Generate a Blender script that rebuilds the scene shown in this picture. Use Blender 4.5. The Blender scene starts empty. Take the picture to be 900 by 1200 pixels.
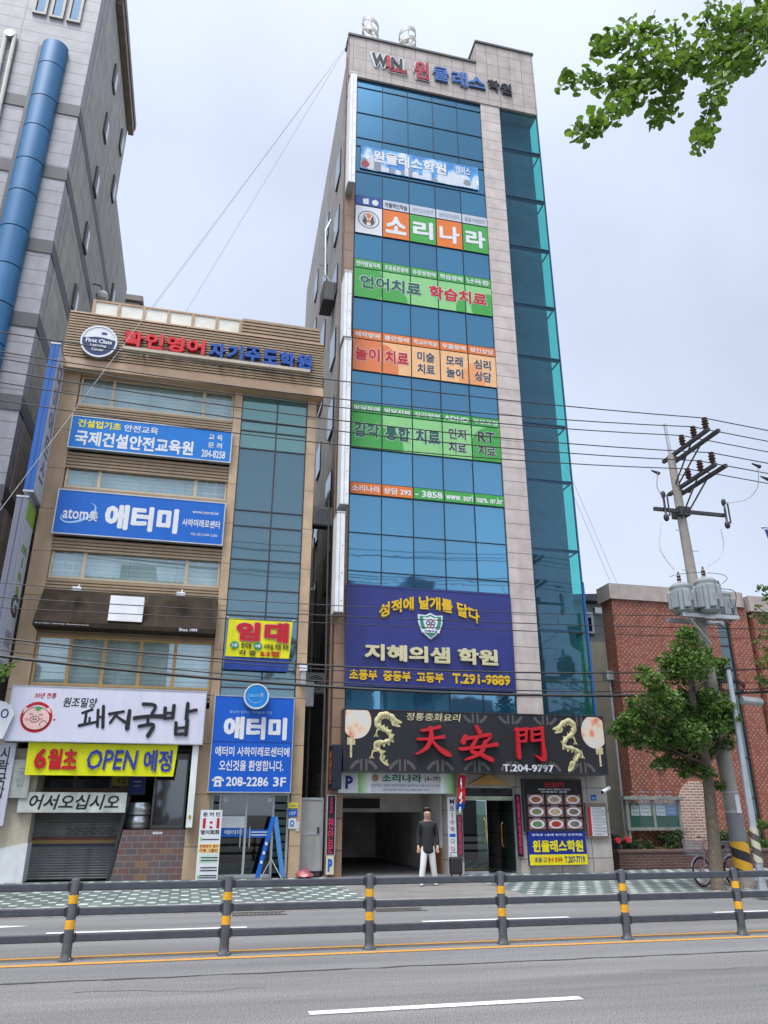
import bpy, bmesh, math, random
from mathutils import Vector, Matrix
random.seed(7)
R = math.radians
scene = bpy.context.scene
COL = scene.collection

# ------------------------------------------------------------------ camera
CZ = 1.75
ROWS = ((0.9725257687, -0.2327922647, 0.0011792463),      # image right
        (0.0861715014, 0.3552797913, -0.9307796422),      # image down
        (0.2162593385, 0.9053088044, 0.3655788111))       # forward
FPX = 892.0
cam_d = bpy.data.cameras.new('camera')
cam_d.sensor_fit = 'VERTICAL'; cam_d.sensor_height = 36.0; cam_d.sensor_width = 27.0
cam_d.lens = 36.0 * FPX / 1200.0
cam_d.clip_start = 0.1; cam_d.clip_end = 2000
cam = bpy.data.objects.new('camera', cam_d); COL.objects.link(cam)
r_, d_, f_ = (Vector(v).normalized() for v in ROWS)
cam.matrix_world = Matrix(((r_.x, -d_.x, -f_.x, 0), (r_.y, -d_.y, -f_.y, 0), (r_.z, -d_.z, -f_.z, CZ), (0, 0, 0, 1)))
scene.camera = cam

# ------------------------------------------------------------------ sky, sun, exposure
SUN_EL, SUN_AZ = 66.0, 222.0        # azimuth measured clockwise from +Y; the sun is behind the camera
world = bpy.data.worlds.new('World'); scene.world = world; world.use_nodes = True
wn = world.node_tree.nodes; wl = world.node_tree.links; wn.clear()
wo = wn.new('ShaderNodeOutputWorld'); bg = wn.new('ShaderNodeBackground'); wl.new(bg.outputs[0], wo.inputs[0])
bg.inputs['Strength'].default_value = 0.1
sky = wn.new('ShaderNodeTexSky'); sky.sky_type = 'NISHITA'; sky.sun_disc = False
sky.sun_elevation = R(SUN_EL); sky.sun_rotation = R(SUN_AZ); sky.dust_density = 3.0; sky.air_density = 1.0
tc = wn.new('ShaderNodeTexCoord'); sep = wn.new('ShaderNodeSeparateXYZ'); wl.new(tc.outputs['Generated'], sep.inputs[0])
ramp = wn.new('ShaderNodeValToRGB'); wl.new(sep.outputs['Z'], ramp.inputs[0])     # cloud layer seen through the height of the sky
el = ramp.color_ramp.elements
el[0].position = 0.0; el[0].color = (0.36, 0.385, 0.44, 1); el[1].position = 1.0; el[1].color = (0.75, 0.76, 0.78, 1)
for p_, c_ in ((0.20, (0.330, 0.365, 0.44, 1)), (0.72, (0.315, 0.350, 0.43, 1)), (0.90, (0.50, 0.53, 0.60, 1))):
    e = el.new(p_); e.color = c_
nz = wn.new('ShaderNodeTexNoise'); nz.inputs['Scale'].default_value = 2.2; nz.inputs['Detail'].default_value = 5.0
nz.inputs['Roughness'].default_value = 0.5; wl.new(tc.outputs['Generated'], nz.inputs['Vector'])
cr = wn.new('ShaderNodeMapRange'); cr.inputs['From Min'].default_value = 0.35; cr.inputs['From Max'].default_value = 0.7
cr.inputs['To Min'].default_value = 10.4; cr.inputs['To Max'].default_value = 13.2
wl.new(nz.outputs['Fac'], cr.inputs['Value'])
dt = wn.new('ShaderNodeVectorMath'); dt.operation = 'DOT_PRODUCT'; wl.new(tc.outputs['Generated'], dt.inputs[0])       # broad glow added round the sun direction to light the facades
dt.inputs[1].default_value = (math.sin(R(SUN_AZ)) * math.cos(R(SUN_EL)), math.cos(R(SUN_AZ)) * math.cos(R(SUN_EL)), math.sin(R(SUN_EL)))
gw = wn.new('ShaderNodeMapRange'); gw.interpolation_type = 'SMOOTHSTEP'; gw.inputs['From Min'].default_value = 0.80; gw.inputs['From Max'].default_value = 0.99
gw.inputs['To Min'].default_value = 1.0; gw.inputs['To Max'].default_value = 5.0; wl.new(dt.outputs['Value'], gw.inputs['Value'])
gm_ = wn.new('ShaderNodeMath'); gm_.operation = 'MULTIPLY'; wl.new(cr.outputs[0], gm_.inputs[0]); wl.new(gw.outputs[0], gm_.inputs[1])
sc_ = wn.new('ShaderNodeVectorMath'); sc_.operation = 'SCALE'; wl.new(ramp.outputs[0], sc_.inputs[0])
yr = wn.new('ShaderNodeMapRange'); yr.inputs['From Min'].default_value = 0.2; yr.inputs['From Max'].default_value = -0.9; wl.new(sep.outputs['Y'], yr.inputs['Value'])   # extra brightness added low behind the camera for the glass to reflect
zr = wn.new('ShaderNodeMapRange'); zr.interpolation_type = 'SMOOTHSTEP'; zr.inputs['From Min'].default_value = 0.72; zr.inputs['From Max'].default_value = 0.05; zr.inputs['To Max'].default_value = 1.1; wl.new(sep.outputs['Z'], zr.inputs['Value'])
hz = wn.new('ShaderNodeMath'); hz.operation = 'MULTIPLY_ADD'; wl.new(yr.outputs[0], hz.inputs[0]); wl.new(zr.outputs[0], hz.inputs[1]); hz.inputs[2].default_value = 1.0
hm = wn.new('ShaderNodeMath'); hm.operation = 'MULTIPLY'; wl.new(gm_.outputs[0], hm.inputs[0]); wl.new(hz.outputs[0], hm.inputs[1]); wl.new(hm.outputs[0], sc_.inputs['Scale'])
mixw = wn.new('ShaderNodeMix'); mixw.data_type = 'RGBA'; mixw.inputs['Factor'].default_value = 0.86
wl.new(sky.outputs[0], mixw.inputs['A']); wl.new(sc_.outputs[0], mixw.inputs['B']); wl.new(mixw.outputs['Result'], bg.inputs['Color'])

sun_d = bpy.data.lights.new('sun', 'SUN'); sun_d.energy = 1.5; sun_d.angle = R(22); sun_d.color = (1.0, 0.96, 0.9)
sun = bpy.data.objects.new('sun', sun_d); COL.objects.link(sun); sun.location = (0, 0, 60)
sdir = Vector((math.sin(R(SUN_AZ)) * math.cos(R(SUN_EL)), math.cos(R(SUN_AZ)) * math.cos(R(SUN_EL)), math.sin(R(SUN_EL))))
sun.rotation_euler = sdir.to_track_quat('Z', 'Y').to_euler()
vs = scene.view_settings; vs.view_transform = 'Standard'; vs.look = 'None'; vs.exposure = 1.02; vs.gamma = 1.0; vs.use_curve_mapping = False

# ------------------------------------------------------------------ helpers
def ray(px, py):
    a, b = (px - 450) / FPX, (py - 600) / FPX
    return Vector([ROWS[0][k] * a + ROWS[1][k] * b + ROWS[2][k] for k in range(3)])
def at(px, py, Y):                    # survey of the photograph: a point on the vertical plane at distance Y
    d = ray(px, py); t = Y / d.y
    return d.x * t, CZ + d.z * t
def quad_rect(tl, tr, bl, br, Y):
    a, b, c, d = (at(*p, Y) for p in (tl, tr, bl, br))
    return (a[0] + c[0]) / 2, (b[0] + d[0]) / 2, (c[1] + d[1]) / 2, (a[1] + b[1]) / 2
def box_rect(x0, y0, x1, y1, Y):
    a = at(x0, y0, Y); b = at(x1, y1, Y)
    return a[0], b[0], b[1], a[1]

def thing(name, label, cat, loc=(0, 0, 0), group=None, rz=0.0):
    o = bpy.data.objects.new(name, None); COL.objects.link(o); o.empty_display_size = 0.2
    o.location = loc; o.rotation_euler = (0, 0, rz)
    o['label'] = label; o['category'] = cat
    if group: o['group'] = group
    return o
def tag(o, label, cat, group=None):
    o['label'] = label; o['category'] = cat
    if group: o['group'] = group
    return o
def origin_of(o):
    v = Vector(o.location)
    while o.parent: o = o.parent; v += Vector(o.location)
    return v

class MB:
    def __init__(s): s.v = []; s.f = []
    def add(s, vs_, fs):
        n = len(s.v); s.v += [tuple(p) for p in vs_]; s.f += [tuple(i + n for i in f) for f in fs]; return s
    def box(s, x0, x1, y0, y1, z0, z1):
        return s.add([(x0, y0, z0), (x1, y0, z0), (x1, y1, z0), (x0, y1, z0), (x0, y0, z1), (x1, y0, z1), (x1, y1, z1), (x0, y1, z1)],
                     [(0, 3, 2, 1), (4, 5, 6, 7), (0, 1, 5, 4), (1, 2, 6, 5), (2, 3, 7, 6), (3, 0, 4, 7)])
    def quad(s, a, b, c, d): return s.add([a, b, c, d], [(0, 1, 2, 3)])
    def prism_z(s, poly, z0, z1):
        n = len(poly)
        return s.add([(x, y, z0) for x, y in poly] + [(x, y, z1) for x, y in poly],
                     [tuple(range(n - 1, -1, -1)), tuple(range(n, 2 * n))] + [(i, (i + 1) % n, n + (i + 1) % n, n + i) for i in range(n)])
    def prism_y(s, poly, y0, y1):      # poly in (x,z), front at y0
        n = len(poly)
        return s.add([(x, y0, z) for x, z in poly] + [(x, y1, z) for x, z in poly],
                     [tuple(range(n)), tuple(range(2 * n - 1, n - 1, -1))] + [((i + 1) % n, i, n + i, n + (i + 1) % n) for i in range(n)])
    def disc_y(s, cx, cz, rx, rz, y0, y1, n=36):
        return s.prism_y([(cx + rx * math.cos(2 * math.pi * k / n), cz + rz * math.sin(2 * math.pi * k / n)) for k in range(n)], y0, y1)
    def ring_y(s, cx, cz, r0x, r1x, r0z, r1z, y0, y1, a0=0.0, a1=2 * math.pi, n=36):
        full = abs(a1 - a0 - 2 * math.pi) < 1e-6; m = n if full else n + 1
        an = [a0 + (a1 - a0) * k / n for k in range(m)]
        for k in range(n):
            p, q = an[k], an[(k + 1) % m]
            P = [(cx + r0x * math.cos(p), cz + r0z * math.sin(p)), (cx + r1x * math.cos(p), cz + r1z * math.sin(p)),
                 (cx + r1x * math.cos(q), cz + r1z * math.sin(q)), (cx + r0x * math.cos(q), cz + r0z * math.sin(q))]
            s.add([(x, y0, z) for x, z in P] + [(x, y1, z) for x, z in P], [(0, 1, 2, 3), (1, 5, 6, 2), (0, 3, 7, 4)])
        return s
    def tube(s, pts, rad, n=8, cap=True, closed=False):
        pts = [Vector(p) for p in pts]; m = len(pts)
        rads = rad if isinstance(rad, (list, tuple)) else [rad] * m
        base = len(s.v); up0 = None
        for i, p in enumerate(pts):
            t = (pts[(i + 1) % m] - pts[i - 1]) if closed else (pts[min(i + 1, m - 1)] - pts[max(i - 1, 0)])
            if t.length < 1e-9: t = Vector((0, 0, 1))
            t.normalize()
            if up0 is None: up0 = Vector((0, 0, 1)) if abs(t.z) < 0.9 else Vector((1, 0, 0))
            a = t.cross(up0)
            if a.length < 1e-6: a = t.orthogonal()
            a.normalize(); b = a.cross(t).normalized(); up0 = b
            for k in range(n):
                w = 2 * math.pi * k / n
                s.v.append(tuple(p + (a * math.cos(w) + b * math.sin(w)) * rads[i]))
        for i in range(m if closed else m - 1):
            j = (i + 1) % m
            for k in range(n):
                l = (k + 1) % n
                s.f.append((base + i * n + k, base + i * n + l, base + j * n + l, base + j * n + k))
        if cap and not closed:
            s.f.append(tuple(base + k for k in range(n - 1, -1, -1))); s.f.append(tuple(base + (m - 1) * n + k for k in range(n)))
        return s
    def lathe(s, c, prof, n=24, sx=1.0, sy=1.0):   # prof: (radius, z)
        pts = []
        for r, z in prof: pts += [(c[0] + r * sx * math.cos(2 * math.pi * k / n), c[1] + r * sy * math.sin(2 * math.pi * k / n), c[2] + z) for k in range(n)]
        m = len(prof); fs = []
        for i in range(m - 1):
            for k in range(n): fs.append((i * n + k, i * n + (k + 1) % n, (i + 1) * n + (k + 1) % n, (i + 1) * n + k))
        fs.append(tuple(range(n - 1, -1, -1))); fs.append(tuple((m - 1) * n + k for k in range(n)))
        return s.add(pts, fs)
    def build(s, name, mat, parent=None, smooth=False, bevel=0.0, recalc=True, label=None):
        me = bpy.data.meshes.new(name)
        off = origin_of(parent) if parent else Vector((0, 0, 0))
        me.from_pydata([(p[0] - off.x, p[1] - off.y, p[2] - off.z) for p in s.v], [], s.f)
        if recalc and len(s.v) != 4 * len(s.f):      # loose sheets keep the side they were drawn to face
            bm = bmesh.new(); bm.from_mesh(me); bmesh.ops.recalc_face_normals(bm, faces=bm.faces); bm.to_mesh(me); bm.free()
        me.materials.append(mat)
        if smooth:
            me.shade_smooth()
            me.set_sharp_from_angle(angle=R(40))
        o = bpy.data.objects.new(name, me); COL.objects.link(o)
        if parent: o.parent = parent
        if bevel:
            b = o.modifiers.new('bevel', 'BEVEL'); b.width = bevel; b.segments = 2; b.limit_method = 'ANGLE'; b.angle_limit = R(50)
        if label: o['label'] = label
        return o
def struct(o): o['kind'] = 'structure'; return o

# ------------------------------------------------------------------ materials (procedural)
MATS = {}
def nodes_of(name):
    m = bpy.data.materials.new(name); m.use_nodes = True
    nt = m.node_tree; b = nt.nodes['Principled BSDF']
    return m, nt, b
def mat(name, col, rough=0.6, metal=0.0, var=0.12, scale=3.0, bump=0.0, bscale=40.0, streak=0.0, spec=0.5, dirt=None, wear=0.0):
    if name in MATS: return MATS[name]
    m, nt, b = nodes_of(name); N = nt.nodes; L = nt.links
    b.inputs['Roughness'].default_value = rough; b.inputs['Metallic'].default_value = metal; b.inputs['Specular IOR Level'].default_value = spec
    t = N.new('ShaderNodeTexCoord'); n = N.new('ShaderNodeTexNoise'); n.inputs['Scale'].default_value = scale; n.inputs['Detail'].default_value = 6
    L.new(t.outputs['Object'], n.inputs['Vector'])
    r = N.new('ShaderNodeMapRange'); r.inputs['From Min'].default_value = 0.3; r.inputs['From Max'].default_value = 0.7
    r.inputs['To Min'].default_value = 1 - var; r.inputs['To Max'].default_value = 1 + var * 0.6; L.new(n.outputs['Fac'], r.inputs['Value'])
    v = N.new('ShaderNodeVectorMath'); v.operation = 'SCALE'; v.inputs[0].default_value = col[:3]; L.new(r.outputs[0], v.inputs['Scale'])
    out = v.outputs[0]
    if streak:
        mp = N.new('ShaderNodeMapping'); mp.inputs['Scale'].default_value = (2.4, 2.4, 0.22); L.new(t.outputs['Object'], mp.inputs['Vector'])
        n2 = N.new('ShaderNodeTexNoise'); n2.inputs['Scale'].default_value = 1.6; n2.inputs['Detail'].default_value = 5; L.new(mp.outputs[0], n2.inputs['Vector'])
        r2 = N.new('ShaderNodeMapRange'); r2.inputs['From Min'].default_value = 0.52; r2.inputs['From Max'].default_value = 0.75
        r2.inputs['To Min'].default_value = 0; r2.inputs['To Max'].default_value = streak; L.new(n2.outputs['Fac'], r2.inputs['Value'])
        mx = N.new('ShaderNodeMix'); mx.data_type = 'RGBA'; L.new(r2.outputs[0], mx.inputs['Factor']); L.new(out, mx.inputs['A'])
        mx.inputs['B'].default_value = (*(dirt or tuple(c * 0.35 for c in col[:3])), 1); out = mx.outputs['Result']
    if wear:
        n5 = N.new('ShaderNodeTexNoise'); n5.inputs['Scale'].default_value = 14; n5.inputs['Detail'].default_value = 8; n5.inputs['Roughness'].default_value = .75; L.new(t.outputs['Object'], n5.inputs['Vector'])
        r5 = N.new('ShaderNodeMapRange'); r5.inputs['From Min'].default_value = .54; r5.inputs['From Max'].default_value = .66; r5.inputs['To Max'].default_value = wear; L.new(n5.outputs['Fac'], r5.inputs['Value'])
        m5 = N.new('ShaderNodeMix'); m5.data_type = 'RGBA'; L.new(r5.outputs[0], m5.inputs['Factor']); L.new(out, m5.inputs['A']); m5.inputs['B'].default_value = (.13, .128, .125, 1); out = m5.outputs['Result']
    L.new(out, b.inputs['Base Color'])
    if bump:
        n3 = N.new('ShaderNodeTexNoise'); n3.inputs['Scale'].default_value = bscale; n3.inputs['Detail'].default_value = 4; L.new(t.outputs['Object'], n3.inputs['Vector'])
        bp = N.new('ShaderNodeBump'); bp.inputs['Strength'].default_value = bump; bp.inputs['Distance'].default_value = 0.02
        L.new(n3.outputs['Fac'], bp.inputs['Height']); L.new(bp.outputs[0], b.inputs['Normal'])
    MATS[name] = m; return m
def wall_coords(nt, z_first=False, ox=0.0, oz=0.0):
    N = nt.nodes; L = nt.links
    t = N.new('ShaderNodeTexCoord'); s = N.new('ShaderNodeSeparateXYZ'); L.new(t.outputs['Object'], s.inputs[0])
    a = N.new('ShaderNodeMath'); a.operation = 'ADD'; L.new(s.outputs['X'], a.inputs[0]); L.new(s.outputs['Y'], a.inputs[1])
    a2 = N.new('ShaderNodeMath'); a2.operation = 'ADD'; L.new(a.outputs[0], a2.inputs[0]); a2.inputs[1].default_value = ox
    z2 = N.new('ShaderNodeMath'); z2.operation = 'ADD'; L.new(s.outputs['Z'], z2.inputs[0]); z2.inputs[1].default_value = oz
    c = N.new('ShaderNodeCombineXYZ'); L.new(a2.outputs[0], c.inputs['X']); L.new(z2.outputs[0], c.inputs['Y'])
    return t, c
def tile_mat(name, c1, c2, mortar, bw, bh, ms=0.01, offset=0.0, rough=0.6, bump=0.4, ox=0.0, oz=0.0, streak=0.0, fleck=None, header=None):
    m, nt, b = nodes_of(name); N = nt.nodes; L = nt.links
    t, c = wall_coords(nt, ox=ox, oz=oz)
    br = N.new('ShaderNodeTexBrick'); br.offset = offset; br.inputs['Scale'].default_value = 1.0
    br.inputs['Brick Width'].default_value = bw; br.inputs['Row Height'].default_value = bh; br.inputs['Mortar Size'].default_value = ms
    br.inputs['Mortar Smooth'].default_value = 0.1; br.inputs['Bias'].default_value = 0.0
    br.inputs['Color1'].default_value = (*c1, 1); br.inputs['Color2'].default_value = (*c2, 1); br.inputs['Mortar'].default_value = (*mortar, 1)
    L.new(c.outputs[0], br.inputs['Vector']); out = br.outputs['Color']
    n = N.new('ShaderNodeTexNoise'); n.inputs['Scale'].default_value = 2.0; n.inputs['Detail'].default_value = 7; L.new(t.outputs['Object'], n.inputs['Vector'])
    r = N.new('ShaderNodeMapRange'); r.inputs['From Min'].default_value = 0.3; r.inputs['From Max'].default_value = 0.7
    r.inputs['To Min'].default_value = 0.82; r.inputs['To Max'].default_value = 1.12; L.new(n.outputs['Fac'], r.inputs['Value'])
    v = N.new('ShaderNodeVectorMath'); v.operation = 'SCALE'; L.new(out, v.inputs[0]); L.new(r.outputs[0], v.inputs['Scale']); out = v.outputs[0]
    if fleck:
        n4 = N.new('ShaderNodeTexBrick'); n4.offset = offset; n4.inputs['Scale'].default_value = 1.0
        n4.inputs['Brick Width'].default_value = bw; n4.inputs['Row Height'].default_value = bh; n4.inputs['Mortar Size'].default_value = 0.0
        n4.inputs['Color1'].default_value = (0, 0, 0, 1); n4.inputs['Color2'].default_value = (1, 1, 1, 1); L.new(c.outputs[0], n4.inputs['Vector'])
        r4 = N.new('ShaderNodeMapRange'); r4.inputs['From Min'].default_value = 0.88; r4.inputs['From Max'].default_value = 0.90; L.new(n4.outputs['Color'], r4.inputs['Value'])
        mx = N.new('ShaderNodeMix'); mx.data_type = 'RGBA'; L.new(r4.outputs[0], mx.inputs['Factor']); L.new(out, mx.inputs['A']); mx.inputs['B'].default_value = (*fleck, 1); out = mx.outputs['Result']
    if header:                                  # pale header bricks laid at a regular spacing, some missing
        hx, hz, hc = header; sp = N.new('ShaderNodeSeparateXYZ'); L.new(c.outputs[0], sp.inputs[0])
        def K(op, a, q=None):
            n_ = N.new('ShaderNodeMath'); n_.operation = op
            for i, w in enumerate((a, q)):
                if w is None: continue
                if isinstance(w, (int, float)): n_.inputs[i].default_value = w
                else: L.new(w, n_.inputs[i])
            return n_.outputs[0]
        v_ = K('DIVIDE', sp.outputs['Y'], hz); row = K('FLOOR', v_); u_ = K('ADD', K('DIVIDE', sp.outputs['X'], hx), K('MULTIPLY', row, .5)); colm = K('FLOOR', u_)
        wn_ = N.new('ShaderNodeTexWhiteNoise'); cv = N.new('ShaderNodeCombineXYZ'); L.new(colm, cv.inputs['X']); L.new(row, cv.inputs['Y']); L.new(cv.outputs[0], wn_.inputs['Vector'])
        fu = K('FRACT', u_); fv = K('FRACT', v_)
        msk = K('MULTIPLY', K('MULTIPLY', K('LESS_THAN', fu, .25), K('LESS_THAN', fv, .60)), K('MULTIPLY', K('GREATER_THAN', wn_.outputs['Value'], .18), K('ADD', K('MULTIPLY', wn_.outputs['Value'], .5), .4)))
        mx = N.new('ShaderNodeMix'); mx.data_type = 'RGBA'; L.new(msk, mx.inputs['Factor']); L.new(out, mx.inputs['A']); mx.inputs['B'].default_value = (*hc, 1); out = mx.outputs['Result']
    if streak:
        mp = N.new('ShaderNodeMapping'); mp.inputs['Scale'].default_value = (2.0, 2.0, 0.15); L.new(t.outputs['Object'], mp.inputs['Vector'])
        n2 = N.new('ShaderNodeTexNoise'); n2.inputs['Scale'].default_value = 1.5; n2.inputs['Detail'].default_value = 6; L.new(mp.outputs[0], n2.inputs['Vector'])
        r2 = N.new('ShaderNodeMapRange'); r2.inputs['From Min'].default_value = 0.5; r2.inputs['From Max'].default_value = 0.75; r2.inputs['To Max'].default_value = streak
        L.new(n2.outputs['Fac'], r2.inputs['Value'])
        mx = N.new('ShaderNodeMix'); mx.data_type = 'RGBA'; L.new(r2.outputs[0], mx.inputs['Factor']); L.new(out, mx.inputs['A'])
        mx.inputs['B'].default_value = (c1[0] * .4, c1[1] * .4, c1[2] * .38, 1); out = mx.outputs['Result']
    L.new(out, b.inputs['Base Color']); b.inputs['Roughness'].default_value = rough
    if bump:
        bp = N.new('ShaderNodeBump'); bp.inputs['Strength'].default_value = bump; bp.inputs['Distance'].default_value = 0.01; bp.invert = True
        L.new(br.outputs['Fac'], bp.inputs['Height']); L.new(bp.outputs[0], b.inputs['Normal'])
    MATS[name] = m; return m
def coated_glass(name, body, coat, refl=0.35, wob=0.012):      # sun-control glass: dark body under a tinted mirror coat
    m, nt, b = nodes_of(name); N = nt.nodes; L = nt.links
    b.inputs['Base Color'].default_value = (*body, 1); b.inputs['Roughness'].default_value = 0.08
    g = N.new('ShaderNodeBsdfGlossy'); g.inputs['Color'].default_value = (*coat, 1); g.inputs['Roughness'].default_value = 0.03
    lw = N.new('ShaderNodeFresnel'); lw.inputs['IOR'].default_value = 1.5
    a = N.new('ShaderNodeMath'); a.operation = 'ADD'; a.use_clamp = True; L.new(lw.outputs[0], a.inputs[0]); a.inputs[1].default_value = refl
    mx = N.new('ShaderNodeMixShader'); L.new(a.outputs[0], mx.inputs[0]); L.new(b.outputs[0], mx.inputs[1]); L.new(g.outputs[0], mx.inputs[2])
    t = N.new('ShaderNodeTexCoord'); n = N.new('ShaderNodeTexNoise'); n.inputs['Scale'].default_value = 0.9; n.inputs['Detail'].default_value = 2; L.new(t.outputs['Object'], n.inputs['Vector'])
    bp = N.new('ShaderNodeBump'); bp.inputs['Strength'].default_value = 0.6; bp.inputs['Distance'].default_value = wob; L.new(n.outputs['Fac'], bp.inputs['Height'])
    L.new(bp.outputs[0], g.inputs['Normal'])
    L.new(mx.outputs[0], N['Material Output'].inputs['Surface']); MATS[name] = m; return m
def clear_glass(name, tint, refl=0.08, coat=(0.9, 0.95, 1.0)):
    m, nt, b = nodes_of(name); N = nt.nodes; L = nt.links
    tr = N.new('ShaderNodeBsdfTransparent'); tr.inputs['Color'].default_value = (*tint, 1)
    g = N.new('ShaderNodeBsdfGlossy'); g.inputs['Color'].default_value = (*coat, 1); g.inputs['Roughness'].default_value = 0.02
    lw = N.new('ShaderNodeLayerWeight'); lw.inputs['Blend'].default_value = .5; pw = N.new('ShaderNodeMath'); pw.operation = 'POWER'; L.new(lw.outputs['Facing'], pw.inputs[0]); pw.inputs[1].default_value = 5.0
    a = N.new('ShaderNodeMath'); a.operation = 'ADD'; a.use_clamp = True; L.new(pw.outputs[0], a.inputs[0]); a.inputs[1].default_value = refl + .03
    mx = N.new('ShaderNodeMixShader'); L.new(a.outputs[0], mx.inputs[0]); L.new(tr.outputs[0], mx.inputs[1]); L.new(g.outputs[0], mx.inputs[2])
    L.new(mx.outputs[0], N['Material Output'].inputs['Surface']); MATS[name] = m; return m
def leaf_mat(name, c1, c2):
    m, nt, b = nodes_of(name); N = nt.nodes; L = nt.links
    g = N.new('ShaderNodeNewGeometry'); r = N.new('ShaderNodeValToRGB'); L.new(g.outputs['Random Per Island'], r.inputs[0])
    r.color_ramp.elements[0].color = (*c1, 1); r.color_ramp.elements[1].color = (*c2, 1)
    L.new(r.outputs[0], b.inputs['Base Color']); b.inputs['Roughness'].default_value = 0.55
    tl = N.new('ShaderNodeBsdfTranslucent'); L.new(r.outputs[0], tl.inputs['Color'])
    mx = N.new('ShaderNodeMixShader'); mx.inputs[0].default_value = 0.45; L.new(b.outputs[0], mx.inputs[1]); L.new(tl.outputs[0], mx.inputs[2])
    L.new(mx.outputs[0], N['Material Output'].inputs['Surface']); MATS[name] = m; return m

def paint(name, hexs, rough=0.45, var=0.05, **k):      # sRGB surface colour of printed or painted things
    h = hexs.lstrip('#'); c = [int(h[i:i + 2], 16) / 255 for i in (0, 2, 4)]
    c = [x / 12.92 if x <= 0.04045 else ((x + 0.055) / 1.055) ** 2.4 for x in c]
    k.setdefault('streak', .16); return mat(name, [x * .76 for x in c], rough, var=var, spec=.35, **k)

WHITE = paint('white_print', '#e4e6ea'); BLACK = paint('black_print', '#17171a'); RED = paint('red_print', '#c01826')
YEL = paint('yellow_print', '#f0e016'); NAVY = paint('navy_print', '#1c2a7c'); BLUE = paint('blue_sign', '#0a63c4')
DGREEN = paint('dark_green_print', '#1f5a4c'); GREEN = paint('green_print', '#45a548'); LGREEN = paint('light_green_print', '#8fcf86')
ORANGE = paint('orange_print', '#e57a2c'); PEACH = paint('peach_print', '#f3c795'); GOLD = paint('gold_letter', '#e8bd24', rough=0.35)
CREAM = paint('cream_letter', '#d6cfa6'); DKGREY = paint('dark_grey_print', '#33343a'); PINK = paint('pink_print', '#f0307a')
STEEL = mat('brushed_steel', (0.55, 0.56, 0.57), 0.3, 0.9, var=0.08); GALV = mat('galvanised_steel', (0.42, 0.44, 0.46), 0.45, 0.6, var=0.15)
DKMETAL = mat('dark_metal', (0.035, 0.037, 0.042), 0.45, 0.3); FRAME = mat('mullion_metal', (0.02, 0.028, 0.035), 0.4, 0.4)
ALU = mat('champagne_aluminium', (0.42, 0.35, 0.24), 0.4, 0.3, var=0.08); WOODFR = mat('yellow_wood_frame', (0.42, 0.27, 0.10), 0.5)
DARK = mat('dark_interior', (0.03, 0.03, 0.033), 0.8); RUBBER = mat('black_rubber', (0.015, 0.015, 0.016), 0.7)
WIRE = mat('black_cable', (0.012, 0.012, 0.013), 0.6); PALEWIRE = mat('pale_cable', (0.45, 0.45, 0.45), 0.6)
PORC = mat('brown_porcelain', (0.05, 0.025, 0.02), 0.25)

# ------------------------------------------------------------------ lettering
FONT_CACHE = {}
def glyphs(s, bold, align='CENTER', spacing=1.0, shear=0.0):
    """outline of a word; weight is added by overstriking the word a few times round a small circle"""
    bold *= .68; key = (s, bold, spacing, shear)
    if key in FONT_CACHE: return FONT_CACHE[key]
    if (s, spacing, shear) not in FONT_CACHE:
        cu = bpy.data.curves.new('lettering', 'FONT'); cu.body = s; cu.align_x = align; cu.resolution_u = 2
        cu.space_line = 0.95; cu.space_character = spacing; cu.shear = shear; cu.extrude = 0.5; cu.offset = 0.004
        o = bpy.data.objects.new('lettering', cu)
        me = bpy.data.meshes.new_from_object(o)
        FONT_CACHE[(s, spacing, shear)] = ([tuple(v.co) for v in me.vertices], [tuple(p.vertices) for p in me.polygons])
        bpy.data.objects.remove(o); bpy.data.curves.remove(cu); bpy.data.meshes.remove(me)
    v0, f0 = FONT_CACHE[(s, spacing, shear)]; vs_, fs = [], []
    n = 1 if bold < .012 else (4 if bold < .03 else (6 if bold < .05 else 8))
    for k in range(n):
        a = 2 * math.pi * (k + .5) / n; dx, dy = (bold * math.cos(a), bold * math.sin(a)) if n > 1 else (0, 0)
        m = len(vs_); vs_ += [(x + dx, y + dy, z - .03 * k / n if z > 0 else z) for x, y, z in v0]; fs += [tuple(i + m for i in f) for f in f0]
    FONT_CACHE[key] = (vs_, fs); return vs_, fs
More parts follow.
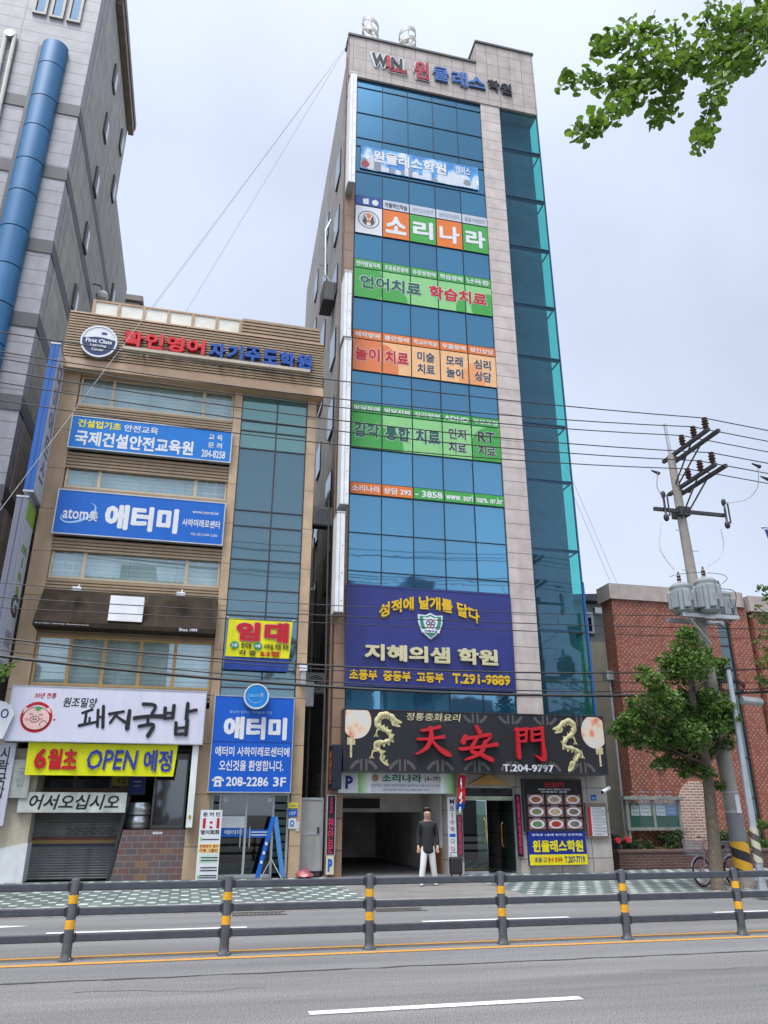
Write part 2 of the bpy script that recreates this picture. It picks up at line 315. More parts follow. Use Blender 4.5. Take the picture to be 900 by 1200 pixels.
def text(parent, s, rect, y, m, depth=0.006, bold=0.02, face='-Y', name='lettering', outline=None, ow=0.03, spacing=1.0, shear=0.0, arc=0.0, label=None, keep=False):
    """letters filling rect=(u0,u1,z0,z1) on the plane at y; u is X for -Y faces, Y for side faces"""
    u0, u1, z0, z1 = rect
    if outline is not None:
        k = ow * (z1 - z0)
        text(parent, s, (u0 - k, u1 + k, z0 - k, z1 + k), y, outline, depth * 0.5, bold + ow, face, 'letter_outline', None, 0, spacing, shear, arc)
    vs_, fs = glyphs(s, bold, spacing=spacing, shear=shear)
    if not vs_: return None
    xs = [v[0] for v in vs_]; ys = [v[1] for v in vs_]; a0, a1, b0, b1 = min(xs), max(xs), min(ys), max(ys)
    sx = (u1 - u0) / max(a1 - a0, 1e-6); sz = (z1 - z0) / max(b1 - b0, 1e-6); du = 0
    if keep:
        k = min(sx, sz); du = ((u1 - u0) - k * (a1 - a0)) / 2; dz = ((z1 - z0) - k * (b1 - b0)) / 2; sx = sz = k; z0 += dz
    mb = MB(); P = []
    for x, yy, z in vs_:
        u = u0 + du + (x - a0) * sx; w = z0 + (yy - b0) * sz; t = (0.5 - z) * depth
        if arc:
            q = (u - (u0 + u1) / 2) / ((u1 - u0) / 2); w -= arc * q * q
        if face == '-Y': P.append((u, y - depth + t, w))
        elif face == '+X': P.append((y + depth - t, u, w))
        else: P.append((y - depth + t, u1 + u0 - u, w))
    mb.add(P, fs)
    return mb.build(name, m, parent, recalc=False, label=label)

def brush(parent, name, m, y, depth, strokes, ox, oy, sc):
    """hand painted strokes: each a chain of (px, py, width) laid on the board at y"""
    mb = MB()
    for j, st_ in enumerate(strokes):
        P = [(*at(ox + a / sc, oy + b_ / sc, y), w) for a, b_, w in st_]; n = len(P); k_ = at(ox + 1 / sc, oy, y)[0] - at(ox, oy, y)[0]
        fine = []
        for i in range(n - 1):
            A, B, C, D = P[max(i - 1, 0)], P[i], P[i + 1], P[min(i + 2, n - 1)]
            for t in (0, .2, .4, .6, .8): fine.append(tuple(.5 * (2 * B[q] + (C[q] - A[q]) * t + (2 * A[q] - 5 * B[q] + 4 * C[q] - D[q]) * t * t + (-A[q] + 3 * B[q] - 3 * C[q] + D[q]) * t ** 3) for q in range(3)))
        fine.append(P[-1]); L_, R_ = [], []
        for i, (x, z, w) in enumerate(fine):
            a, b_ = fine[max(i - 1, 0)], fine[min(i + 1, len(fine) - 1)]; dx, dz = b_[0] - a[0], b_[1] - a[1]; l = math.hypot(dx, dz) or 1; h = w * k_ / 2
            L_.append((x - dz / l * h, z + dx / l * h)); R_.append((x + dz / l * h, z - dx / l * h))
        yo = j * .0015
        for i in range(len(fine) - 1):
            q4_ = [L_[i], R_[i], R_[i + 1], L_[i + 1]]; mb.add([(x, y - depth - yo, z) for x, z in q4_] + [(x, y, z) for x, z in q4_], [(0, 1, 2, 3), (1, 5, 6, 2), (0, 3, 7, 4)])
        for e in (0, -1):
            x, z, w = fine[e]; h = w * k_ / 2; mb.prism_y([(x + h * math.cos(R(36 * q)), z + h * math.sin(R(36 * q))) for q in range(10)], y - depth - yo - .0007, y)
    return mb.build(name, m, parent)

def signboard(name, label, cat, rect, y, depth, face, edge=None, group=None, fw=0.035):
    """a boxed board: panel plus raised rim; front face at y-depth"""
    x0, x1, z0, z1 = rect
    root = thing(name, label, cat, ((x0 + x1) / 2, y, z0), group)
    MB().box(x0, x1, y - depth, y, z0, z1).build('panel', face, root)
    if edge:
        f = MB(); yf = y - depth
        f.box(x0 - .012, x0 + fw, yf - .012, y - .004, z0 - .012, z1 + .012).box(x1 - fw, x1 + .012, yf - .012, y - .004, z0 - .012, z1 + .012)
        f.box(x0 + fw, x1 - fw, yf - .011, y - .006, z0 - .011, z0 + fw).box(x0 + fw, x1 - fw, yf - .011, y - .006, z1 - fw, z1 + .011)
        f.build('rim', edge, root)
    return root, y - depth
def sub(rect, u0, v0, u1, v1):        # fraction box inside a rect, v measured from the top
    x0, x1, z0, z1 = rect
    return x0 + (x1 - x0) * u0, x0 + (x1 - x0) * u1, z1 - (z1 - z0) * v1, z1 - (z1 - z0) * v0

# ================================================================== THE SETTING
def asphalt(name, col, patch=0.2):
    m, nt, b = nodes_of(name); N = nt.nodes; L = nt.links
    t = N.new('ShaderNodeTexCoord')
    n1 = N.new('ShaderNodeTexNoise'); n1.inputs['Scale'].default_value = 60; n1.inputs['Detail'].default_value = 3; n1.inputs['Roughness'].default_value = .7; L.new(t.outputs['Object'], n1.inputs['Vector'])
    mp = N.new('ShaderNodeMapping'); mp.inputs['Scale'].default_value = (0.10, 1.5, 1); L.new(t.outputs['Object'], mp.inputs['Vector'])
    n2 = N.new('ShaderNodeTexNoise'); n2.inputs['Scale'].default_value = 0.9; n2.inputs['Detail'].default_value = 8; n2.inputs['Roughness'].default_value = .65; L.new(mp.outputs[0], n2.inputs['Vector'])
    r1 = N.new('ShaderNodeMapRange'); r1.inputs['From Min'].default_value = .36; r1.inputs['From Max'].default_value = .66; r1.inputs['To Min'].default_value = .35; r1.inputs['To Max'].default_value = 1.7; L.new(n1.outputs['Fac'], r1.inputs['Value'])
    r2 = N.new('ShaderNodeMapRange'); r2.inputs['From Min'].default_value = .3; r2.inputs['From Max'].default_value = .7; r2.inputs['To Min'].default_value = 1 - patch; r2.inputs['To Max'].default_value = 1 + patch; L.new(n2.outputs['Fac'], r2.inputs['Value'])
    mu = N.new('ShaderNodeMath'); mu.operation = 'MULTIPLY'; L.new(r1.outputs[0], mu.inputs[0]); L.new(r2.outputs[0], mu.inputs[1])
    v = N.new('ShaderNodeVectorMath'); v.operation = 'SCALE'; v.inputs[0].default_value = col; L.new(mu.outputs[0], v.inputs['Scale']); L.new(v.outputs[0], b.inputs['Base Color'])
    b.inputs['Roughness'].default_value = .85; b.inputs['Specular IOR Level'].default_value = .25
    bp = N.new('ShaderNodeBump'); bp.inputs['Strength'].default_value = .5; bp.inputs['Distance'].default_value = .01; L.new(n1.outputs['Fac'], bp.inputs['Height']); L.new(bp.outputs[0], b.inputs['Normal'])
    return m
def paver_mat():
    m, nt, b = nodes_of('paver'); N = nt.nodes; L = nt.links
    t = N.new('ShaderNodeTexCoord'); s = N.new('ShaderNodeSeparateXYZ'); L.new(t.outputs['Object'], s.inputs[0])
    def M(op, a, c=None, d=None):
        q = N.new('ShaderNodeMath'); q.operation = op
        for i, w in enumerate((a, c, d)):
            if w is None: continue
            if isinstance(w, (int, float)): q.inputs[i].default_value = w
            else: L.new(w, q.inputs[i])
        return q.outputs[0]
    row = M('FLOOR', M('DIVIDE', s.outputs['Y'], .40)); fy = M('FRACT', M('DIVIDE', s.outputs['Y'], .40))
    fx = M('FRACT', M('ADD', M('DIVIDE', s.outputs['X'], .40), M('MULTIPLY', row, .5)))
    inx = M('LESS_THAN', fx, .38); iny = M('LESS_THAN', fy, .42); sq = M('MULTIPLY', inx, iny)
    n = N.new('ShaderNodeTexNoise'); n.inputs['Scale'].default_value = 1.3; n.inputs['Detail'].default_value = 8; L.new(t.outputs['Object'], n.inputs['Vector'])
    n9 = N.new('ShaderNodeTexNoise'); n9.inputs['Scale'].default_value = 25; L.new(t.outputs['Object'], n9.inputs['Vector'])
    r = N.new('ShaderNodeMapRange'); r.inputs['From Min'].default_value = .3; r.inputs['From Max'].default_value = .7; r.inputs['To Min'].default_value = .7; r.inputs['To Max'].default_value = 1.15; L.new(n.outputs['Fac'], r.inputs['Value'])
    wn_ = N.new('ShaderNodeTexWhiteNoise'); cv = N.new('ShaderNodeCombineXYZ'); L.new(row, cv.inputs['Y']); L.new(M('FLOOR', M('ADD', M('DIVIDE', s.outputs['X'], .40), M('MULTIPLY', row, .5))), cv.inputs['X']); L.new(cv.outputs[0], wn_.inputs['Vector'])
    rr = N.new('ShaderNodeMapRange'); rr.inputs['To Min'].default_value = .75; rr.inputs['To Max'].default_value = 1.1; L.new(wn_.outputs['Value'], rr.inputs['Value'])
    mx = N.new('ShaderNodeMix'); mx.data_type = 'RGBA'; L.new(sq, mx.inputs['Factor']); mx.inputs['A'].default_value = (.105, .14, .13, 1); mx.inputs['B'].default_value = (.52, .53, .50, 1)
    jx = M('LESS_THAN', M('ABSOLUTE', M('SUBTRACT', M('FRACT', M('DIVIDE', s.outputs['X'], .2)), .5)), .46)
    v = N.new('ShaderNodeVectorMath'); v.operation = 'SCALE'; L.new(mx.outputs['Result'], v.inputs[0]); L.new(M('MULTIPLY', M('MULTIPLY', r.outputs[0], rr.outputs[0]), M('ADD', M('MULTIPLY', jx, .25), .75)), v.inputs['Scale'])
    L.new(v.outputs[0], b.inputs['Base Color']); b.inputs['Roughness'].default_value = .8
    return m
A_NEAR = asphalt('asphalt_worn', (0.150, 0.148, 0.143), .30); A_FAR = asphalt('asphalt_grey', (0.150, 0.150, 0.150), .26)
CONC = mat('driveway_concrete', (0.17, 0.165, 0.155), .85, var=.25, scale=1.2, bump=.3, bscale=30); KERB = mat('kerb_granite', (0.30, 0.29, 0.27), .8, var=.25, scale=4)
struct(MB().quad((-300, -300, -.02), (300, -300, -.02), (300, 400, -.02), (-300, 400, -.02)).build('ground', mat('bare_ground', (.16, .15, .13), .9, var=.2, scale=.2)))
KY = 15.95
struct(MB().quad((-80, 2.2, 0), (80, 2.2, 0), (80, 10.22, 0), (-80, 10.22, 0)).build('road', A_NEAR))
struct(MB().quad((-80, 10.22, .0), (80, 10.22, 0), (80, KY, 0), (-80, KY, 0)).build('far_road', A_FAR))
seam = MB(); px_ = -20.0
rs = random.Random(3); prev = 10.22
while px_ < 30:
    w = .012 + rs.random() * .03; nx = px_ + .35; y = 10.22 + rs.uniform(-.03, .03)
    seam.quad((px_, prev - w, .005), (nx, y - w, .005), (nx, y + w * .6, .005), (px_, prev + w * .6, .005)); prev = y; px_ = nx
ck_ = MB()
for (xa, ya, dx, n) in ((-4.0, 7.2, .30, 14), (2.6, 6.6, .28, 10), (5.2, 9.3, .33, 16), (-1.0, 9.6, .25, 9), (3.0, 12.8, .35, 18), (9.0, 8.9, .3, 12)):
    x, y = xa, ya
    for k in range(n):
        x2, y2 = x + dx * rs.uniform(.6, 1.2), y + rs.uniform(-.10, .10); w = rs.uniform(.003, .008); ck_.quad((x, y - w, .004), (x2, y2 - w, .004), (x2, y2 + w, .004), (x, y + w, .004)); x, y = x2, y2
struct(ck_.build('asphalt_cracks', mat('crack_dark', (.045, .043, .04), .9)))
struct(seam.build('asphalt_seam', mat('tar_seam', (.05, .048, .045), .8, var=.3, scale=8)))
ROADWHITE = mat('road_paint_white', (.60, .60, .58), .7, var=.3, scale=30, wear=.75); ROADYEL = mat('road_paint_yellow', (.52, .25, .035), .7, var=.3, scale=30, wear=.8)
mk = MB(); L5 = lambda x0, x1, y0, y1, z=.006: mk.quad((x0, y0, z), (x1, y0, z), (x1, y1, z), (x0, y1, z))
for x0, x1 in ((-10.4, -7.6), (-4.6, -1.7 - 2.6), (1.25, 4.0), (7.0, 9.8)): L5(x0, x1, 8.13, 8.27)
for x0, x1 in ((-7.6, -4.6), (-1.95, 1.08), (4.02, 6.72), (9.65, 12.5), (15.5, 18.4)): L5(x0, x1, 13.93, 14.07)
ax = -3.1                                   # straight-ahead arrow painted in the far lane
L5(ax - 2.2, ax - .2, 14.85, 14.97); mk.add([(ax - .25, 14.62, .006), (ax + .75, 14.91, .006), (ax - .25, 15.2, .006)], [(0, 1, 2)])
L5(ax - 2.2, ax - 1.0, 15.18, 15.27)
struct(mk.build('lane_markings', ROADWHITE))
yl = MB()
for y0, y1 in ((11.21, 11.33), (11.72, 11.83)): yl.quad((-60, y0, .006), (60, y0, .006), (60, y1, .006), (-60, y1, .006))
struct(yl.build('centre_lines', ROADYEL))
PAV = paver_mat()
struct(MB().box(-60, 60, KY, KY + .16, -.015, .15).build('kerb', KERB, bevel=.012))
struct(MB().box(-60, 3.55, KY + .16, 21.6, -.015, .152).build('sidewalk', PAV))
struct(MB().box(3.55, 6.95, KY + .16, 30.5, -.015, .150).build('driveway', CONC))
struct(MB().box(6.95, 60, KY + .16, 22.2, -.015, .152).build('far_sidewalk', PAV))
struct(MB().box(8.0, 9.2, 20.0, 20.55, .153, .162).build('tactile_paving', mat('tactile_yellow', (.50, .29, .06), .7, var=.25, scale=5)))
GRATE = mat('grate_iron', (.05, .045, .04), .7)
for (xx, yy) in ((1.15, 15.75), (1.95, 15.75)):
    pass
for xx, lab in ((0.95, 'rusty drain grate by the kerb below the tiled ramp'), (3.6, 'rusty drain grate by the kerb below the garage entrance')):
    g = MB()
    for k in range(12): g.box(xx + k * .075, xx + k * .075 + .04, 15.52, 15.86, -.01, .010)
    g.box(xx - .03, xx + .95, 15.48, 15.52, -.01, .012).box(xx - .03, xx + .95, 15.86, 15.9, -.01, .012)
    tag(g.build('drain_grate', GRATE), lab, 'drain', 'drain grates along the kerb')
m = MB(); m.lathe((2.1, 18.4, .152), [(.33, 0), (.33, .008), (.27, .008), (.27, .004), (.25, .004), (.25, .009)], 28)
tag(m.build('manhole_cover', mat('manhole_iron', (.06, .06, .058), .6, .4)), 'round dark manhole cover in the patterned sidewalk', 'manhole')
m = MB(); m.lathe((12.2, 17.6, .152), [(.3, 0), (.3, .008), (.24, .009)], 28)
tag(m.build('manhole_cover', MATS['manhole_iron']), 'round dark manhole cover beside the bicycle', 'manhole')

# ================================================================== GLASS TOWER
YT = 21.5
TOWER_SIDE = tile_mat('tower_side_panels', (.27, .26, .24), (.235, .23, .215), (.10, .11, .14), 1.2, .72, .018, 0.0, .7, .5, streak=.55)
STONE = tile_mat('tower_stone', (.36, .315, .285), (.33, .285, .26), (.13, .11, .10), .52, .68, .012, 0.0, .55, .4, ox=.03, oz=.12, streak=.4)
PILST = tile_mat('pilaster_stone', (.46, .40, .37), (.43, .375, .345), (.14, .12, .11), 3.0, .50, .012, 0.0, .5, .4, ox=.3, oz=.1, streak=.22)
BASEST = tile_mat('base_stone', (.40, .365, .33), (.37, .335, .30), (.12, .11, .10), .95, .62, .012, 0.0, .5, .4, ox=.2, oz=.1, streak=.35)
BROWNST = tile_mat('brown_stone', (.23, .14, .085), (.20, .125, .08), (.06, .045, .035), .8, .78, .016, 0.0, .55, .5, streak=.5)
TGS = [coated_glass('tower_blue_glass_%d' % k, (.010, .055 + .006 * k, .105 + .01 * k), (.18, .46, .66), .28 + .022 * k, .006) for k in range(4)]
SG = clear_glass('smoked_blue_glass', (.42, .66, .71), .07, (.30, .50, .70)); SSG = clear_glass('teal_clear_glass', (.28, 1.0, .82), .03, (.32, .6, .7))
tower = thing('glass_tower', 'tall narrow tower with blue glass front and pale stone pilaster, full of signs', 'building', (7.7, 29, 0))
ZT = 28.82
MB().prism_z([(3.72, 21.66), (9.97, 21.66), (9.97, 22.95), (11.64, 22.95), (11.64, 38), (4.26, 38)], 2.75, 31.0).build('wall', TOWER_SIDE, tower)
b = MB(); b.box(3.66, 9.55, 21.40, 22.1, ZT, 31.03); b.box(9.551, 11.69, 21.40, 22.96, ZT, 32.3)
b.box(9.10, 9.55, 21.402, 22.1, 31.03, 32.295); b.build('parapet', STONE, tower)
cp = MB(); cp.box(3.60, 9.06, 21.34, 22.16, 31.032, 31.13); cp.box(9.06, 11.74, 21.34, 23.0, 32.302, 32.40)
cp.build('coping', mat('dark_coping', (.06, .06, .065), .5), tower)
MB().box(9.17, 9.99, 21.44, 22.2, 2.95, ZT - .003).build('pilaster', PILST, tower)
MB().box(3.67, 4.0, 21.46, 21.75, .15, ZT - .003).build('corner_column', BROWNST, tower)
# window bays: five columns, every floor's sheet of blue glass its own pane
XS = [4.03 + k * 1.028 for k in range(6)]
ZR = [28.82, 28.40, 27.04, 25.75, 25.32, 24.05, 22.90, 22.42, 21.16, 20.02, 19.61, 18.37, 17.04, 16.66, 15.42, 14.19, 13.84, 12.55, 11.36, 10.95, 9.68, 8.46, 8.04, 6.6, 5.08, 4.2]
FL = [(28.82, 25.32), (25.32, 22.42), (22.42, 19.61), (19.61, 16.66), (16.66, 13.84), (13.84, 10.95), (10.95, 8.04), (8.04, 4.2)]
rg = random.Random(11)
for zt, zb in FL:
    for k in range(5):
        mb = MB(); lv = [z for z in ZR if zb <= z <= zt]
        for za, zc in zip(lv[:-1], lv[1:]):
            dy = [rg.uniform(-.0012, .0012) for _ in range(4)]
            mb.quad((XS[k], YT + .02 + dy[0], zc), (XS[k + 1], YT + .02 + dy[1], zc), (XS[k + 1], YT + .02 + dy[2], za), (XS[k], YT + .02 + dy[3], za))
        mb.build('window', rg.choice(TGS), tower)
gr = MB()
for x in XS: gr.box(x - .012, x + .012, YT - .012, YT + .03, 4.2, ZT - .002)
for z in ZR[:-1]: gr.box(4.02, 9.165, YT - .008, YT + .028, z - .013, z + .013)
gr.build('mullion', mat('blue_grey_mullion', (.016, .03, .045), .35, .4), tower)
# glazed stair shaft on the right corner
SHZ = [at(600, yy, YT)[1] for yy in (174, 229, 286, 353, 413.5, 492, 557.6, 639, 735)]
MB().quad((9.995, YT, 4.2), (11.68, YT, 4.2), (11.68, YT, ZT), (9.995, YT, ZT)).build('shaft_glass', SG, tower)
MB().quad((11.68, YT + .002, 4.2), (11.68, 22.95, 4.2), (11.68, 22.95, ZT), (11.68, YT + .002, ZT)).build('shaft_side_glass', SSG, tower)
SHW = mat('shaft_blue_grey', (.12, .13, .155), .7, var=.2)
MB().box(9.99, 11.62, 22.06, 22.10, 4.2, ZT).build('shaft_wall', SHW, tower)
sl = MB(); mu = MB()
for z in SHZ:
    sl.box(9.99, 11.66, YT + .03, YT + .17, z - .05, z)
    mu.box(9.99, 11.70, YT - .02, YT + .02, z - .035, z + .005); mu.box(11.662, 11.70, YT + .021, 22.95, z - .036, z + .004)
mu.box(11.655, 11.705, YT - .025, YT + .021, 4.2, ZT - .004)
mu.box(9.985, 10.02, YT - .018, YT + .018, 4.2, ZT - .003)
sl.build('shaft_slab', SHW, tower); mu.build('shaft_mullion', mat('blue_mullion', (.02, .07, .12), .35, .5), tower)
MB().box(11.69, 11.74, YT - .03, YT + .06, 4.2, 8.6).build('corner_trim', paint('cobalt_trim', '#0c5fb0'), tower)
# side windows and pipes on the alley side
sw = 0
for zz in (25.8, 22.9, 20.0, 17.1, 14.2, 11.3, 8.4, 5.6):
    for yy in (23.4, 27.0, 31.0):
        xx = 3.72 + (yy - 21.66) * (4.26 - 3.72) / (38 - 21.66)
        f = MB(); f.box(xx - .05, xx + .08, yy, yy + 1.1, zz, zz + 1.25).build('window', coated_glass('side_dark_glass', (.01, .012, .015), (.5, .55, .6), .06) if 'side_dark_glass' not in MATS else MATS['side_dark_glass'], tower)
pipe = MB(); pipe.tube([(3.60, 21.62, .2), (3.60, 21.62, 30.0)], .035, 8); pipe.tube([(3.63, 21.40, 27.6), (3.63, 21.40, 31.1)], .025, 6)
pipe.build('drain_pipe', mat('rusty_pipe', (.16, .10, .07), .6, var=.3), tower)
pp = MB(); pp.tube([(3.80, 25.5, 22.0), (3.6, 25.5, 22.3), (3.55, 25.5, 24.6), (3.75, 25.5, 25.2)], .05, 8); pp.tube([(3.8, 27, 24), (3.55, 27, 24.05)], .03, 6); pp.build('vent_pipe', GALV, tower)
# ground storey: jambs, garage, lobby
gs = MB(); gs.box(3.68, 3.86, 21.78, 30.4, .152, 2.75); gs.box(3.86, 6.95, 21.55, 21.85, 2.2, 2.75); gs.box(6.93, 7.38, 21.5, 22.0, .152, 2.75)
gs.box(9.02, 11.82, 21.5, 24.0, .152, 2.74); gs.box(7.38, 9.02, 21.56, 22.0, 2.42, 2.75)
gs.build('ground_storey', BASEST, tower)
GW = mat('garage_wall', (.62, .61, .58), .85, var=.3, scale=1.0); GC = mat('garage_ceiling', (.23, .22, .20), .85, var=.25)
gi = MB(); gi.box(3.861, 6.93, 30.2, 30.4, .151, 2.7); gi.box(6.90, 7.05, 22.001, 30.4, .151, 2.7)
gi.box(3.862, 6.929, 21.9, 30.19, 2.60, 2.70); gi.box(3.863, 6.928, 24.0, 24.35, 1.72, 2.599)
gi.build('garage_interior', GW, tower)
MB().box(4.2, 5.6, 23.93, 23.99, 1.82, 2.1).build('height_bar', DARK, tower)
ws = MB()
for k in range(9): ws.box(6.86, 6.899, 21.95 + k * .22, 22.12 + k * .22, .16, .80)
ws.build('wood_slats', mat('brown_slat', (.20, .075, .03), .6), tower)
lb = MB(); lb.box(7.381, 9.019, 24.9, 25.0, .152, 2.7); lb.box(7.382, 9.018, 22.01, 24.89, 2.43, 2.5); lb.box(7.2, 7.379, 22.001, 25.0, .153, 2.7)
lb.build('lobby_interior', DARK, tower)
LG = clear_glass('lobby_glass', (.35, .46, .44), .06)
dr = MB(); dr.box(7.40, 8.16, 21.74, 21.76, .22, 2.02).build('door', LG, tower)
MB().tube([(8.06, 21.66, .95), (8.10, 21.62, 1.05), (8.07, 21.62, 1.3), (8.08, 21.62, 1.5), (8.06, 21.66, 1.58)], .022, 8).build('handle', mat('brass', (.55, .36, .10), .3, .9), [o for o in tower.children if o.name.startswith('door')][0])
op = MB(); op.add([(8.98, 21.76, .2), (8.84, 22.5, .2), (8.84, 22.5, 2.02), (8.98, 21.76, 2.02)], [(0, 1, 2, 3)])
od = op.build('open_door', LG, tower)
MB().tube([(8.86, 22.3, .8), (8.82, 22.3, .85), (8.82, 22.3, 1.4), (8.86, 22.3, 1.45)], .022, 8).build('handle', MATS['brass'], od)
df = MB(); df.box(7.385, 7.42, 21.71, 21.79, .152, 2.4); df.box(8.98, 9.015, 21.71, 21.79, .152, 2.4); df.box(7.42, 8.98, 21.70, 21.78, 2.03, 2.09); df.box(7.42, 8.98, 21.705, 21.785, 2.36, 2.42); df.box(7.42, 8.16, 21.73, 21.77, .152, .22)
df.build('door_frame', GALV, tower)
MB().box(7.42, 8.98, 21.74, 21.76, 2.09, 2.36).build('transom', MATS['side_dark_glass'], tower)
st = MB().box(7.42, 9.0, 21.69, 21.699, 2.06, 2.14).build('frosted_strip', mat('pale_strip', (.40, .46, .34), .5, var=.3, scale=6), tower)
pd = MB(); pd.prism_y([(7.55, 2.43), (8.85, 2.43), (8.2, 2.74)], 21.48, 21.559); pd.build('pediment', mat('ochre_board', (.38, .22, .05), .5), tower)
# roof ornaments: two white spiral vents
def spiral_vent(cx, cz, r, h, lab, y, tilt, lean):
    root = thing('spiral_vent', lab, 'roof vent', (cx, y, cz), 'white spiral vents on the tower roof')
    nr = 5; n = 32; w = h / nr * .21
    for j in range(nr):
        zc = cz + h * (j + .55) / nr; mb = MB()
        for k in range(n):
            P = []
            for kk in (k, k + 1):
                an = 2 * math.pi * kk / n
                for rr in (r, r * .93):
                    z = zc - tilt * math.cos(an - lean)
                    P += [(cx + rr * math.cos(an), y + rr * math.sin(an), z - w), (cx + rr * math.cos(an), y + rr * math.sin(an), z + w)]
            mb.add(P, [(0, 4, 5, 1), (2, 3, 7, 6), (1, 5, 7, 3), (0, 2, 6, 4)])
        mb.build('spiral_band', mat('cream_sheet_metal', (.40, .39, .35), .5, var=.15, streak=.3), root)
    po = MB()
    for q in range(3): an = 2.1 * q + .4; po.tube([(cx + r * .9 * math.cos(an), y + r * .9 * math.sin(an), cz - .2), (cx + r * .9 * math.cos(an), y + r * .9 * math.sin(an), cz + h * .85)], .02, 6)
    po.build('strut', mat('vent_strut', (.25, .24, .22), .6), root)
    MB().lathe((cx, y, cz), [(r * .8, -.4), (r * .8, .2), (r * .3, .25), (r * .22, h * .8)], 20).build('core', mat('vent_core', (.16, .155, .15), .6), root, smooth=True)
ZP = at(434, 50, 22.4)[1]
c1 = at(434, 50, 22.6); c2 = at(477.5, 59, 22.6)
spiral_vent(c1[0], 31.0, .36, at(434, 25, 22.6)[1] - 31.0, 'left of the two white spiral vents on the tower roof', 22.6, .20, R(-25))
spiral_vent(c2[0], 31.0, .38, at(477, 37, 22.6)[1] - 31.0, 'right of the two white spiral vents on the tower roof', 22.6, .10, R(190))

# ================================================================== TAN OFFICE BUILDING
YL = 21.5
TAN = tile_mat('tan_panel', (.42, .30, .185), (.395, .28, .175), (.16, .11, .07), 2.6, 1.25, .012, 0.0, .55, .3, ox=.4, oz=.35, streak=.3)
CLAD = mat('tan_louvre', (.27, .195, .12), .55, .1, var=.12, streak=.3)
BLINDS = tile_mat('window_blind', (.60, .66, .64), (.52, .59, .58), (.36, .42, .42), 1.3, .12, .01, 0.0, .8, .0)
WG = clear_glass('office_glass', (.80, .89, .88), .12, (.75, .9, 1.0)); CWG = coated_glass('curtain_wall_glass', (.035, .065, .075), (.19, .33, .39), .26, .006)
CWG2 = coated_glass('curtain_wall_green', (.05, .13, .12), (.30, .50, .48), .26, .006)
tan = thing('tan_office_building', 'five storey tan building with ribbed parapet and a grey glass bay on its right', 'building', (-.9, 27, 0))
MB().box(-4.74, 2.88, 22.6, 34, 2.75, 14.2).box(-4.74, 2.88, 24.6, 34, .15, 2.75).build('core', mat('side_render', (.25, .22, .18), .8, var=.25, streak=.5), tan)
MB().box(-4.78, -4.30, YL, 22.6, 3.2, 14.06).build('left_pier', TAN, tan); MB().box(.31, .55, YL - .004, 22.6, .153, 14.06).build('middle_pier', TAN, tan)
MB().box(2.62, 2.90, YL, 22.6, .153, 14.06).build('right_pier', TAN, tan); MB().box(-.02, .31, YL, 22.6, .153, 4.3).build('ground_pier', TAN, tan)
fl = MB()
bands = ((13.06, 12.0), (10.98, 11.46), (10.38, 9.7), (8.46, 8.82), (7.68, 7.30), (6.22, 6.14), (4.80, 4.45))
for a, c in ((12.0, 13.04), (9.72, 10.36), (8.46, 8.84), (10.97, 11.48), (6.10, 7.66), (4.46, 4.80)):
    n = max(2, int((c - a) / .085)); d = (c - a) / n
    fl.box(-4.30, .31, YL + .06, 22.0, a, c)
    for k in range(n): fl.box(-4.299, .309, YL + .02, YL + .06, a + k * d, a + k * d + d * .62)
fl.build('spandrel', CLAD, tan)
def window_strip(z0, z1, x0, x1, mull, bars, fr, blind=True):
    w = MB(); y = YL + .10
    w.box(x0, x1, y, y + .08, z0, z0 + .06).box(x0, x1, y, y + .08, z1 - .06, z1).box(x0, x0 + .07, y + .001, y + .079, z0 + .06, z1 - .06).box(x1 - .07, x1, y + .001, y + .079, z0 + .06, z1 - .06)
    for mx_ in mull: w.box(mx_ - .045, mx_ + .045, y + .001, y + .079, z0 + .06, z1 - .06)
    o = w.build('window', fr, tan)
    ed = [x0] + list(mull) + [x1]
    for i in range(len(ed) - 1):
        t = [rg.uniform(-.006, .006) for _ in range(2)]
        MB().quad((ed[i] + .04, y + .03 + t[0], z0 + .05), (ed[i + 1] - .04, y + .03 + t[1], z0 + .05), (ed[i + 1] - .04, y + .03 - t[0], z1 - .05), (ed[i] + .04, y + .03 - t[1], z1 - .05)).build('pane', WG, o)
    if bars:
        g = MB()
        for (a, c) in bars:
            n = max(2, int((c - a) / .24))
            for k in range(1, n): g.box(a + (c - a) * k / n - .008, a + (c - a) * k / n + .008, y + .06, y + .07, z0 + .06, z1 - .06)
            for k in range(1, 5): g.box(a, c, y + .061, y + .071, z0 + (z1 - z0) * k / 5 - .008, z0 + (z1 - z0) * k / 5 + .008)
        g.build('grille', WHITE, o)
    bl = MB().quad((x0, y + .22, z0), (x1, y + .22, z0), (x1, y + .22, z1), (x0, y + .22, z1)).build('blind', BLINDS, o)
    return o
window_strip(13.06, 14.04, -4.27, .30, (-3.31, -.62), ((-4.2, -3.35), (-.58, .25)), ALU)
window_strip(10.38, 11.46, -4.27, .30, (-3.34, -.62), ((-.58, .25),), ALU)
window_strip(7.68, 8.82, -4.29, .30, (-3.40, -.64), ((-4.2, -3.45), (-.6, .25)), ALU)
window_strip(4.80, 6.10, -4.29, .30, (-3.42, -2.55, -1.62, -.72), None, WOODFR)
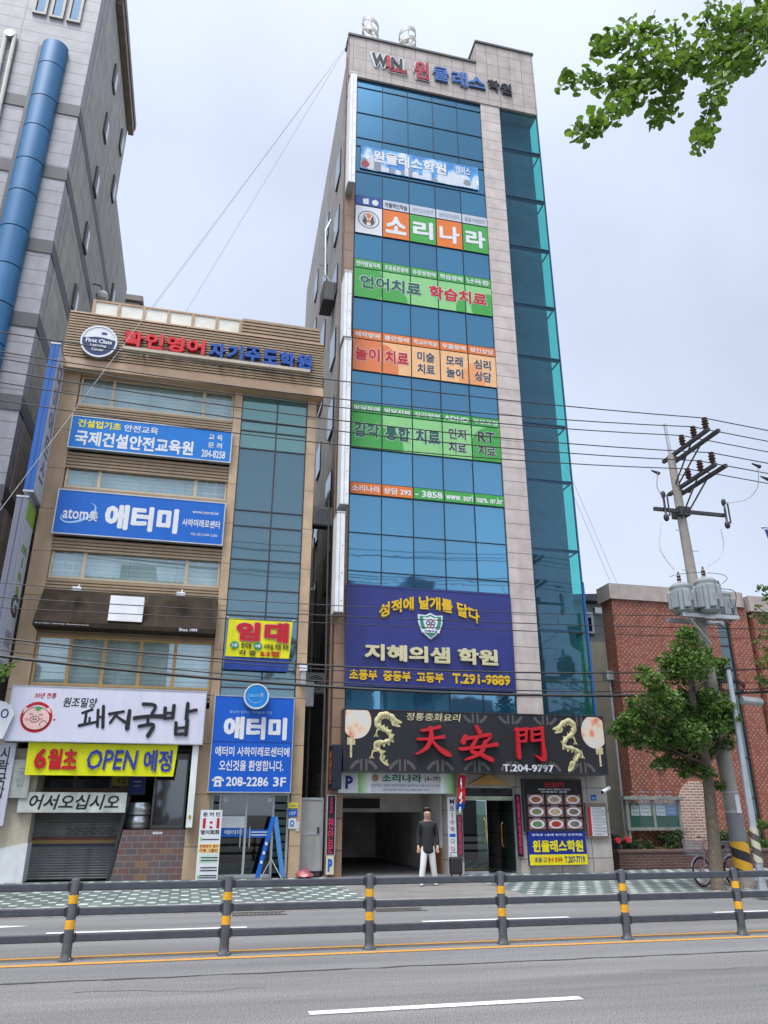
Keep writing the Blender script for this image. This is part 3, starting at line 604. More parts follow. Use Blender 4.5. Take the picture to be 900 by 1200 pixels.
# grey glass bay
bay = MB()
GZ = [14.06, 13.12, 12.78, 12.17, 10.12, 9.62, 8.58, 7.69, 6.92, 5.4, 4.9, 4.60]
CX = [.56, 1.67, 2.61]
for i in range(2):
    for zt, zb, m_ in ((14.06, 12.17, CWG2), (12.17, 9.62, CWG), (9.62, 6.92, CWG), (6.92, 4.6, CWG)):
        lv = [z for z in GZ if zb <= z <= zt]; mb = MB()
        for za, zc in zip(lv[:-1], lv[1:]):
            dy = [rg.uniform(-.0012, .0012) for _ in range(4)]
            mb.quad((CX[i], YL + .08 + dy[0], zc), (CX[i + 1], YL + .08 + dy[1], zc), (CX[i + 1], YL + .08 + dy[2], za), (CX[i], YL + .08 + dy[3], za))
        mb.build('bay_window', m_, tan)
g = MB()
for x in CX: g.box(x - .02, x + .02, YL + .05, YL + .1, 4.6, 14.05)
for z in GZ[1:]: g.box(.56, 2.61, YL + .052, YL + .098, z - .018, z + .018)
g.build('bay_mullion', DKMETAL, tan)
MB().box(.551, 2.619, YL + .12, 22.6, 2.4, 14.05).build('bay_backing', DARK, tan)
# parapet with ribs, trims, roof screen
pa = MB(); pa.box(-4.80, 2.99, 21.28, 22.2, 14.34, 16.02); n = 17; d = 1.62 / n
for k in range(n): pa.box(-4.84, 3.03, 21.2, 21.3, 14.37 + k * d, 14.37 + k * d + d * .58)
n = 8; d = .66 / n
pa.box(.36, 2.86, 21.30, 22.2, 16.021, 16.70)
for k in range(5): pa.box(.34, 2.88, 21.24, 21.31, 16.06 + k * .125, 16.06 + k * .125 + .075)
pa.build('parapet', CLAD, tan)
MB().box(-4.86, 3.05, 21.16, 22.61, 14.05, 14.35).box(-4.83, 3.02, 21.19, 22.2, 16.003, 16.055).build('parapet_trim', mat('tan_trim', (.40, .27, .17), .5), tan)
scn = MB(); sp = MB(); xs = [-4.27 + k * (4.57 / 6) for k in range(7)]
for k in range(6): scn.box(xs[k] + .04, xs[k + 1] - .04, 21.62, 21.64, 16.06, 16.78)
for x in xs: sp.box(x - .045, x + .045, 21.59, 21.67, 16.05, 16.82)
sp.box(-4.31, .34, 21.588, 21.668, 16.78, 16.84)
scn.build('roof_screen', mat('pale_screen_panel', (.62, .62, .55), .3, var=.12), tan); sp.build('screen_post', mat('tan_trim2', (.34, .23, .13), .5), tan)
# restaurant floor: raised entry on a tiled plinth, shutter, posts
CREAMW = mat('cream_render', (.44, .39, .30), .75, var=.15, streak=.35)
MB().box(-4.72, -3.72, YL + .02, 23.2, .153, 3.2).build('left_wall', CREAMW, tan)
MB().add([(-4.73, YL - .01, .153), (-3.70, YL - .01, .153), (-3.70, YL - .01, 1.02), (-4.73, YL - .01, .82), (-4.73, 23, .153), (-3.70, 23, .153), (-3.70, 23, 1.02), (-4.73, 23, .82)],
         [(0, 1, 2, 3), (1, 5, 6, 2), (3, 2, 6, 7), (0, 3, 7, 4)]).build('white_dado', mat('white_dado', (.60, .61, .62), .6, var=.12, streak=.25), tan)
TILE = tile_mat('slate_tile', (.15, .06, .05), (.075, .075, .078), (.17, .15, .14), .28, .146, .010, .5, .6, .5, ox=.1, fleck=(.17, .10, .05))
MB().add([(-1.73, YL + .05, .15), (-.021, YL + .05, .15), (-.021, YL + .05, 1.30), (-1.55, YL + .05, 1.30), (-1.73, 22.6, .15), (-.021, 24.5, .15), (-.021, 24.5, 1.30), (-1.55, 24.5, 1.30)],
         [(0, 1, 2, 3), (3, 2, 6, 7), (0, 3, 7, 4)]).build('tiled_plinth', TILE, tan)
MB().add([(-1.80, YL + .02, .153), (-1.735, YL + .02, .153), (-1.46, YL + .02, 2.1), (-1.55, YL + .02, 2.1), (-1.80, 22.3, .153), (-1.735, 22.3, .153), (-1.46, 22.3, 2.1), (-1.55, 22.3, 2.1)],
         [(0, 1, 2, 3), (1, 5, 6, 2), (4, 0, 3, 7), (7, 3, 2, 6)]).build('stair_stringer', DKMETAL, tan)
sh = MB(); k = 0; z = .16
while z < 1.50:
    if not (.92 < z < 1.12): sh.add([(-3.72, 22.10, z), (-1.55, 22.10, z), (-1.55, 22.07, z + .03), (-3.72, 22.07, z + .03), (-3.72, 22.10, z + .058), (-1.55, 22.10, z + .058)], [(0, 1, 2, 3), (3, 2, 5, 4)])
    z += .06
so = sh.build('roller_shutter', mat('shutter_steel', (.26, .265, .26), .45, .4, var=.15, streak=.35), tan)
MB().box(-3.72, -1.56, 22.065, 22.11, 1.06, 1.12).build('stripe', mat('red_brown_stripe', (.13, .03, .02), .5), so)
MB().box(-3.72, -1.56, 22.066, 22.11, .98, 1.06).build('stripe', mat('ochre_stripe', (.27, .16, .05), .5), so)
MB().box(-3.72, -1.56, 22.067, 22.11, .92, .98).build('stripe', mat('navy_stripe', (.02, .025, .06), .5), so)
gl = MB()
for r0 in range(3):
    for q in range(6): gl.box(-2.95 + q * .2 + (r0 % 2) * .1, -2.83 + q * .2 + (r0 % 2) * .1, 22.063, 22.1, 1.20 + r0 * .06, 1.215 + r0 * .06)
gl.build('vent_slot', DARK, so)
MB().box(-3.75, -1.5, 22.0, 22.4, 1.50, 1.72).build('shutter_box', mat('shutter_box_dark', (.07, .068, .065), .6), tan)
rin = MB(); rin.box(-4.7, .3, 24.4, 24.58, .152, 4.4); rin.box(-4.71, .29, 22.12, 24.39, 3.25, 3.32); rin.build('shop_interior', mat('shop_dark', (.05, .045, .04), .8), tan)
wf = MB(); wf.box(-4.0, -1.2, 22.55, 22.6, 2.2, 2.3); wf.box(-4.0, -1.2, 22.55, 22.6, 3.0, 3.1)
for x in (-3.9, -3.0, -2.1, -1.25): wf.box(x, x + .07, 22.551, 22.599, 2.3, 3.0)
wf.build('shop_window_frame', mat('dark_wood', (.10, .055, .03), .5), tan)
MB().quad((-3.9, 22.59, 2.3), (-1.2, 22.59, 2.3), (-1.2, 22.59, 3.0), (-3.9, 22.59, 3.0)).build('shop_window', MATS['side_dark_glass'], tan)
dg = MB(); dg.box(-.95, -.90, 22.5, 22.56, 1.31, 3.2); dg.box(-.14, -.09, 22.5, 22.56, 1.31, 3.2); dg.box(-.90, -.14, 22.5, 22.56, 1.31, 1.40); dg.box(-.90, -.14, 22.5, 22.56, 3.05, 3.2)
so = dg.build('shop_door', mat('shop_door_frame', (.20, .21, .19), .4, .5), tan)
MB().quad((-.90, 22.53, 1.4), (-.14, 22.53, 1.4), (-.14, 22.53, 3.05), (-.90, 22.53, 3.05)).build('pane', MATS['side_dark_glass'], so)
MB().box(-.72, -.45, 22.49, 22.499, 2.75, 2.98).build('sticker', mat('khaki_sticker', (.28, .26, .08), .6), so)
# office lobby door, right
of = MB(); y0 = 21.66
of.box(.56, .62, y0, y0 + .06, .153, 2.2); of.box(2.54, 2.6, y0, y0 + .06, .153, 2.2); of.box(.62, 2.54, y0 - .001, y0 + .059, 2.12, 2.2)
for x in (.80, 1.48, 2.18): of.box(x - .03, x + .03, y0 + .001, y0 + .058, .153, 2.12)
of.box(.83, 1.45, y0 + .002, y0 + .057, .153, .24); of.box(1.51, 2.15, y0 + .002, y0 + .057, .153, .24)
oo = of.build('lobby_door', GALV, tan)
MB().quad((.84, y0 + .03, .24), (1.45, y0 + .03, .24), (1.45, y0 + .03, 2.12), (.84, y0 + .03, 2.12)).build('pane', LG, oo)
MB().quad((1.51, y0 + .03, .24), (2.15, y0 + .03, .24), (2.15, y0 + .03, 2.12), (1.51, y0 + .03, 2.12)).build('pane', LG, oo)
for x in (1.36, 1.60): MB().tube([(x, y0 - .01, .85), (x, y0 - .05, .9), (x, y0 - .05, 1.3), (x, y0 - .01, 1.35)], .016, 8).build('handle', STEEL, oo)
for x0, x1 in ((.62, .77), (2.21, 2.54)):
    gb = MB()
    for k in range(10): gb.box(x0, x1, y0 + .02, y0 + .05, .26 + k * .19, .40 + k * .19)
    gb.build('glass_block', mat('dark_green_block', (.02, .045, .042), .15), oo)
MB().box(.84, 1.45, y0 - .004, y0 + .0, 1.34, 1.62).build('film_white', WHITE, oo)
f_ = MB().box(.84, 1.45, y0 - .004, y0 + .0, 1.12, 1.338).build('film_blue', BLUE, oo)
text(oo, '애터미', (.95, 1.40, 1.18, 1.29), y0 - .005, WHITE, .004, .03)
f2 = MB().box(1.52, 2.13, y0 - .004, y0 + .0, 1.10, 1.30).build('film_blue', BLUE, oo)
MB().box(1.62, 2.05, y0 - .008, y0 - .005, 1.22, 1.25).box(1.62, 2.05, y0 - .008, y0 - .005, 1.15, 1.18).build('film_lettering', WHITE, oo)
MB().box(.56, 2.61, 22.9, 23.0, .152, 2.4).build('lobby_back', DARK, tan)
for x, ww in ((.92, .1), (2.06, .1)): MB().disc_y(x, 2.02, .06, .06, y0 - .03, y0 - .005, 20).build('door_closer_disc', WHITE, oo)

# ================================================================== GREY PANEL TOWER (left)
GREYP = tile_mat('grey_panel', (.245, .245, .26), (.225, .225, .238), (.11, .11, .115), 4.4, .535, .018, 0.0, .5, .5, ox=.3, oz=.1, streak=.25)
GREYS = tile_mat('grey_side_panel', (.34, .33, .30), (.31, .30, .275), (.12, .12, .12), 1.1, 1.0, .016, 0.0, .65, .4, ox=.1, oz=.2, streak=.5)
BANDM = mat('charcoal_band', (.045, .046, .052), .55, streak=.3)
gt = thing('grey_panel_tower', 'tall grey panelled tower with charcoal bands and a bright blue half round column', 'building', (-9, 27, 0))
MB().box(-10.2, -5.79, 21.5, 30.1, 0, 33.1).build('wall', GREYP, gt)
MB().box(-16.0, -8.68, 21.75, 30, 0, 28.3).build('annex', GREYP, gt)
MB().box(-5.795, -5.775, 22.1, 30.08, 0.1, 33.0).box(-9.5, -5.776, 30.101, 37.0, 0, 28.6).build('side_wall', GREYS, gt)
b = MB()
for z in (24.49, 21.63, 18.61, 15.81, 12.95, 10.1):
    b.box(-10.21, -5.765, 21.47, 30.12, z - .36, z + .14)
    b.box(-9.5, -5.766, 30.13, 37.02, z - .36, z + .14)
b.build('band', BANDM, gt)
cn = MB(); cn.box(-10.3, -5.45, 21.3, 30.3, 33.101, 33.5); cn.box(-5.75, -5.50, 23.5, 30.25, 32.7, 33.1); cn.build('cornice', mat('rust_cornice', (.17, .14, .11), .6, var=.3, streak=.3), gt)
GW2 = coated_glass('small_window_glass', (.01, .04, .07), (.25, .45, .65), .08)
for x0, x1, z0 in ((-7.98, -7.51, 28.6), (-7.40, -6.93, 28.57), (-6.81, -6.34, 28.55)):
    f = MB(); f.box(x0, x0 + .09, 21.42, 21.52, z0, z0 + 2.2).box(x1 - .09, x1, 21.42, 21.52, z0, z0 + 2.2).box(x0 + .09, x1 - .09, 21.421, 21.52, z0, z0 + .1).box(x0 + .09, x1 - .09, 21.421, 21.52, z0 + 2.1, z0 + 2.2)
    o = f.build('window', mat('cream_window_frame', (.24, .23, .19), .5), gt)
    MB().quad((x0 + .08, 21.49, z0 + .08), (x1 - .08, 21.49, z0 + .08), (x1 - .08, 21.49, z0 + 2.12), (x0 + .08, 21.49, z0 + 2.12)).build('pane', GW2, o)
for yy, zz in ((25.2, 27.6), (25.2, 24.7), (25.2, 21.9), (25.2, 19.0), (25.2, 16.1), (25.2, 30.4), (28.6, 30.4), (28.6, 27.6), (32.5, 24.6)):
    f = MB(); f.box(-5.78, -5.70, yy, yy + .7, zz - .1, zz + .95)
    o = f.build('side_window', mat('side_window_frame', (.05, .05, .05), .5), gt)
    MB().box(-5.71, -5.69, yy + .34, yy + .66, zz, zz + .87).build('pane', mat('pale_pane', (.55, .58, .60), .2), o)  # white reflection put into the pane colour
cxb = -6.95; col = MB(); ZJ = [27.1, 25.98, 24.42, 23.08, 21.62, 20.28, 18.84, 17.4, 16.0, 14.6, 13.2, 11.8, 10.4]
BC = mat('blue_enamel', (.018, .115, .25), .42, .1, var=.1, scale=2, streak=.2)
for za, zc in zip(ZJ[:-1], ZJ[1:]):
    pr = [(cxb + .44 * math.cos(a), 21.45 - .38 * math.sin(a)) for a in [math.pi * k / 16 for k in range(17)]]
    col.prism_z(pr, zc + .02, za - .02)
col.build('blue_column', BC, gt, smooth=True)
MB().box(cxb - .54, cxb + .42, 21.38, 21.49, 9, 27.0).box(cxb - .3, cxb + .3, 21.2, 21.3, 9, 26.9).build('column_backing', mat('navy_gap', (.015, .025, .045), .5), gt)
rail = MB(); q = lambda x, y: (at(x, y, 21.4)[0], 21.4, at(x, y, 21.4)[1])
rail.tube([q(-6, 100), q(7, 40), q(9, 37), q(16, 36), q(18, 40), q(3, 110), q(-8, 160)], .07, 8)
rail.build('pipe_rail', mat('cream_pipe', (.52, .50, .43), .5), gt)
fan = MB(); c = q(11.5, 41); fan.disc_y(c[0], c[2], .16, .16, 21.3, 21.45, 20); fan.build('exhaust_fan', GALV, gt)
# lamp and spinning exhausts on the side wall
lamp = thing('wall_floodlight', 'white round floodlight on an arm on the side of the grey tower', 'lamp', (-5.4, 25.9, 17.4))
pz = lambda px, py: (lambda d: (-5.35, d.y * (-5.35 / d.x), CZ + d.z * (-5.35 / d.x)))(ray(px, py))
c = pz(119.5, 347); MB().lathe((c[0], c[1], c[2] - .2), [(.05, -.02), (.2, .05), (.26, .2), (.2, .36), (.05, .42)], 20).build('globe', WHITE, lamp, smooth=True)
MB().tube([(c[0], c[1], c[2] + .2), (c[0] - .1, c[1], c[2] + .5), (-5.78, c[1], c[2] + .55)], .03, 8).build('arm', DKMETAL, lamp)
# small building far behind, between the towers
fb = thing('rear_building', 'small grey building seen behind the roof of the tan building', 'building', (-4.5, 46, 0))
MB().box(-9.5, -5.9, 43.5, 52, 0, 32.3).build('wall', mat('rear_render', (.38, .38, .36), .8, var=.15), fb)
MB().box(-9.7, -5.7, 43.2, 52.2, 32.31, 32.7).build('roof', mat('rear_roof', (.15, .13, .11), .7), fb)
MB().box(-7.4, -6.4, 43.42, 43.52, 30.2, 31.9).build('window', MATS['side_dark_glass'], fb)

# ================================================================== BRICK HALL (right) with planter
YB = 23.2
BRICK = tile_mat('red_brick', (.245, .068, .038), (.18, .046, .027), (.17, .085, .06), .19, .075, .007, .5, .75, .5, ox=.05, header=(.168, .088, (.42, .27, .205)), streak=.25)
PBRICK = tile_mat('pale_brick', (.36, .20, .155), (.26, .13, .10), (.50, .44, .38), .24, .085, .014, .5, .75, .5)
DBRICK = tile_mat('brown_brick', (.085, .035, .026), (.06, .027, .022), (.13, .09, .07), .215, .075, .010, .5, .75, .6)
COPE = mat('pink_coping', (.34, .285, .26), .7, var=.15, streak=.3)
hall = thing('brick_hall', 'red brick hall with pale stone coping and narrow dark windows behind the street tree', 'building', (18, 27, 0))
xb0 = at(715.5, 695, YB)[0]; xb1 = at(872, 706, YB)[0]; xb2 = at(878.5, 706, YB)[0]; ZB = 8.62
xw0, xw1 = at(837, 711, YB)[0], at(852, 711, YB)[0]
hw = MB(); hw.prism_z([(xb0, YB), (xw0, YB), (xw0, 30), (17.9, 30), (14.2, 23.9), (xb0, 23.9)], 0, ZB); hw.box(xw1, xb1, YB, 30, 0, ZB).box(xw0, xw1, YB + .22, 30, 0, ZB).box(xb1, xb2, YB + .6, 30, 0, ZB - .25).box(xb2, xb2 + 22, YB, 30, 0, ZB - .12)
hw.build('wall', BRICK, hall)
cp = MB(); cp.prism_z([(xb0 - .09, YB - .09), (xb1 - .25, YB - .09), (xb1 - .25, 30.1), (17.85, 30.1), (14.15, 24.0), (xb0 - .09, 24.0)], ZB + .001, ZB + .55)
cp.prism_z([(xb1 - .249, YB - .09)] + [(xb1 - .25 + .33 * math.sin(a), YB + .24 - .33 * math.cos(a)) for a in (.3, .6, .9, 1.2, 1.5)] + [(xb1 + .08, 30.1), (xb1 - .249, 30.1)], ZB + .001, ZB + .55)
cp.box(xb1 + .081, xb2 - .1, YB + .55, 30.09, ZB - .24, ZB + .35); cp.box(xb2 - .099, xb2 + 22, YB - .09, 30.08, ZB - .119, ZB + .45)
cp.build('coping', COPE, hall)
HG = coated_glass('hall_dark_glass', (.012, .03, .032), (.30, .45, .48), .08)
for k in range(6):
    z0 = .9 + k * 1.26; MB().quad((xw0, YB + .12, z0 + .03), (xw1, YB + .12, z0 + .03), (xw1, YB + .12, z0 + 1.23), (xw0, YB + .12, z0 + 1.23)).build('window', HG, hall)
wfm = MB()
for k in range(7): wfm.box(xw0, xw1, YB + .10, YB + .16, .88 + k * 1.26, .94 + k * 1.26)
wfm.box(xw0 - .001, xw0 + .05, YB + .101, YB + .161, .9, 8.5).box(xw1 - .05, xw1 + .001, YB + .101, YB + .161, .9, 8.5); wfm.build('window_frame', DKMETAL, hall)
ax0, ax1 = at(797, 950, YB)[0], at(838, 950, YB)[0]; rr = (ax1 - ax0) / 2; za = at(817, 915, YB)[1]
arch = [(ax0, .3), (ax1, .3)] + [((ax0 + ax1) / 2 + rr * math.cos(a), za - rr + rr * math.sin(a)) for a in [math.pi * k / 14 for k in range(15)]]
MB().prism_y(arch, YB - .03, YB + .1).build('arched_niche', PBRICK, hall)
c = at(771.5, 896, YB); MB().box(c[0] - .12, c[0] + .12, YB - .10, YB - .001, c[1] - .12, c[1] + .12).build('junction_box', WHITE, hall)
dp = MB(); dp.tube([(xb0 - .08, YB + .55, .2), (xb0 - .08, YB + .55, 5.9)], .05, 8); dp.box(xb0 - .25, xb0 - .001, YB + .4, YB + .7, 5.9, 6.2); dp.build('downpipe', GALV, hall)
for zz in (3.0, 1.2): pass
yp = 22.25
plw = thing('planter_wall', 'low dark brown brick planter wall in front of the red brick hall', 'wall', (18, yp, .15))
MB().box(at(727, 1018, yp)[0], 34, yp, yp + .22, .153, .62).box(at(727, 1018, yp)[0] - .001, at(727, 1018, yp)[0] + .22, yp + .221, YB + 3, .153, .61).build('wall', DBRICK, plw)
MB().box(at(727, 1018, yp)[0] - .03, 34, yp - .03, yp + .25, .621, .69).build('coping', mat('brown_coping', (.13, .075, .06), .7, var=.2), plw)
struct(MB().box(at(727, 1018, yp)[0] + .2, 34, yp + .22, YB, .1, .56).build('planter_soil', mat('soil', (.07, .05, .035), .9, var=.3, bump=.5, bscale=15)))

# cream house in the gap behind
ch = thing('cream_house', 'cream rendered house with a grey green top floor between the tower and the brick hall', 'building', (16, 30, 0))
MB().box(13.2, 16.0, 27.0, 33, 0, 7.95).build('wall', mat('cream_wall', (.46, .42, .34), .8, var=.12, streak=.25), ch)
MB().box(13.21, 15.99, 27.05, 33, 7.951, 9.5).build('upper_wall', mat('grey_green_wall', (.24, .265, .25), .8, var=.1), ch)
MB().add([(12.9, 26.6, 9.62), (16.1, 26.6, 9.9), (16.1, 33.3, 9.9), (12.9, 33.3, 9.62), (12.9, 26.6, 9.5), (16.1, 26.6, 9.51), (16.1, 33.3, 9.51), (12.9, 33.3, 9.5)], [(0, 1, 2, 3), (4, 5, 1, 0), (5, 6, 2, 1), (7, 4, 0, 3), (4, 7, 6, 5)]).build('roof', DKMETAL, ch)
c0 = at(688, 720, 27); c1 = at(694, 740, 27)
f = MB().box(c0[0] - .1, c1[0] + .1, 26.98, 27.06, c1[1] - .1, c0[1] + .1).build('window', WHITE, ch); MB().box(c0[0], c1[0], 26.97, 26.979, c1[1], c0[1]).build('pane', MATS['side_dark_glass'], f)
c = at(700, 716, 27); MB().box(c[0] - .15, c[0] + .15, 26.9, 27.04, c[1] - .12, c[1] + .12).build('meter_box', GALV, ch)

# alley back wall, closing the gap between the tan building and the glass tower
al = thing('alley_wall', 'dark rear wall closing the alley between the tan building and the glass tower', 'wall', (3.5, 35, 0))
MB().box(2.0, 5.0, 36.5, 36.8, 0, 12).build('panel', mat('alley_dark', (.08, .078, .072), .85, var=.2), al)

# ================================================================== SIGNS ON THE GLASS TOWER
GY = YT - .02
def film_row(name, label, rect, cells, group):
    """printed film stuck on a row of five panes: one sheet per pane"""
    x0, x1, z0, z1 = rect; root = thing(name, label, 'sign', ((x0 + x1) / 2, GY, z0), group)
    for k, c in enumerate(cells):
        if c is None: continue
        MB().box(XS[k] + .02, XS[k + 1] - .02, GY - .012, GY - .002, z0, z1).build('film', c, root)
    return root
def cell(k, z0, z1, u0=.1, u1=.9, v0=.1, v1=.9):
    return (XS[k] + 1.028 * u0, XS[k] + 1.028 * u1, z1 - (z1 - z0) * v1, z1 - (z1 - z0) * v0)
FY = GY - .013
GS = 'printed sign bands on the blue tower glass'
# photo banner, highest band
q4 = quad_rect((422.8, 171.7), (560.4, 196), (422.2, 198), (560.4, 222), GY)
def skyban():
    m, nt, b = nodes_of('blue_sky_print'); N = nt.nodes; L = nt.links
    t = N.new('ShaderNodeTexCoord'); n = N.new('ShaderNodeTexNoise'); n.inputs['Scale'].default_value = 1.3; n.inputs['Detail'].default_value = 8; L.new(t.outputs['Object'], n.inputs['Vector'])
    r = N.new('ShaderNodeValToRGB'); L.new(n.outputs['Fac'], r.inputs[0]); e = r.color_ramp.elements
    e[0].position = .42; e[0].color = (.02, .16, .42, 1); e[1].position = .62; e[1].color = (.62, .70, .78, 1); x = e.new(.5); x.color = (.05, .28, .58, 1)
    L.new(r.outputs[0], b.inputs['Base Color']); b.inputs['Roughness'].default_value = .5; return m
s, yf = signboard('picture_banner', 'blue sky picture banner, the highest sign band on the blue tower glass', 'banner', q4, GY, .012, skyban(), None, GS)
GREYPRT = paint('grey_print', '#8c94a0')
rb = random.Random(5); bl = MB(); bl2 = MB(); x = q4[0] + .05
while x < q4[1] - .15:
    w = rb.uniform(.10, .28); h = rb.uniform(.12, .5) * (q4[3] - q4[2]); (bl if rb.random() < .65 else bl2).prism_y([(x, q4[2] + .02), (x + w, q4[2] + .02), (x + w, q4[2] + h), (x + w / 2, q4[2] + h * 1.25), (x, q4[2] + h)], yf - .003 - rb.random() * .003, yf - .001); x += w * 1.05
bl.build('skyline_print', paint('pale_skyline', '#d5dbe2'), s); bl2.build('skyline_print', GREYPRT, s)
text(s, '원클래스학원', sub(q4, .10, .10, .72, .62), yf - .006, WHITE, .006, .045, outline=GREYPRT, ow=.02)
text(s, '캠퍼스', sub(q4, .80, .08, .93, .45), yf - .006, WHITE, .006, .03)
for u in (.04, .9): MB().disc_y(*[q4[0] + (q4[1] - q4[0]) * u, q4[2] + .25], .16, .16, yf - .006, yf - .004, 16).build('red_flower_print', paint('red_dot', '#b8404c') if u < .5 else GREYPRT, s)
# logo strip
z0, z1 = 22.44, 22.90
s = film_row('logo_strip', 'narrow strip of navy and white logos just above the orange and green letter tiles', (XS[0], XS[5], z0 + .02, z1 - .03), [paint('deep_blue_film', '#1f4e9c')] + [paint('pale_film', '#c3ccd8')] * 4, GS)
MB().prism_y([(XS[0] + .3, z0 + .08), (XS[0] + .5, z0 + .08), (XS[0] + .5, z0 + .36), (XS[0] + .28, z0 + .30)], FY - .004, FY).disc_y(XS[0] + .75, z0 + .21, .12, .13, FY - .004, FY).build('emblem', WHITE, s)
text(s, '개별적인학습', cell(1, z0, z1, .08, .92, .28, .78), FY, DKGREY, .004, .03)
for k, tx in ((2, '언어인지연구'), (3, '심리상담센터'), (4, '발달지원센터')): text(s, tx, cell(k, z0, z1, .12, .9, .3, .75), FY, GREYPRT, .004, .01)
# letter tiles
z0, z1 = 21.17, 22.41
s = film_row('letter_tiles', 'white, orange and green square tiles with one big white letter each on the tower glass', (XS[0], XS[5], z0, z1), [WHITE, ORANGE, GREEN, ORANGE, GREEN], GS)
for k, ch_ in ((1, '소'), (2, '리'), (3, '나'), (4, '라')): text(s, ch_, cell(k, z0, z1, .12, .88, .2, .84), FY, WHITE, .008, .055)
cx_, cz_ = XS[0] + .51, (z0 + z1) / 2 + .03
MB().ring_y(cx_, cz_, .36, .40, .36, .40, FY - .006, FY).ring_y(cx_, cz_, .24, .26, .27, .29, FY - .006, FY).build('emblem_ring', paint('grey_ring', '#8d8f8c'), s)
MB().prism_y([(cx_ - .22, cz_ - .1), (cx_ - .1, cz_ - .28), (cx_ - .05, cz_ - .05), (cx_ - .16, cz_ + .2)], FY - .007, FY).prism_y([(cx_ + .22, cz_ - .1), (cx_ + .1, cz_ - .28), (cx_ + .05, cz_ - .05), (cx_ + .16, cz_ + .2)], FY - .007, FY).build('emblem_hands', paint('brown_mark', '#5b4a38'), s)
MB().disc_y(cx_, cz_ + .17, .09, .1, FY - .008, FY, 16).prism_y([(cx_ - .07, cz_ - .12), (cx_ + .07, cz_ - .12), (cx_, cz_ + .06)], FY - .007, FY).build('emblem_mark', ORANGE, s)
def label_row(name, label, z0, z1, colors, texts, tm=WHITE):
    s = film_row(name, label, (XS[0], XS[5], z0 + .02, z1 - .03), colors, GS)
    for k, tx in enumerate(texts):
        if tx: text(s, tx, cell(k, z0, z1, .08, .92, .26, .78), FY, tm, .004, .035)
    return s
def blob_print(s, z0, z1, parts, m):
    for (k, u, v, rx, rz) in parts:
        a = XS[k] + .02; b_ = XS[k + 1] - .02; cx, cz = a + (b_ - a) * u, z0 + (z1 - z0) * v; P = []
        for i in range(28):
            t = 2 * math.pi * i / 28; P.append((min(max(cx + rx * math.cos(t), a), b_), min(max(cz + rz * math.sin(t), z0), z1)))
        MB().prism_y(P, FY - .001, FY + .0005).build('print_shape', m, s)
label_row('strip_of_captions', 'green caption strip above the language therapy sign, with a tile for each pane', 19.61, 20.02, [GREEN] * 5, ['언어발달지체', '조음음운장애', '유창성장애', '학습장애', '난독증'])
z0, z1 = 18.38, 19.59
s = film_row('window_sign', 'light green window sign with dark green words at left and red words at right', (XS[0], XS[5], z0, z1), [LGREEN] * 5, GS)
blob_print(s, z0, z1, [(0, .1, .5, 1.1, .9), (1, .3, .05, .6, .5), (4, .9, .2, .7, .7), (3, .95, .1, .3, .5)], GREEN)
text(s, '언어치료', (XS[0] + .22, XS[2] + .40, z0 + .38, z0 + .95), FY - .002, DGREEN, .006, .05, outline=WHITE)
text(s, '학습치료', (XS[2] + .68, XS[5] - .20, z0 + .38, z0 + .95), FY - .002, RED, .006, .05, outline=WHITE)
label_row('strip_of_captions', 'orange caption strip above the peach play therapy sign, with a tile for each pane', 16.66, 17.04, [ORANGE] * 5, ['애착장애', '불안장애', '학교부적응', '우울장애', '성인상담'])
z0, z1 = 15.43, 16.64
s = film_row('window_sign', 'orange and peach window sign with red words at left and paired dark words', (XS[0], XS[5], z0, z1), [paint('peach_film', '#f2bd88')] * 5, GS)
blob_print(s, z0, z1, [(0, .2, .6, 1.2, 1.0), (1, .05, .1, .5, 1.0)], paint('burnt_orange_film', '#e58350')); blob_print(s, z0, z1, [(3, 1.0, .1, .35, .5), (4, .1, .2, .5, .6)], paint('soft_orange_film', '#eda26a'))
for tx, a, c in (('놀이', XS[0] + .08, XS[1] - .08), ('치료', XS[1] + .10, XS[2] - .10)): text(s, tx, (a, c, z0 + .38, z0 + .92), FY - .002, RED, .006, .05, outline=WHITE)
for k, a, c in ((2, '미술', '치료'), (3, '모래', '놀이'), (4, '심리', '상담')):
    text(s, a, cell(k, z0, z1, .2, .8, .14, .46), FY - .002, DKGREY, .006, .04, outline=WHITE); text(s, c, cell(k, z0, z1, .2, .8, .54, .86), FY - .002, DKGREY, .006, .04, outline=WHITE)
label_row('strip_of_captions', 'green caption strip above the lowest green sign, one tile in Latin capitals', 13.84, 14.19, [GREEN] * 5, ['발달장애', '발달지체', '감각장애', 'ADHD', '부모코칭'])
z0, z1 = 12.56, 13.82
s = film_row('window_sign', 'green window sign with dark green words and two letters RT at its right end', (XS[0], XS[5], z0, z1), [LGREEN] * 5, GS)
blob_print(s, z0, z1, [(0, .2, .5, 1.3, 1.2), (1, .1, .1, .6, .7), (4, .7, .3, .8, .9)], GREEN)
for tx, k in (('감각', 0), ('통합', 1), ('치료', 2)): text(s, tx, cell(k, z0, z1, .1, .92, .28, .70), FY - .002, DGREEN, .006, .05, outline=WHITE)
for k, a, c in ((3, '인지', '치료'), (4, 'RT', '치료')):
    text(s, a, cell(k, z0, z1, .2, .8, .14, .46), FY - .002, DKGREY, .006, .04, outline=WHITE); text(s, c, cell(k, z0, z1, .2, .8, .54, .86), FY - .002, DKGREY, .006, .04, outline=WHITE)
s = film_row('phone_strip', 'lowest strip on the blue glass, orange and green with a phone number', (XS[0], XS[5], 10.97, 11.34), [ORANGE, ORANGE, GREEN, GREEN, GREEN], GS)
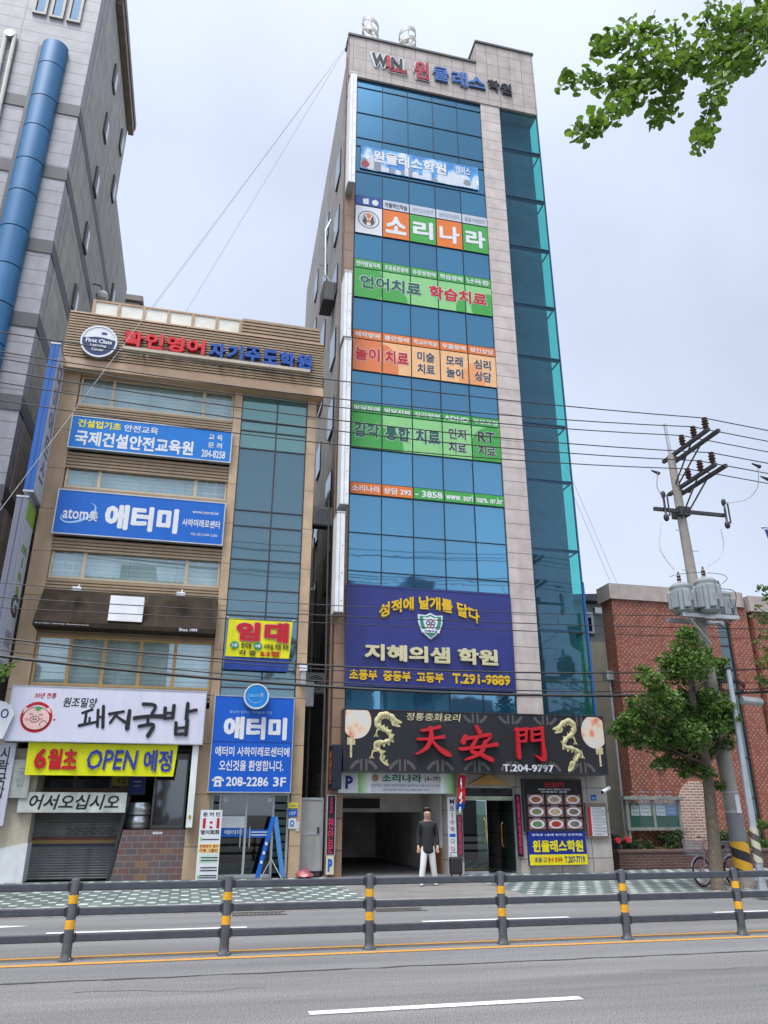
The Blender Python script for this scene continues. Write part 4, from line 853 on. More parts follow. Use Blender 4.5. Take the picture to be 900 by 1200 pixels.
for k, tx in enumerate(('소리나라', '상담 292', '- 3858', 'www. sori', 'nara. or.kr')): text(s, tx, cell(k, 10.97, 11.34, .06, .94, .2, .8), FY, WHITE, .004, .04)
# large blue academy sign
qa = quad_rect((406.4, 684.6), (597.2, 697.4), (403.8, 803.0), (603.6, 810.8), YT - .1)
BSIGN = tile_mat('blue_panel_board', (.014, .022, .155), (.013, .020, .145), (.012, .02, .12), 1.0, 5.0, .01, 0.0, .4, .2, ox=.1)
s, yf = signboard('academy_sign', 'large deep blue board with raised cream letters and a shield emblem', 'sign', qa, YT - .03, .10, BSIGN, mat('navy_edge', (.02, .03, .14), .4))
bx = lambda x0, y0, x1, y1: box_rect(x0, y0, x1, y1, yf)
X0, X1, Z0, Z1 = bx(444, 707, 561, 718); text(s, '성적에 날개를 달다', (X0, X1, Z0 - .02, Z0 + .40), yf, GOLD, .05, .05, arc=.36)
X0, X1, Z0, Z1 = bx(427, 752, 583, 781); text(s, '지혜의샘 학원', (X0, X1, Z0 - .0, Z1 - .06), yf, CREAM, .09, .06)
X0, X1, Z0, Z1 = bx(409, 791, 598, 805); a = Z0 + .03; text(s, '초등부  중등부  고등부', (X0, X0 + (X1 - X0) * .575, a, a + .29), yf, GOLD, .03, .05); text(s, 'T.291-9889', (X0 + (X1 - X0) * .63, X1, a, a + .30), yf, GOLD, .03, .05)
c = at(504, 734, yf); cx, cz = c
shp = [(0, .52), (.2, .42), (.48, .44), (.46, .1), (.34, -.25), (0, -.52), (-.34, -.25), (-.46, .1), (-.48, .44), (-.2, .42)]
MB().prism_y([(cx + x * .80, cz + z * .76) for x, z in shp], yf - .05, yf).build('shield', WHITE, s)
MB().prism_y([(cx + x * .70, cz + z * .67) for x, z in shp], yf - .058, yf - .05).build('shield_field', paint('teal_field', '#2f8f7a'), s)
MB().prism_y([(cx + x * .47, cz + z * .47 + .045) for x, z in shp], yf - .064, yf - .058).build('shield_centre', WHITE, s)
for a, mm in ((90, RED), (18, NAVY), (162, NAVY), (234, RED), (306, NAVY)): MB().ring_y(cx + .085 * math.cos(R(a)), cz + .06 + .085 * math.sin(R(a)), .042, .066, .042, .066, yf - .07, yf - .064, n=16).build('emblem_ring', mm, s)
MB().box(cx - .27, cx + .27, yf - .068, yf - .059, cz - .21, cz - .11).build('ribbon', WHITE, s)
text(s, '지혜의샘', (cx - .2, cx + .2, cz - .195, cz - .13), yf - .069, NAVY, .003, .03)
# Chinese restaurant board
YC = 21.0
qc = quad_rect((403.8, 827.8), (706.8, 842), (402.7, 901.8), (712.4, 910), YC)
qc = (qc[0], qc[1] - .0, qc[2], qc[3])
s, yf = signboard('restaurant_board', 'wide black board with big red Chinese characters, gold dragons and lanterns', 'sign', qc, YC + .45, .45, paint('charcoal_board', '#2b2b31'), DKMETAL, fw=.02)
bx = lambda x0, y0, x1, y1: box_rect(x0, y0, x1, y1, yf)
CRI = paint('crimson_letter', '#c8232f')
brush(s, 'lettering', CRI, yf, .12, [[(528, 205, 20), (580, 196, 17), (640, 182, 22)], [(500, 262, 18), (580, 258, 17), (668, 246, 24)], [(582, 188, 26), (584, 250, 30), (556, 318, 24), (488, 362, 8)], [(588, 268, 14), (636, 322, 26), (690, 358, 34), (716, 372, 10)]], 400, 820, 5.625)
brush(s, 'lettering', CRI, yf, .12, [[(468, 560, 8), (478, 578, 14)], [(436, 590, 9), (428, 610, 13)], [(434, 598, 10), (470, 593, 9), (510, 587, 11), (499, 608, 6)], [(472, 592, 10), (452, 634, 11), (480, 646, 11), (516, 664, 13)], [(496, 607, 12), (480, 642, 12), (434, 664, 4)], [(420, 630, 10), (476, 624, 9), (530, 616, 12)]], 380, 640, 2.647)
brush(s, 'lettering', CRI, yf, .12, [[(288, 132, 20), (296, 210, 20), (302, 306, 22)], [(284, 140, 17), (350, 128, 18)], [(345, 130, 17), (341, 208, 15)], [(296, 172, 13), (342, 165, 13)], [(297, 210, 14), (342, 203, 14)],
    [(370, 134, 18), (442, 124, 20)], [(440, 126, 20), (447, 215, 20), (456, 318, 24), (402, 294, 6)], [(376, 134, 17), (381, 205, 16)], [(380, 168, 13), (440, 160, 13)], [(382, 204, 14), (440, 197, 14)]], 550, 830, 5.294)
X0, X1, Z0, Z1 = bx(476, 836, 540, 848); text(s, '정통중화요리', (X0, X1, Z0 + .05, Z1 + .02), yf, CREAM, .02, .015, shear=.15)
X0, X1, Z0, Z1 = bx(589, 896, 649, 907); text(s, 'T.204-9797', (X0, X1, Z0 + .05, Z1 + .01), yf, WHITE, .02, .03)
mo = MB(); xx0 = qc[0]
for k in range(8):
    cx = qc[0] + .55 + k * 1.07; zb, zt = qc[2] + .03, qc[3] - .03
    if cx > qc[1] - .4: break
    for off in (-.07, .07):
        mo.box(cx + off - .028, cx + off + .028, yf - .006, yf, zb, zb + .30)
        if 1.2 < k < 7: mo.box(cx + off - .028, cx + off + .028, yf - .006, yf, zt - .26, zt)
    mo.ring_y(cx, zb - .16, .36, .44, .38, .47, yf - .006, yf, R(28), R(72), 10); mo.ring_y(cx, zb - .16, .36, .44, .38, .47, yf - .006, yf, R(108), R(152), 10)
    if 1.2 < k < 7: mo.ring_y(cx, zt + .14, .34, .42, .36, .44, yf - .006, yf, R(208), R(250), 10); mo.ring_y(cx, zt + .14, .34, .42, .36, .44, yf - .006, yf, R(290), R(332), 10)
mo.build('lattice_motif', paint('grey_motif', '#5e5c5c'), s)
DG = mat('dragon_gold', (.46, .42, .22), .6, 0.0, var=.35, scale=14)
def dragon(pts, ox, oy, sc, flip):
    P = [at(ox + x / sc, oy + y / sc, yf) for x, y in pts]; n = len(P); fine = []
    for i in range(n - 1):
        for t in (0, .25, .5, .75):
            a, b_, c_, d_ = P[max(i - 1, 0)], P[i], P[i + 1], P[min(i + 2, n - 1)]
            f = lambda k: .5 * (2 * b_[k] + (c_[k] - a[k]) * t + (2 * a[k] - 5 * b_[k] + 4 * c_[k] - d_[k]) * t * t + (-a[k] + 3 * b_[k] - 3 * c_[k] + d_[k]) * t ** 3)
            fine.append((f(0), yf - .02, f(1)))
    fine.append((P[-1][0], yf - .02, P[-1][1])); m = len(fine)
    rad = [.075 * (1 - .6 * (i / m) ** 1.5) + .012 * math.sin(i * 1.9) for i in range(m)]
    o = MB(); o.tube(fine, rad, 8)
    for i in range(2, m - 2, 2):              # spine fins
        a, c_ = Vector(fine[i]), Vector(fine[i + 1]); t = (c_ - a).normalized(); nn = Vector((t.z, 0, -t.x)) * (1 if flip else -1)
        o.prism_y([(a.x + t.x * .05 + nn.x * .05, a.z + t.z * .05 + nn.z * .05), (a.x + nn.x * .13, a.z + nn.z * .13), (a.x - t.x * .05 + nn.x * .05, a.z - t.z * .05 + nn.z * .05)], yf - .028, yf - .004)
    h = fine[0]; sg = -1 if flip else 1       # head with jaw, horn and whisker
    o.prism_y([(h[0] - sg * .14, h[2] + .07), (h[0] - sg * .05, h[2] + .13), (h[0] + sg * .16, h[2] + .03), (h[0] + sg * .17, h[2] - .02), (h[0] + sg * .03, h[2] - .03), (h[0] + sg * .13, h[2] - .09), (h[0] + sg * .08, h[2] - .13), (h[0] - sg * .12, h[2] - .08)], yf - .05, yf - .002)
    o.tube([(h[0] - sg * .05, yf - .02, h[2] + .1), (h[0] - sg * .2, yf - .02, h[2] + .2)], .018, 6)
    for i in (int(m * .38), int(m * .62), int(m * .8)):    # clawed legs
        a = fine[i]; sd = sg * (1 if i % 2 else -1)
        o.tube([(a[0], yf - .02, a[2]), (a[0] + sd * .14, yf - .02, a[2] - .03), (a[0] + sd * .17, yf - .02, a[2] - .14)], [.04, .03, .022], 6)
        for q_ in (-.06, 0, .06): o.tube([(a[0] + sd * .17, yf - .02, a[2] - .14), (a[0] + sd * .17 + q_, yf - .02, a[2] - .22)], .012, 5)
    o.v = [(x, yf - (yf - y) * .35, z) for x, y, z in o.v]; o.build('dragon', DG, s, smooth=True)
dragon([(360, 150), (335, 115), (290, 95), (250, 110), (232, 160), (270, 190), (310, 215), (325, 260), (280, 280), (235, 280), (222, 320), (262, 345), (265, 400), (312, 435)], 400, 820, 5.625, False)
dragon([(550, 130), (580, 95), (620, 78), (650, 110), (640, 160), (600, 190), (590, 235), (640, 250), (682, 275), (670, 310), (650, 340), (640, 375), (615, 392)], 550, 830, 5.294, True)
def lantern(px, py, tx, ty):
    c = at(px, py, yf); t = at(tx, ty, yf)
    def lm():
        m, nt, b = nodes_of('lantern_print'); N = nt.nodes; L = nt.links
        tt = N.new('ShaderNodeTexCoord'); n = N.new('ShaderNodeTexNoise'); n.inputs['Scale'].default_value = 2.5; n.inputs['Detail'].default_value = 6; L.new(tt.outputs['Object'], n.inputs['Vector'])
        r = N.new('ShaderNodeValToRGB'); L.new(n.outputs['Fac'], r.inputs[0]); e = r.color_ramp.elements
        e[0].position = .36; e[0].color = (.55, .16, .10, 1); e[1].position = .62; e[1].color = (.52, .52, .50, 1); w = e.new(.47); w.color = (.62, .50, .36, 1)
        L.new(r.outputs[0], b.inputs['Base Color']); b.inputs['Roughness'].default_value = .5; MATS['lantern_print'] = m; return m
    lmm = MATS.get('lantern_print') or lm()
    rx = .40; x0, x1 = qc[0] + .02, qc[1] - .02; P = []
    for k in range(32):
        a = 2 * math.pi * k / 32; P.append((min(max(c[0] + rx * 1.02 * math.cos(a), x0), x1), min(c[1] + .46 * math.sin(a), qc[3] - .03)))
    MB().prism_y(P, yf - .008, yf).build('lantern', lmm, s)
    MB().box(t[0] - .11, t[0] + .11, yf - .007, yf, c[1] - .62, c[1] - .43).box(t[0] - .028, t[0] + .028, yf - .0065, yf, c[1] - .95, c[1] - .62).build('lantern_tassel', DG, s)
lantern(418, 845, 411.5, 868); lantern(696, 858, 702, 876)
# rooftop letters on the tower parapet
yp_ = 21.40
rl = thing('roof_lettering', 'raised letters along the stone parapet at the tower top, two red and blue words', 'sign', (6.5, yp_, 29))
bx = lambda x0, y0, x1, y1: box_rect(x0, y0, x1, y1, yp_)
def glyph_rect(px, py, w, h):
    c = at(px, py, yp_); l, r = at(px - w / 2, py, yp_)[0], at(px + w / 2, py, yp_)[0]; t, bt = at(px, py - h / 2, yp_)[1], at(px, py + h / 2, yp_)[1]
    return l, r, bt, t
DRL = paint('dull_red_letter', '#a8283c'); LBL = paint('letter_blue', '#2f66b4')
for tx, m_, ol, b_, *q_ in (('W', BLACK, WHITE, .05, 444.8, 72.1, 18, 14), ('N', BLACK, WHITE, .05, 464.5, 76.9, 13, 14), ('class', DRL, WHITE, .05, 466, 83.5, 22, 6.5),
        ('윈', DRL, WHITE, .05, 493.6, 84.1, 17.6, 20), ('클', LBL, GREYPRT, .04, 516.3, 88.7, 17, 15.5), ('래', LBL, GREYPRT, .04, 538.1, 94, 16.5, 16.5), ('스', LBL, GREYPRT, .04, 558.4, 98.4, 19, 12),
        ('학', BLACK, GREYPRT, .03, 577.9, 101.5, 12.5, 11.5), ('원', BLACK, GREYPRT, .03, 592.3, 105.6, 12.5, 11.5)):
    text(rl, tx, glyph_rect(*q_), yp_, m_, .09, b_, outline=ol, ow=(.13 if tx in ('W', 'N', 'class') else .05))
text(rl, 'I', glyph_rect(454.6, 74.0, 4.2, 13.5), yp_ - .02, RED, .08, .05)

# ground level signs on the tower
q4 = box_rect(397, 904, 420, 928.5, 21.35); q5 = box_rect(420, 904.2, 532, 931, 21.35); zA, zB_ = (q5[2] + .02), q4[3]
s, yf = signboard('parking_sign', 'white sign with a navy letter P over the garage entrance', 'sign', (q4[0], q4[1] - .01, zA, zB_), 21.5, .15, WHITE, None)
text(s, 'P', sub((q4[0], q4[1], zA, zB_), .34, .2, .72, .82), yf, NAVY, .006, .06)
s, yf = signboard('clinic_sign', 'white sign with green edges and green letters over the garage entrance', 'sign', (q5[0], q5[1], zA, zB_), 21.5, .15, WHITE, None)
qq = (q5[0], q5[1], zA, zB_)
def fade(u0, u1, rev):
    for k in range(6):
        a = u0 + (u1 - u0) * k / 6; b_ = u0 + (u1 - u0) * (k + 1) / 6; t = (k / 5) if not rev else 1 - k / 5
        r_ = sub(qq, a, 0.0, b_, 1.0); MB().box(r_[0], r_[1], yf - .002, yf, r_[2] + .001, r_[3] - .001).build('green_edge', mat('green_edge_%d' % round(t * 5), (.18 + .58 * t, .48 + .3 * t, .12 + .66 * t), .45, var=.02), s)
fade(0.0, .13, False); fade(.86, 1.0, True)
text(s, '소리나라', sub(qq, .24, .1, .66, .48), yf, paint('teal_letters', '#157a63'), .006, .05); text(s, '(4~7F)', sub(qq, .69, .2, .86, .48), yf, DKGREY, .004, .03)
text(s, '언어치료, 학습치료/감각통합, 놀이치료, 미술치료, RT치료', sub(qq, .13, .56, .85, .70), yf, GREYPRT, .003, .02); text(s, '(심리상담) 대표292-3858 208-9991', sub(qq, .25, .77, .74, .90), yf, GREYPRT, .003, .025)
MB().disc_y(*((lambda r_: (r_[0], r_[3]))(sub(qq, .175, .28, .2, .5))), .09, .10, yf - .004, yf, 16).build('emblem', paint('brown_emblem', '#b08a6a'), s)
q6 = quad_rect((384.5, 932), (394, 932), (381.5, 1002), (391.5, 1002), 21.40)
s, yf = signboard('post_sign', 'narrow black post sign with pink letters left of the garage', 'sign', q6, 21.45, .05, BLACK, GALV, fw=.01)
text(s, '\n'.join('중화요리'), sub(q6, .34, .03, .66, .32), yf, PINK, .004, .02)
text(s, '\n'.join('천안문'), sub(q6, .16, .38, .84, .97), yf, paint('rose_letter', '#d8365a'), .004, .03)
q7 = quad_rect((382.8, 1003), (391.8, 1003), (381.8, 1025), (390.8, 1025), 21.38)
s, yf = signboard('post_parking_plate', 'small cream plate with a blue letter P low on the garage post', 'sign', q7, 21.45, .06, paint('cream_plate', '#dcd9b8'), None)
text(s, 'P', sub(q7, .2, .15, .8, .85), yf, BLUE, .006, .07)
# projecting navy box
q8 = box_rect(390.5, 872, 400, 925, 20.75)
s = thing('projecting_sign', 'small navy projecting box sign with faded orange letters beside the black restaurant board', 'sign', (q8[0], 21.1, q8[2]))
MB().box(q8[0], q8[1], 20.75, 21.46, q8[2], q8[3]).build('panel', paint('navy_box', '#1d2233'), s, bevel=.02)
text(s, '\n'.join('천안문'), (20.85, 21.3, q8[2] + .15, q8[3] - .15), q8[0], paint('faded_orange', '#b0683c'), .006, .03, face='-X')
q9 = quad_rect((526.5, 934), (533, 934), (526, 1009), (532.5, 1009), 21.44)
q9 = (q9[0] - .02, q9[1] + .05, q9[2], q9[3])
s, yf = signboard('post_sign', 'narrow white post sign with black vertical letters right of the garage', 'sign', q9, 21.49, .05, WHITE, None)
for k, tx in enumerate('MBI수학'): text(s, tx, sub(q9, .2, .03 + k * .11, .85, .115 + k * .11), yf, DKGREY, .004, .015, keep=True)
MB().box(q9[0] + .03, q9[1] - .03, yf - .004, yf, q9[3] - (q9[3] - q9[2]) * .63, q9[3] - (q9[3] - q9[2]) * .58).build('blue_mark', BLUE, s)
for k, tx in enumerate('다다'): text(s, tx, sub(q9, .2, .66 + k * .12, .85, .74 + k * .12), yf, DKGREY, .004, .015, keep=True)
q10 = quad_rect((536.5, 955), (540.5, 955), (536.2, 1004), (540.2, 1004), 21.42)
q10 = (q10[0], q10[1] + .06, q10[2], q10[3])
s, yf = signboard('post_sign', 'narrow grey post sign with pink letters left of the restaurant door', 'sign', q10, 21.49, .05, paint('grey_post_sign', '#4a4547'), None)
text(s, '\n'.join('여행은즐거워라'), sub(q10, .22, .03, .78, .97), yf, PINK, .004, .03)
q11 = quad_rect((605.5, 931), (611, 931), (607, 1004), (613, 1004), 21.42)
s, yf = signboard('post_sign', 'narrow black post sign with pink letters right of the restaurant door', 'sign', q11, 21.49, .05, BLACK, None)
text(s, '\n'.join('친절봉사 정성요리'.replace(' ', '')), sub(q11, .2, .03, .8, .97), yf, PINK, .004, .03)
# hanging flag banner
q12 = quad_rect((536.5, 908), (546, 908), (532, 947), (543, 950), 21.1)
s = thing('hanging_banner', 'red and blue cloth banner hanging left of the restaurant door', 'banner', (q12[0] + .1, 21.15, q12[2]))
n = 10; mb = MB(); mb2 = MB()
for k in range(n):
    a, b_ = k / n, (k + 1) / n; f = lambda t: (q12[0] + .10 - .10 * t, q12[1] + .08 - .10 * t, 21.12 + .03 * math.sin(t * 7), q12[3] - (q12[3] - q12[2]) * t)
    A, B = f(a), f(b_); (mb if k < 8 else mb2).add([(A[0], A[2], A[3]), (A[1], A[2] + .02, A[3]), (B[1], B[2] + .02, B[3]), (B[0], B[2], B[3])], [(0, 1, 2, 3)])
mb.build('cloth', RED, s, smooth=True); mb2.build('hem', paint('banner_blue', '#1f55b5'), s, smooth=True)
brush(s, 'lettering', WHITE, 21.085, .004, [[(365, 250, 30), (365, 380, 46)], [(372, 400, 20), (372, 490, 10)], [(375, 580, 32), (350, 700, 60)], [(385, 750, 34), (345, 830, 26)], [(345, 930, 44), (330, 1030, 32)]], 522, 900, 20.0)
MB().tube([(q12[0] + .05, 21.12, q12[3] + .02), (q12[1] + .12, 21.14, q12[3] + .02)], .012, 6).tube([(q12[0] + .2, 21.12, q12[3] + .02), (q12[0] + .2, 21.5, q12[3] + .05)], .012, 6).build('rod', GALV, s)
# menu board, academy plate, directory
ym = 21.36
qm = (9.22, 11.03, 1.235, 2.60)
k_ = ym / 21.5
qm = (qm[0] * k_, qm[1] * k_, CZ + (qm[2] - CZ) * k_, CZ + (qm[3] - CZ) * k_)
s, yf = signboard('menu_board', 'black menu board with nine photographed dishes beside the restaurant door', 'sign', qm, 21.49, .13, BLACK, DKMETAL, fw=.02)
text(s, '天安門', sub(qm, .36, .05, .70, .16), yf, RED, .004, .04); text(s, '정성을 다하는 중화요리 전문점', sub(qm, .25, .18, .80, .215), yf, WHITE, .003, .02); text(s, '단체예약 환영', sub(qm, .30, .23, .74, .265), yf, WHITE, .003, .02)
FOOD = [paint('food_%d' % i, h, var=.5, scale=26) for i, h in enumerate(('#a8663f', '#b7a184', '#c08a55', '#8c8660', '#c9b58a', '#7a7467', '#6f8f63', '#b5402a', '#80776f'))]
PLACE = paint('rose_tablecloth', '#9c6d6d', var=.3, scale=12)
for i in range(9):
    r0, c0 = divmod(i, 3); r4 = sub(qm, .065 + c0 * .315, .30 + r0 * .238, .065 + c0 * .315 + .275, .30 + r0 * .238 + .19)
    f = MB().box(r4[0], r4[1], yf - .004, yf, r4[2], r4[3]).build('dish_photo', PLACE, s); cx, cz = (r4[0] + r4[1]) / 2, (r4[2] + r4[3]) / 2; w, h = (r4[1] - r4[0]) / 2, (r4[3] - r4[2]) / 2
    MB().disc_y(cx, cz, w * .86, h * .88, yf - .007, yf - .004, 24).build('plate', WHITE, f); MB().disc_y(cx, cz, w * .60, h * .60, yf - .010, yf - .007, 18).build('food', FOOD[i], f)
    MB().box(cx - .12, cx + .10, yf - .003, yf, r4[2] - .055, r4[2] - .030).build('caption', GREYPRT, s)
qn = (9.29 * k_, 11.03 * k_, CZ + (.36 - CZ) * k_, CZ + (1.222 - CZ) * k_)
s, yf = signboard('academy_plate', 'blue and yellow board with big yellow letters under the menu of dishes', 'sign', qn, 21.49, .13, paint('royal_blue_board', '#15308f'), None)
yb_ = sub(qn, 0, .69, 1, 1); MB().box(yb_[0], yb_[1], yf - .004, yf, yb_[2], yb_[3]).build('yellow_band', YEL, s)
text(s, '윈클래스학원', sub(qn, .06, .26, .94, .62), yf, YEL, .008, .055); text(s, '영화관 1층에 위치한 전문학원', sub(qn, .06, .07, .94, .14), yf, WHITE, .003, .02)
text(s, '초등·고', sub(qn, .08, .77, .29, .92), yf - .004, NAVY, .004, .03); text(s, '중·수 전과목', sub(qn, .31, .77, .56, .92), yf - .004, RED, .004, .03); text(s, 'T.207-7719', sub(qn, .60, .75, .95, .94), yf - .004, NAVY, .004, .04)
qd = box_rect(685.5, 941, 714, 982, 21.42)
s, yf = signboard('floor_directory', 'white floor directory with red tabs on the stone wall under the camera', 'sign', qd, 21.49, .06, mat('bronze_frame', (.20, .17, .12), .4, .5), None)
for k in range(10):
    r4 = sub(qd, .08, .12 + k * .083, .94, .12 + k * .083 + .07)
    MB().box(r4[0], r4[1], yf - .004, yf, r4[2], r4[3]).build('name_strip', WHITE, s); MB().box(r4[0], r4[0] + .10, yf - .006, yf - .004, r4[2], r4[3]).build('floor_tab', RED, s)
    MB().box(r4[0] + .15, r4[0] + .45 + .08 * (k % 3), yf - .006, yf - .004, r4[2] + .025, r4[3] - .022).build('name_print', GREYPRT, s)
qh = box_rect(692.5, 931.5, 699, 938, 21.47)
s, yf = signboard('house_number_plate', 'small blue house number plate on stone above the directory', 'plate', qh, 21.49, .02, BLUE, None); text(s, '131', sub(qh, .2, .4, .8, .8), yf, WHITE, .003, .03)
# security camera
c = at(709, 926, 21.2); s = thing('security_camera', 'white security camera on the stone corner of the tower', 'camera', (c[0], 21.3, c[1]))
mb = MB(); a = Vector((c[0] + .16, 21.25, c[1] + .06)); b_ = Vector((c[0] - .20, 21.0, c[1] - .06)); mb.tube([a, b_], .055, 12); mb.build('camera_body', WHITE, s, smooth=True)
MB().tube([b_ + (b_ - a).normalized() * .001, b_ + (b_ - a).normalized() * .012], .045, 12).build('lens', BLACK, s); MB().tube([(c[0] + .05, 21.2, c[1]), (c[0] + .05, 21.3, c[1] - .1), (c[0] + .05, 21.5, c[1] - .1)], .02, 8).build('bracket', WHITE, s)

# vertical light boxes on the tower's left corner
for (y0_, y1_, xa, xb_), lab in zip(((85, 213, 410.5, 418.5), (318, 394, 403, 412.5), (397, 590, 400, 412), (600, 716, 393, 404.5)),
        ('white light box, the topmost on the left corner of the glass tower', 'short white light box beside the green and orange window signs on the tower corner', 'longest white light box halfway up the left corner of the glass tower', 'white light box, the lowest on the left corner of the glass tower')):
    p0 = at(xb_, y0_ + 1, 20.8); p1 = at(xb_ - (y1_ - y0_) * .02, y1_, 20.8); x1_ = (p0[0] + p1[0]) / 2
    s = thing('light_box', lab, 'sign', (x1_, 21.2, p1[1]), 'white vertical light boxes on the tower corner')
    MB().box(x1_ - .24, x1_, 20.8, 21.46, p1[1], p0[1]).build('panel', mat('white_sheet', (.66, .67, .66), .45, var=.08, streak=.3), s)
    e = MB(); e.box(x1_ - .255, x1_ + .012, 20.785, 21.46, p1[1] - .04, p1[1] - .001).box(x1_ - .255, x1_ + .012, 20.785, 21.46, p0[1] + .001, p0[1] + .04); e.box(x1_ - .15, x1_ - .13, 20.79, 20.799, p1[1], p0[1]); e.build('cap', GALV, s)
    rv = MB()
    nn = max(3, int((p0[1] - p1[1]) / .8))
    for k in range(nn): rv.disc_y(x1_ - .06, p1[1] + .3 + k * (p0[1] - p1[1] - .5) / nn, .015, .015, 20.79, 20.799, 8)
    rv.build('rivet', DKMETAL, s)

# ================================================================== SIGNS ON THE TAN BUILDING
ys = YL
q = quad_rect((85.3, 485.3), (272, 508), (79.1, 523.1), (269.8, 543.1), ys - .12)
SB = paint('safety_blue', '#0f7ad0')
s, yf = signboard('institute_sign', 'upper wide blue sign with yellow and white letters on the tan building', 'sign', q, ys + .03, .16, SB, GALV, fw=.02)
text(s, '건설업기초', sub(q, .04, .10, .30, .34), yf, YEL, .006, .045); text(s, '안전교육', sub(q, .32, .12, .53, .34), yf, WHITE, .006, .03)
text(s, '국제건설안전교육원', sub(q, .035, .44, .76, .90), yf, WHITE, .006, .045)
text(s, '교 육', sub(q, .85, .14, .94, .32), yf, WHITE, .006, .03); text(s, '문 의', sub(q, .85, .40, .94, .58), yf, WHITE, .006, .03); text(s, '204-8258', sub(q, .815, .66, .965, .90), yf, WHITE, .006, .035)
q = quad_rect((69.8, 573.3), (264.9, 589.8), (60, 624.4), (260, 639.1), ys - .12)
s, yf = signboard('shop_sign', 'lower wide blue sign with big white letters and a swoosh on the tan building', 'sign', q, ys + .03, .16, paint('azure_sign', '#0c66c6'), GALV, fw=.02)
text(s, 'atom', sub(q, .045, .44, .19, .66), yf, WHITE, .006, .02); text(s, '美', sub(q, .195, .44, .245, .68), yf, WHITE, .006, .02)
text(s, '애터미', sub(q, .285, .24, .72, .82), yf, WHITE, .006, .075)
text(s, '사하미래로센터', sub(q, .745, .44, .975, .62), yf, WHITE, .006, .03); text(s, 'www.atomi.kr', sub(q, .80, .22, .965, .30), yf, WHITE, .004, .015); text(s, 'TEL.051)208-2286', sub(q, .80, .76, .965, .83), yf, WHITE, .004, .015)
cx, cz = (sub(q, .12, .5, .2, .6)[0] + .0, sub(q, 0, .5, 1, .6)[3]); sw_ = MB()
for k in range(24):
    a0, a1 = R(-200 + k * 10.5), R(-200 + (k + 1) * 10.5); t0, t1 = .035 * math.sin(math.pi * k / 24) + .004, .035 * math.sin(math.pi * (k + 1) / 24) + .004
    f = lambda a, w: (cx + (.44 + w) * math.cos(a) * 1.0 + .05, cz + (.30 + w) * math.sin(a) * .9 + .16 * math.cos(a))
    P = [f(a0, -t0), f(a1, -t1), f(a1, t1), f(a0, t0)]; sw_.prism_y(P, yf - .005, yf)
sw_.build('swoosh', paint('pale_blue_print', '#9cc8ee'), s)
# letters and round badge on the parapet
yp2 = 21.2; rl = thing('parapet_lettering', 'raised red and blue letters on the ribbed parapet of the tan building', 'sign', (-.5, yp2, 15))
bx = lambda x0, y0, x1, y1, Y=yp2: box_rect(x0, y0, x1, y1, Y)
X0, X1, Z0, Z1 = bx(145.8, 390, 240, 423); w = (X1 - X0) / 5
rd = paint('signal_red_letter', '#d8232c'); bd = paint('deep_blue_letter', '#1d4fa4')
zb_ = Z0 + .04; hh = .56
for k, c_ in enumerate('확인영어'): text(rl, c_, (X0 + k * (X1 - X0) / 4 + .03, X0 + (k + 1) * (X1 - X0) / 4 - .03, zb_ + .07, zb_ + .07 + hh), yp2, rd, .14, .055)
X0, X1, Z0, Z1 = bx(245, 406, 365.5, 440)
for k, c_ in enumerate('자기주도학원'): text(rl, c_, (X0 + k * (X1 - X0) / 6 + .03, X0 + (k + 1) * (X1 - X0) / 6 - .03, zb_ + .04, zb_ + .60), yp2, bd, .14, .07)
X0, X1, Z0, Z1 = bx(143, 415.5, 363, 446, 20.9)
MB().box(X0, X1, 20.85, 20.98, zb_ - .18, zb_ - .08).build('light_trough', mat('dull_trough', (.38, .34, .26), .5), rl)
tr = MB()
for u in (.1, .5, .9): tr.box(X0 + (X1 - X0) * u, X0 + (X1 - X0) * u + .05, 20.981, 21.2, zb_ - .16, zb_ - .10)
tr.build('bracket', GALV, rl)
c = at(116, 400, 21.0); e = at(137, 400, 21.0); rr = e[0] - c[0]
s = thing('round_badge', 'round white and navy badge sign on the left end of the ribbed parapet', 'sign', (c[0], 21.2, c[1] - rr))
MB().disc_y(c[0], c[1], rr, rr * 1.05, 21.0, 21.2, 40).build('panel', WHITE, s)
MB().ring_y(c[0], c[1], rr - .03, rr + .02, (rr - .03) * 1.05, (rr + .02) * 1.05, 20.985, 21.19, n=40).build('rim', STEEL, s)
half = [(c[0] + (rr - .03) * math.cos(a), c[1] + (rr - .03) * 1.05 * math.sin(a)) for a in [R(-178 + 176 * k / 24) for k in range(25)]]
half = [(c[0] - (rr - .03), c[1] + .08)] + half + [(c[0] + (rr - .03), c[1] + .08)]
half += [(c[0] + (rr - .1) * (1 - 2 * k / 8), c[1] + .08 + .07 * math.sin(math.pi * k / 8)) for k in range(1, 8)]
MB().prism_y(half, 20.992, 20.999).build('navy_field', paint('badge_navy', '#1c3460'), s)
text(s, 'First Class', (c[0] - rr * .74, c[0] + rr * .74, c[1] - .07, c[1] + .07), 20.992, WHITE, .01, .045); text(s, 'Learning', (c[0] - rr * .45, c[0] + rr * .45, c[1] - .21, c[1] - .11), 20.992, WHITE, .01, .03); text(s, 'Center', (c[0] - rr * .34, c[0] + rr * .34, c[1] - .34, c[1] - .25), 20.992, WHITE, .01, .03)
MB().box(c[0] + .05, c[0] + .2, 20.99, 20.999, c[1] + .26, c[1] + .33).build('emblem', NAVY, s)
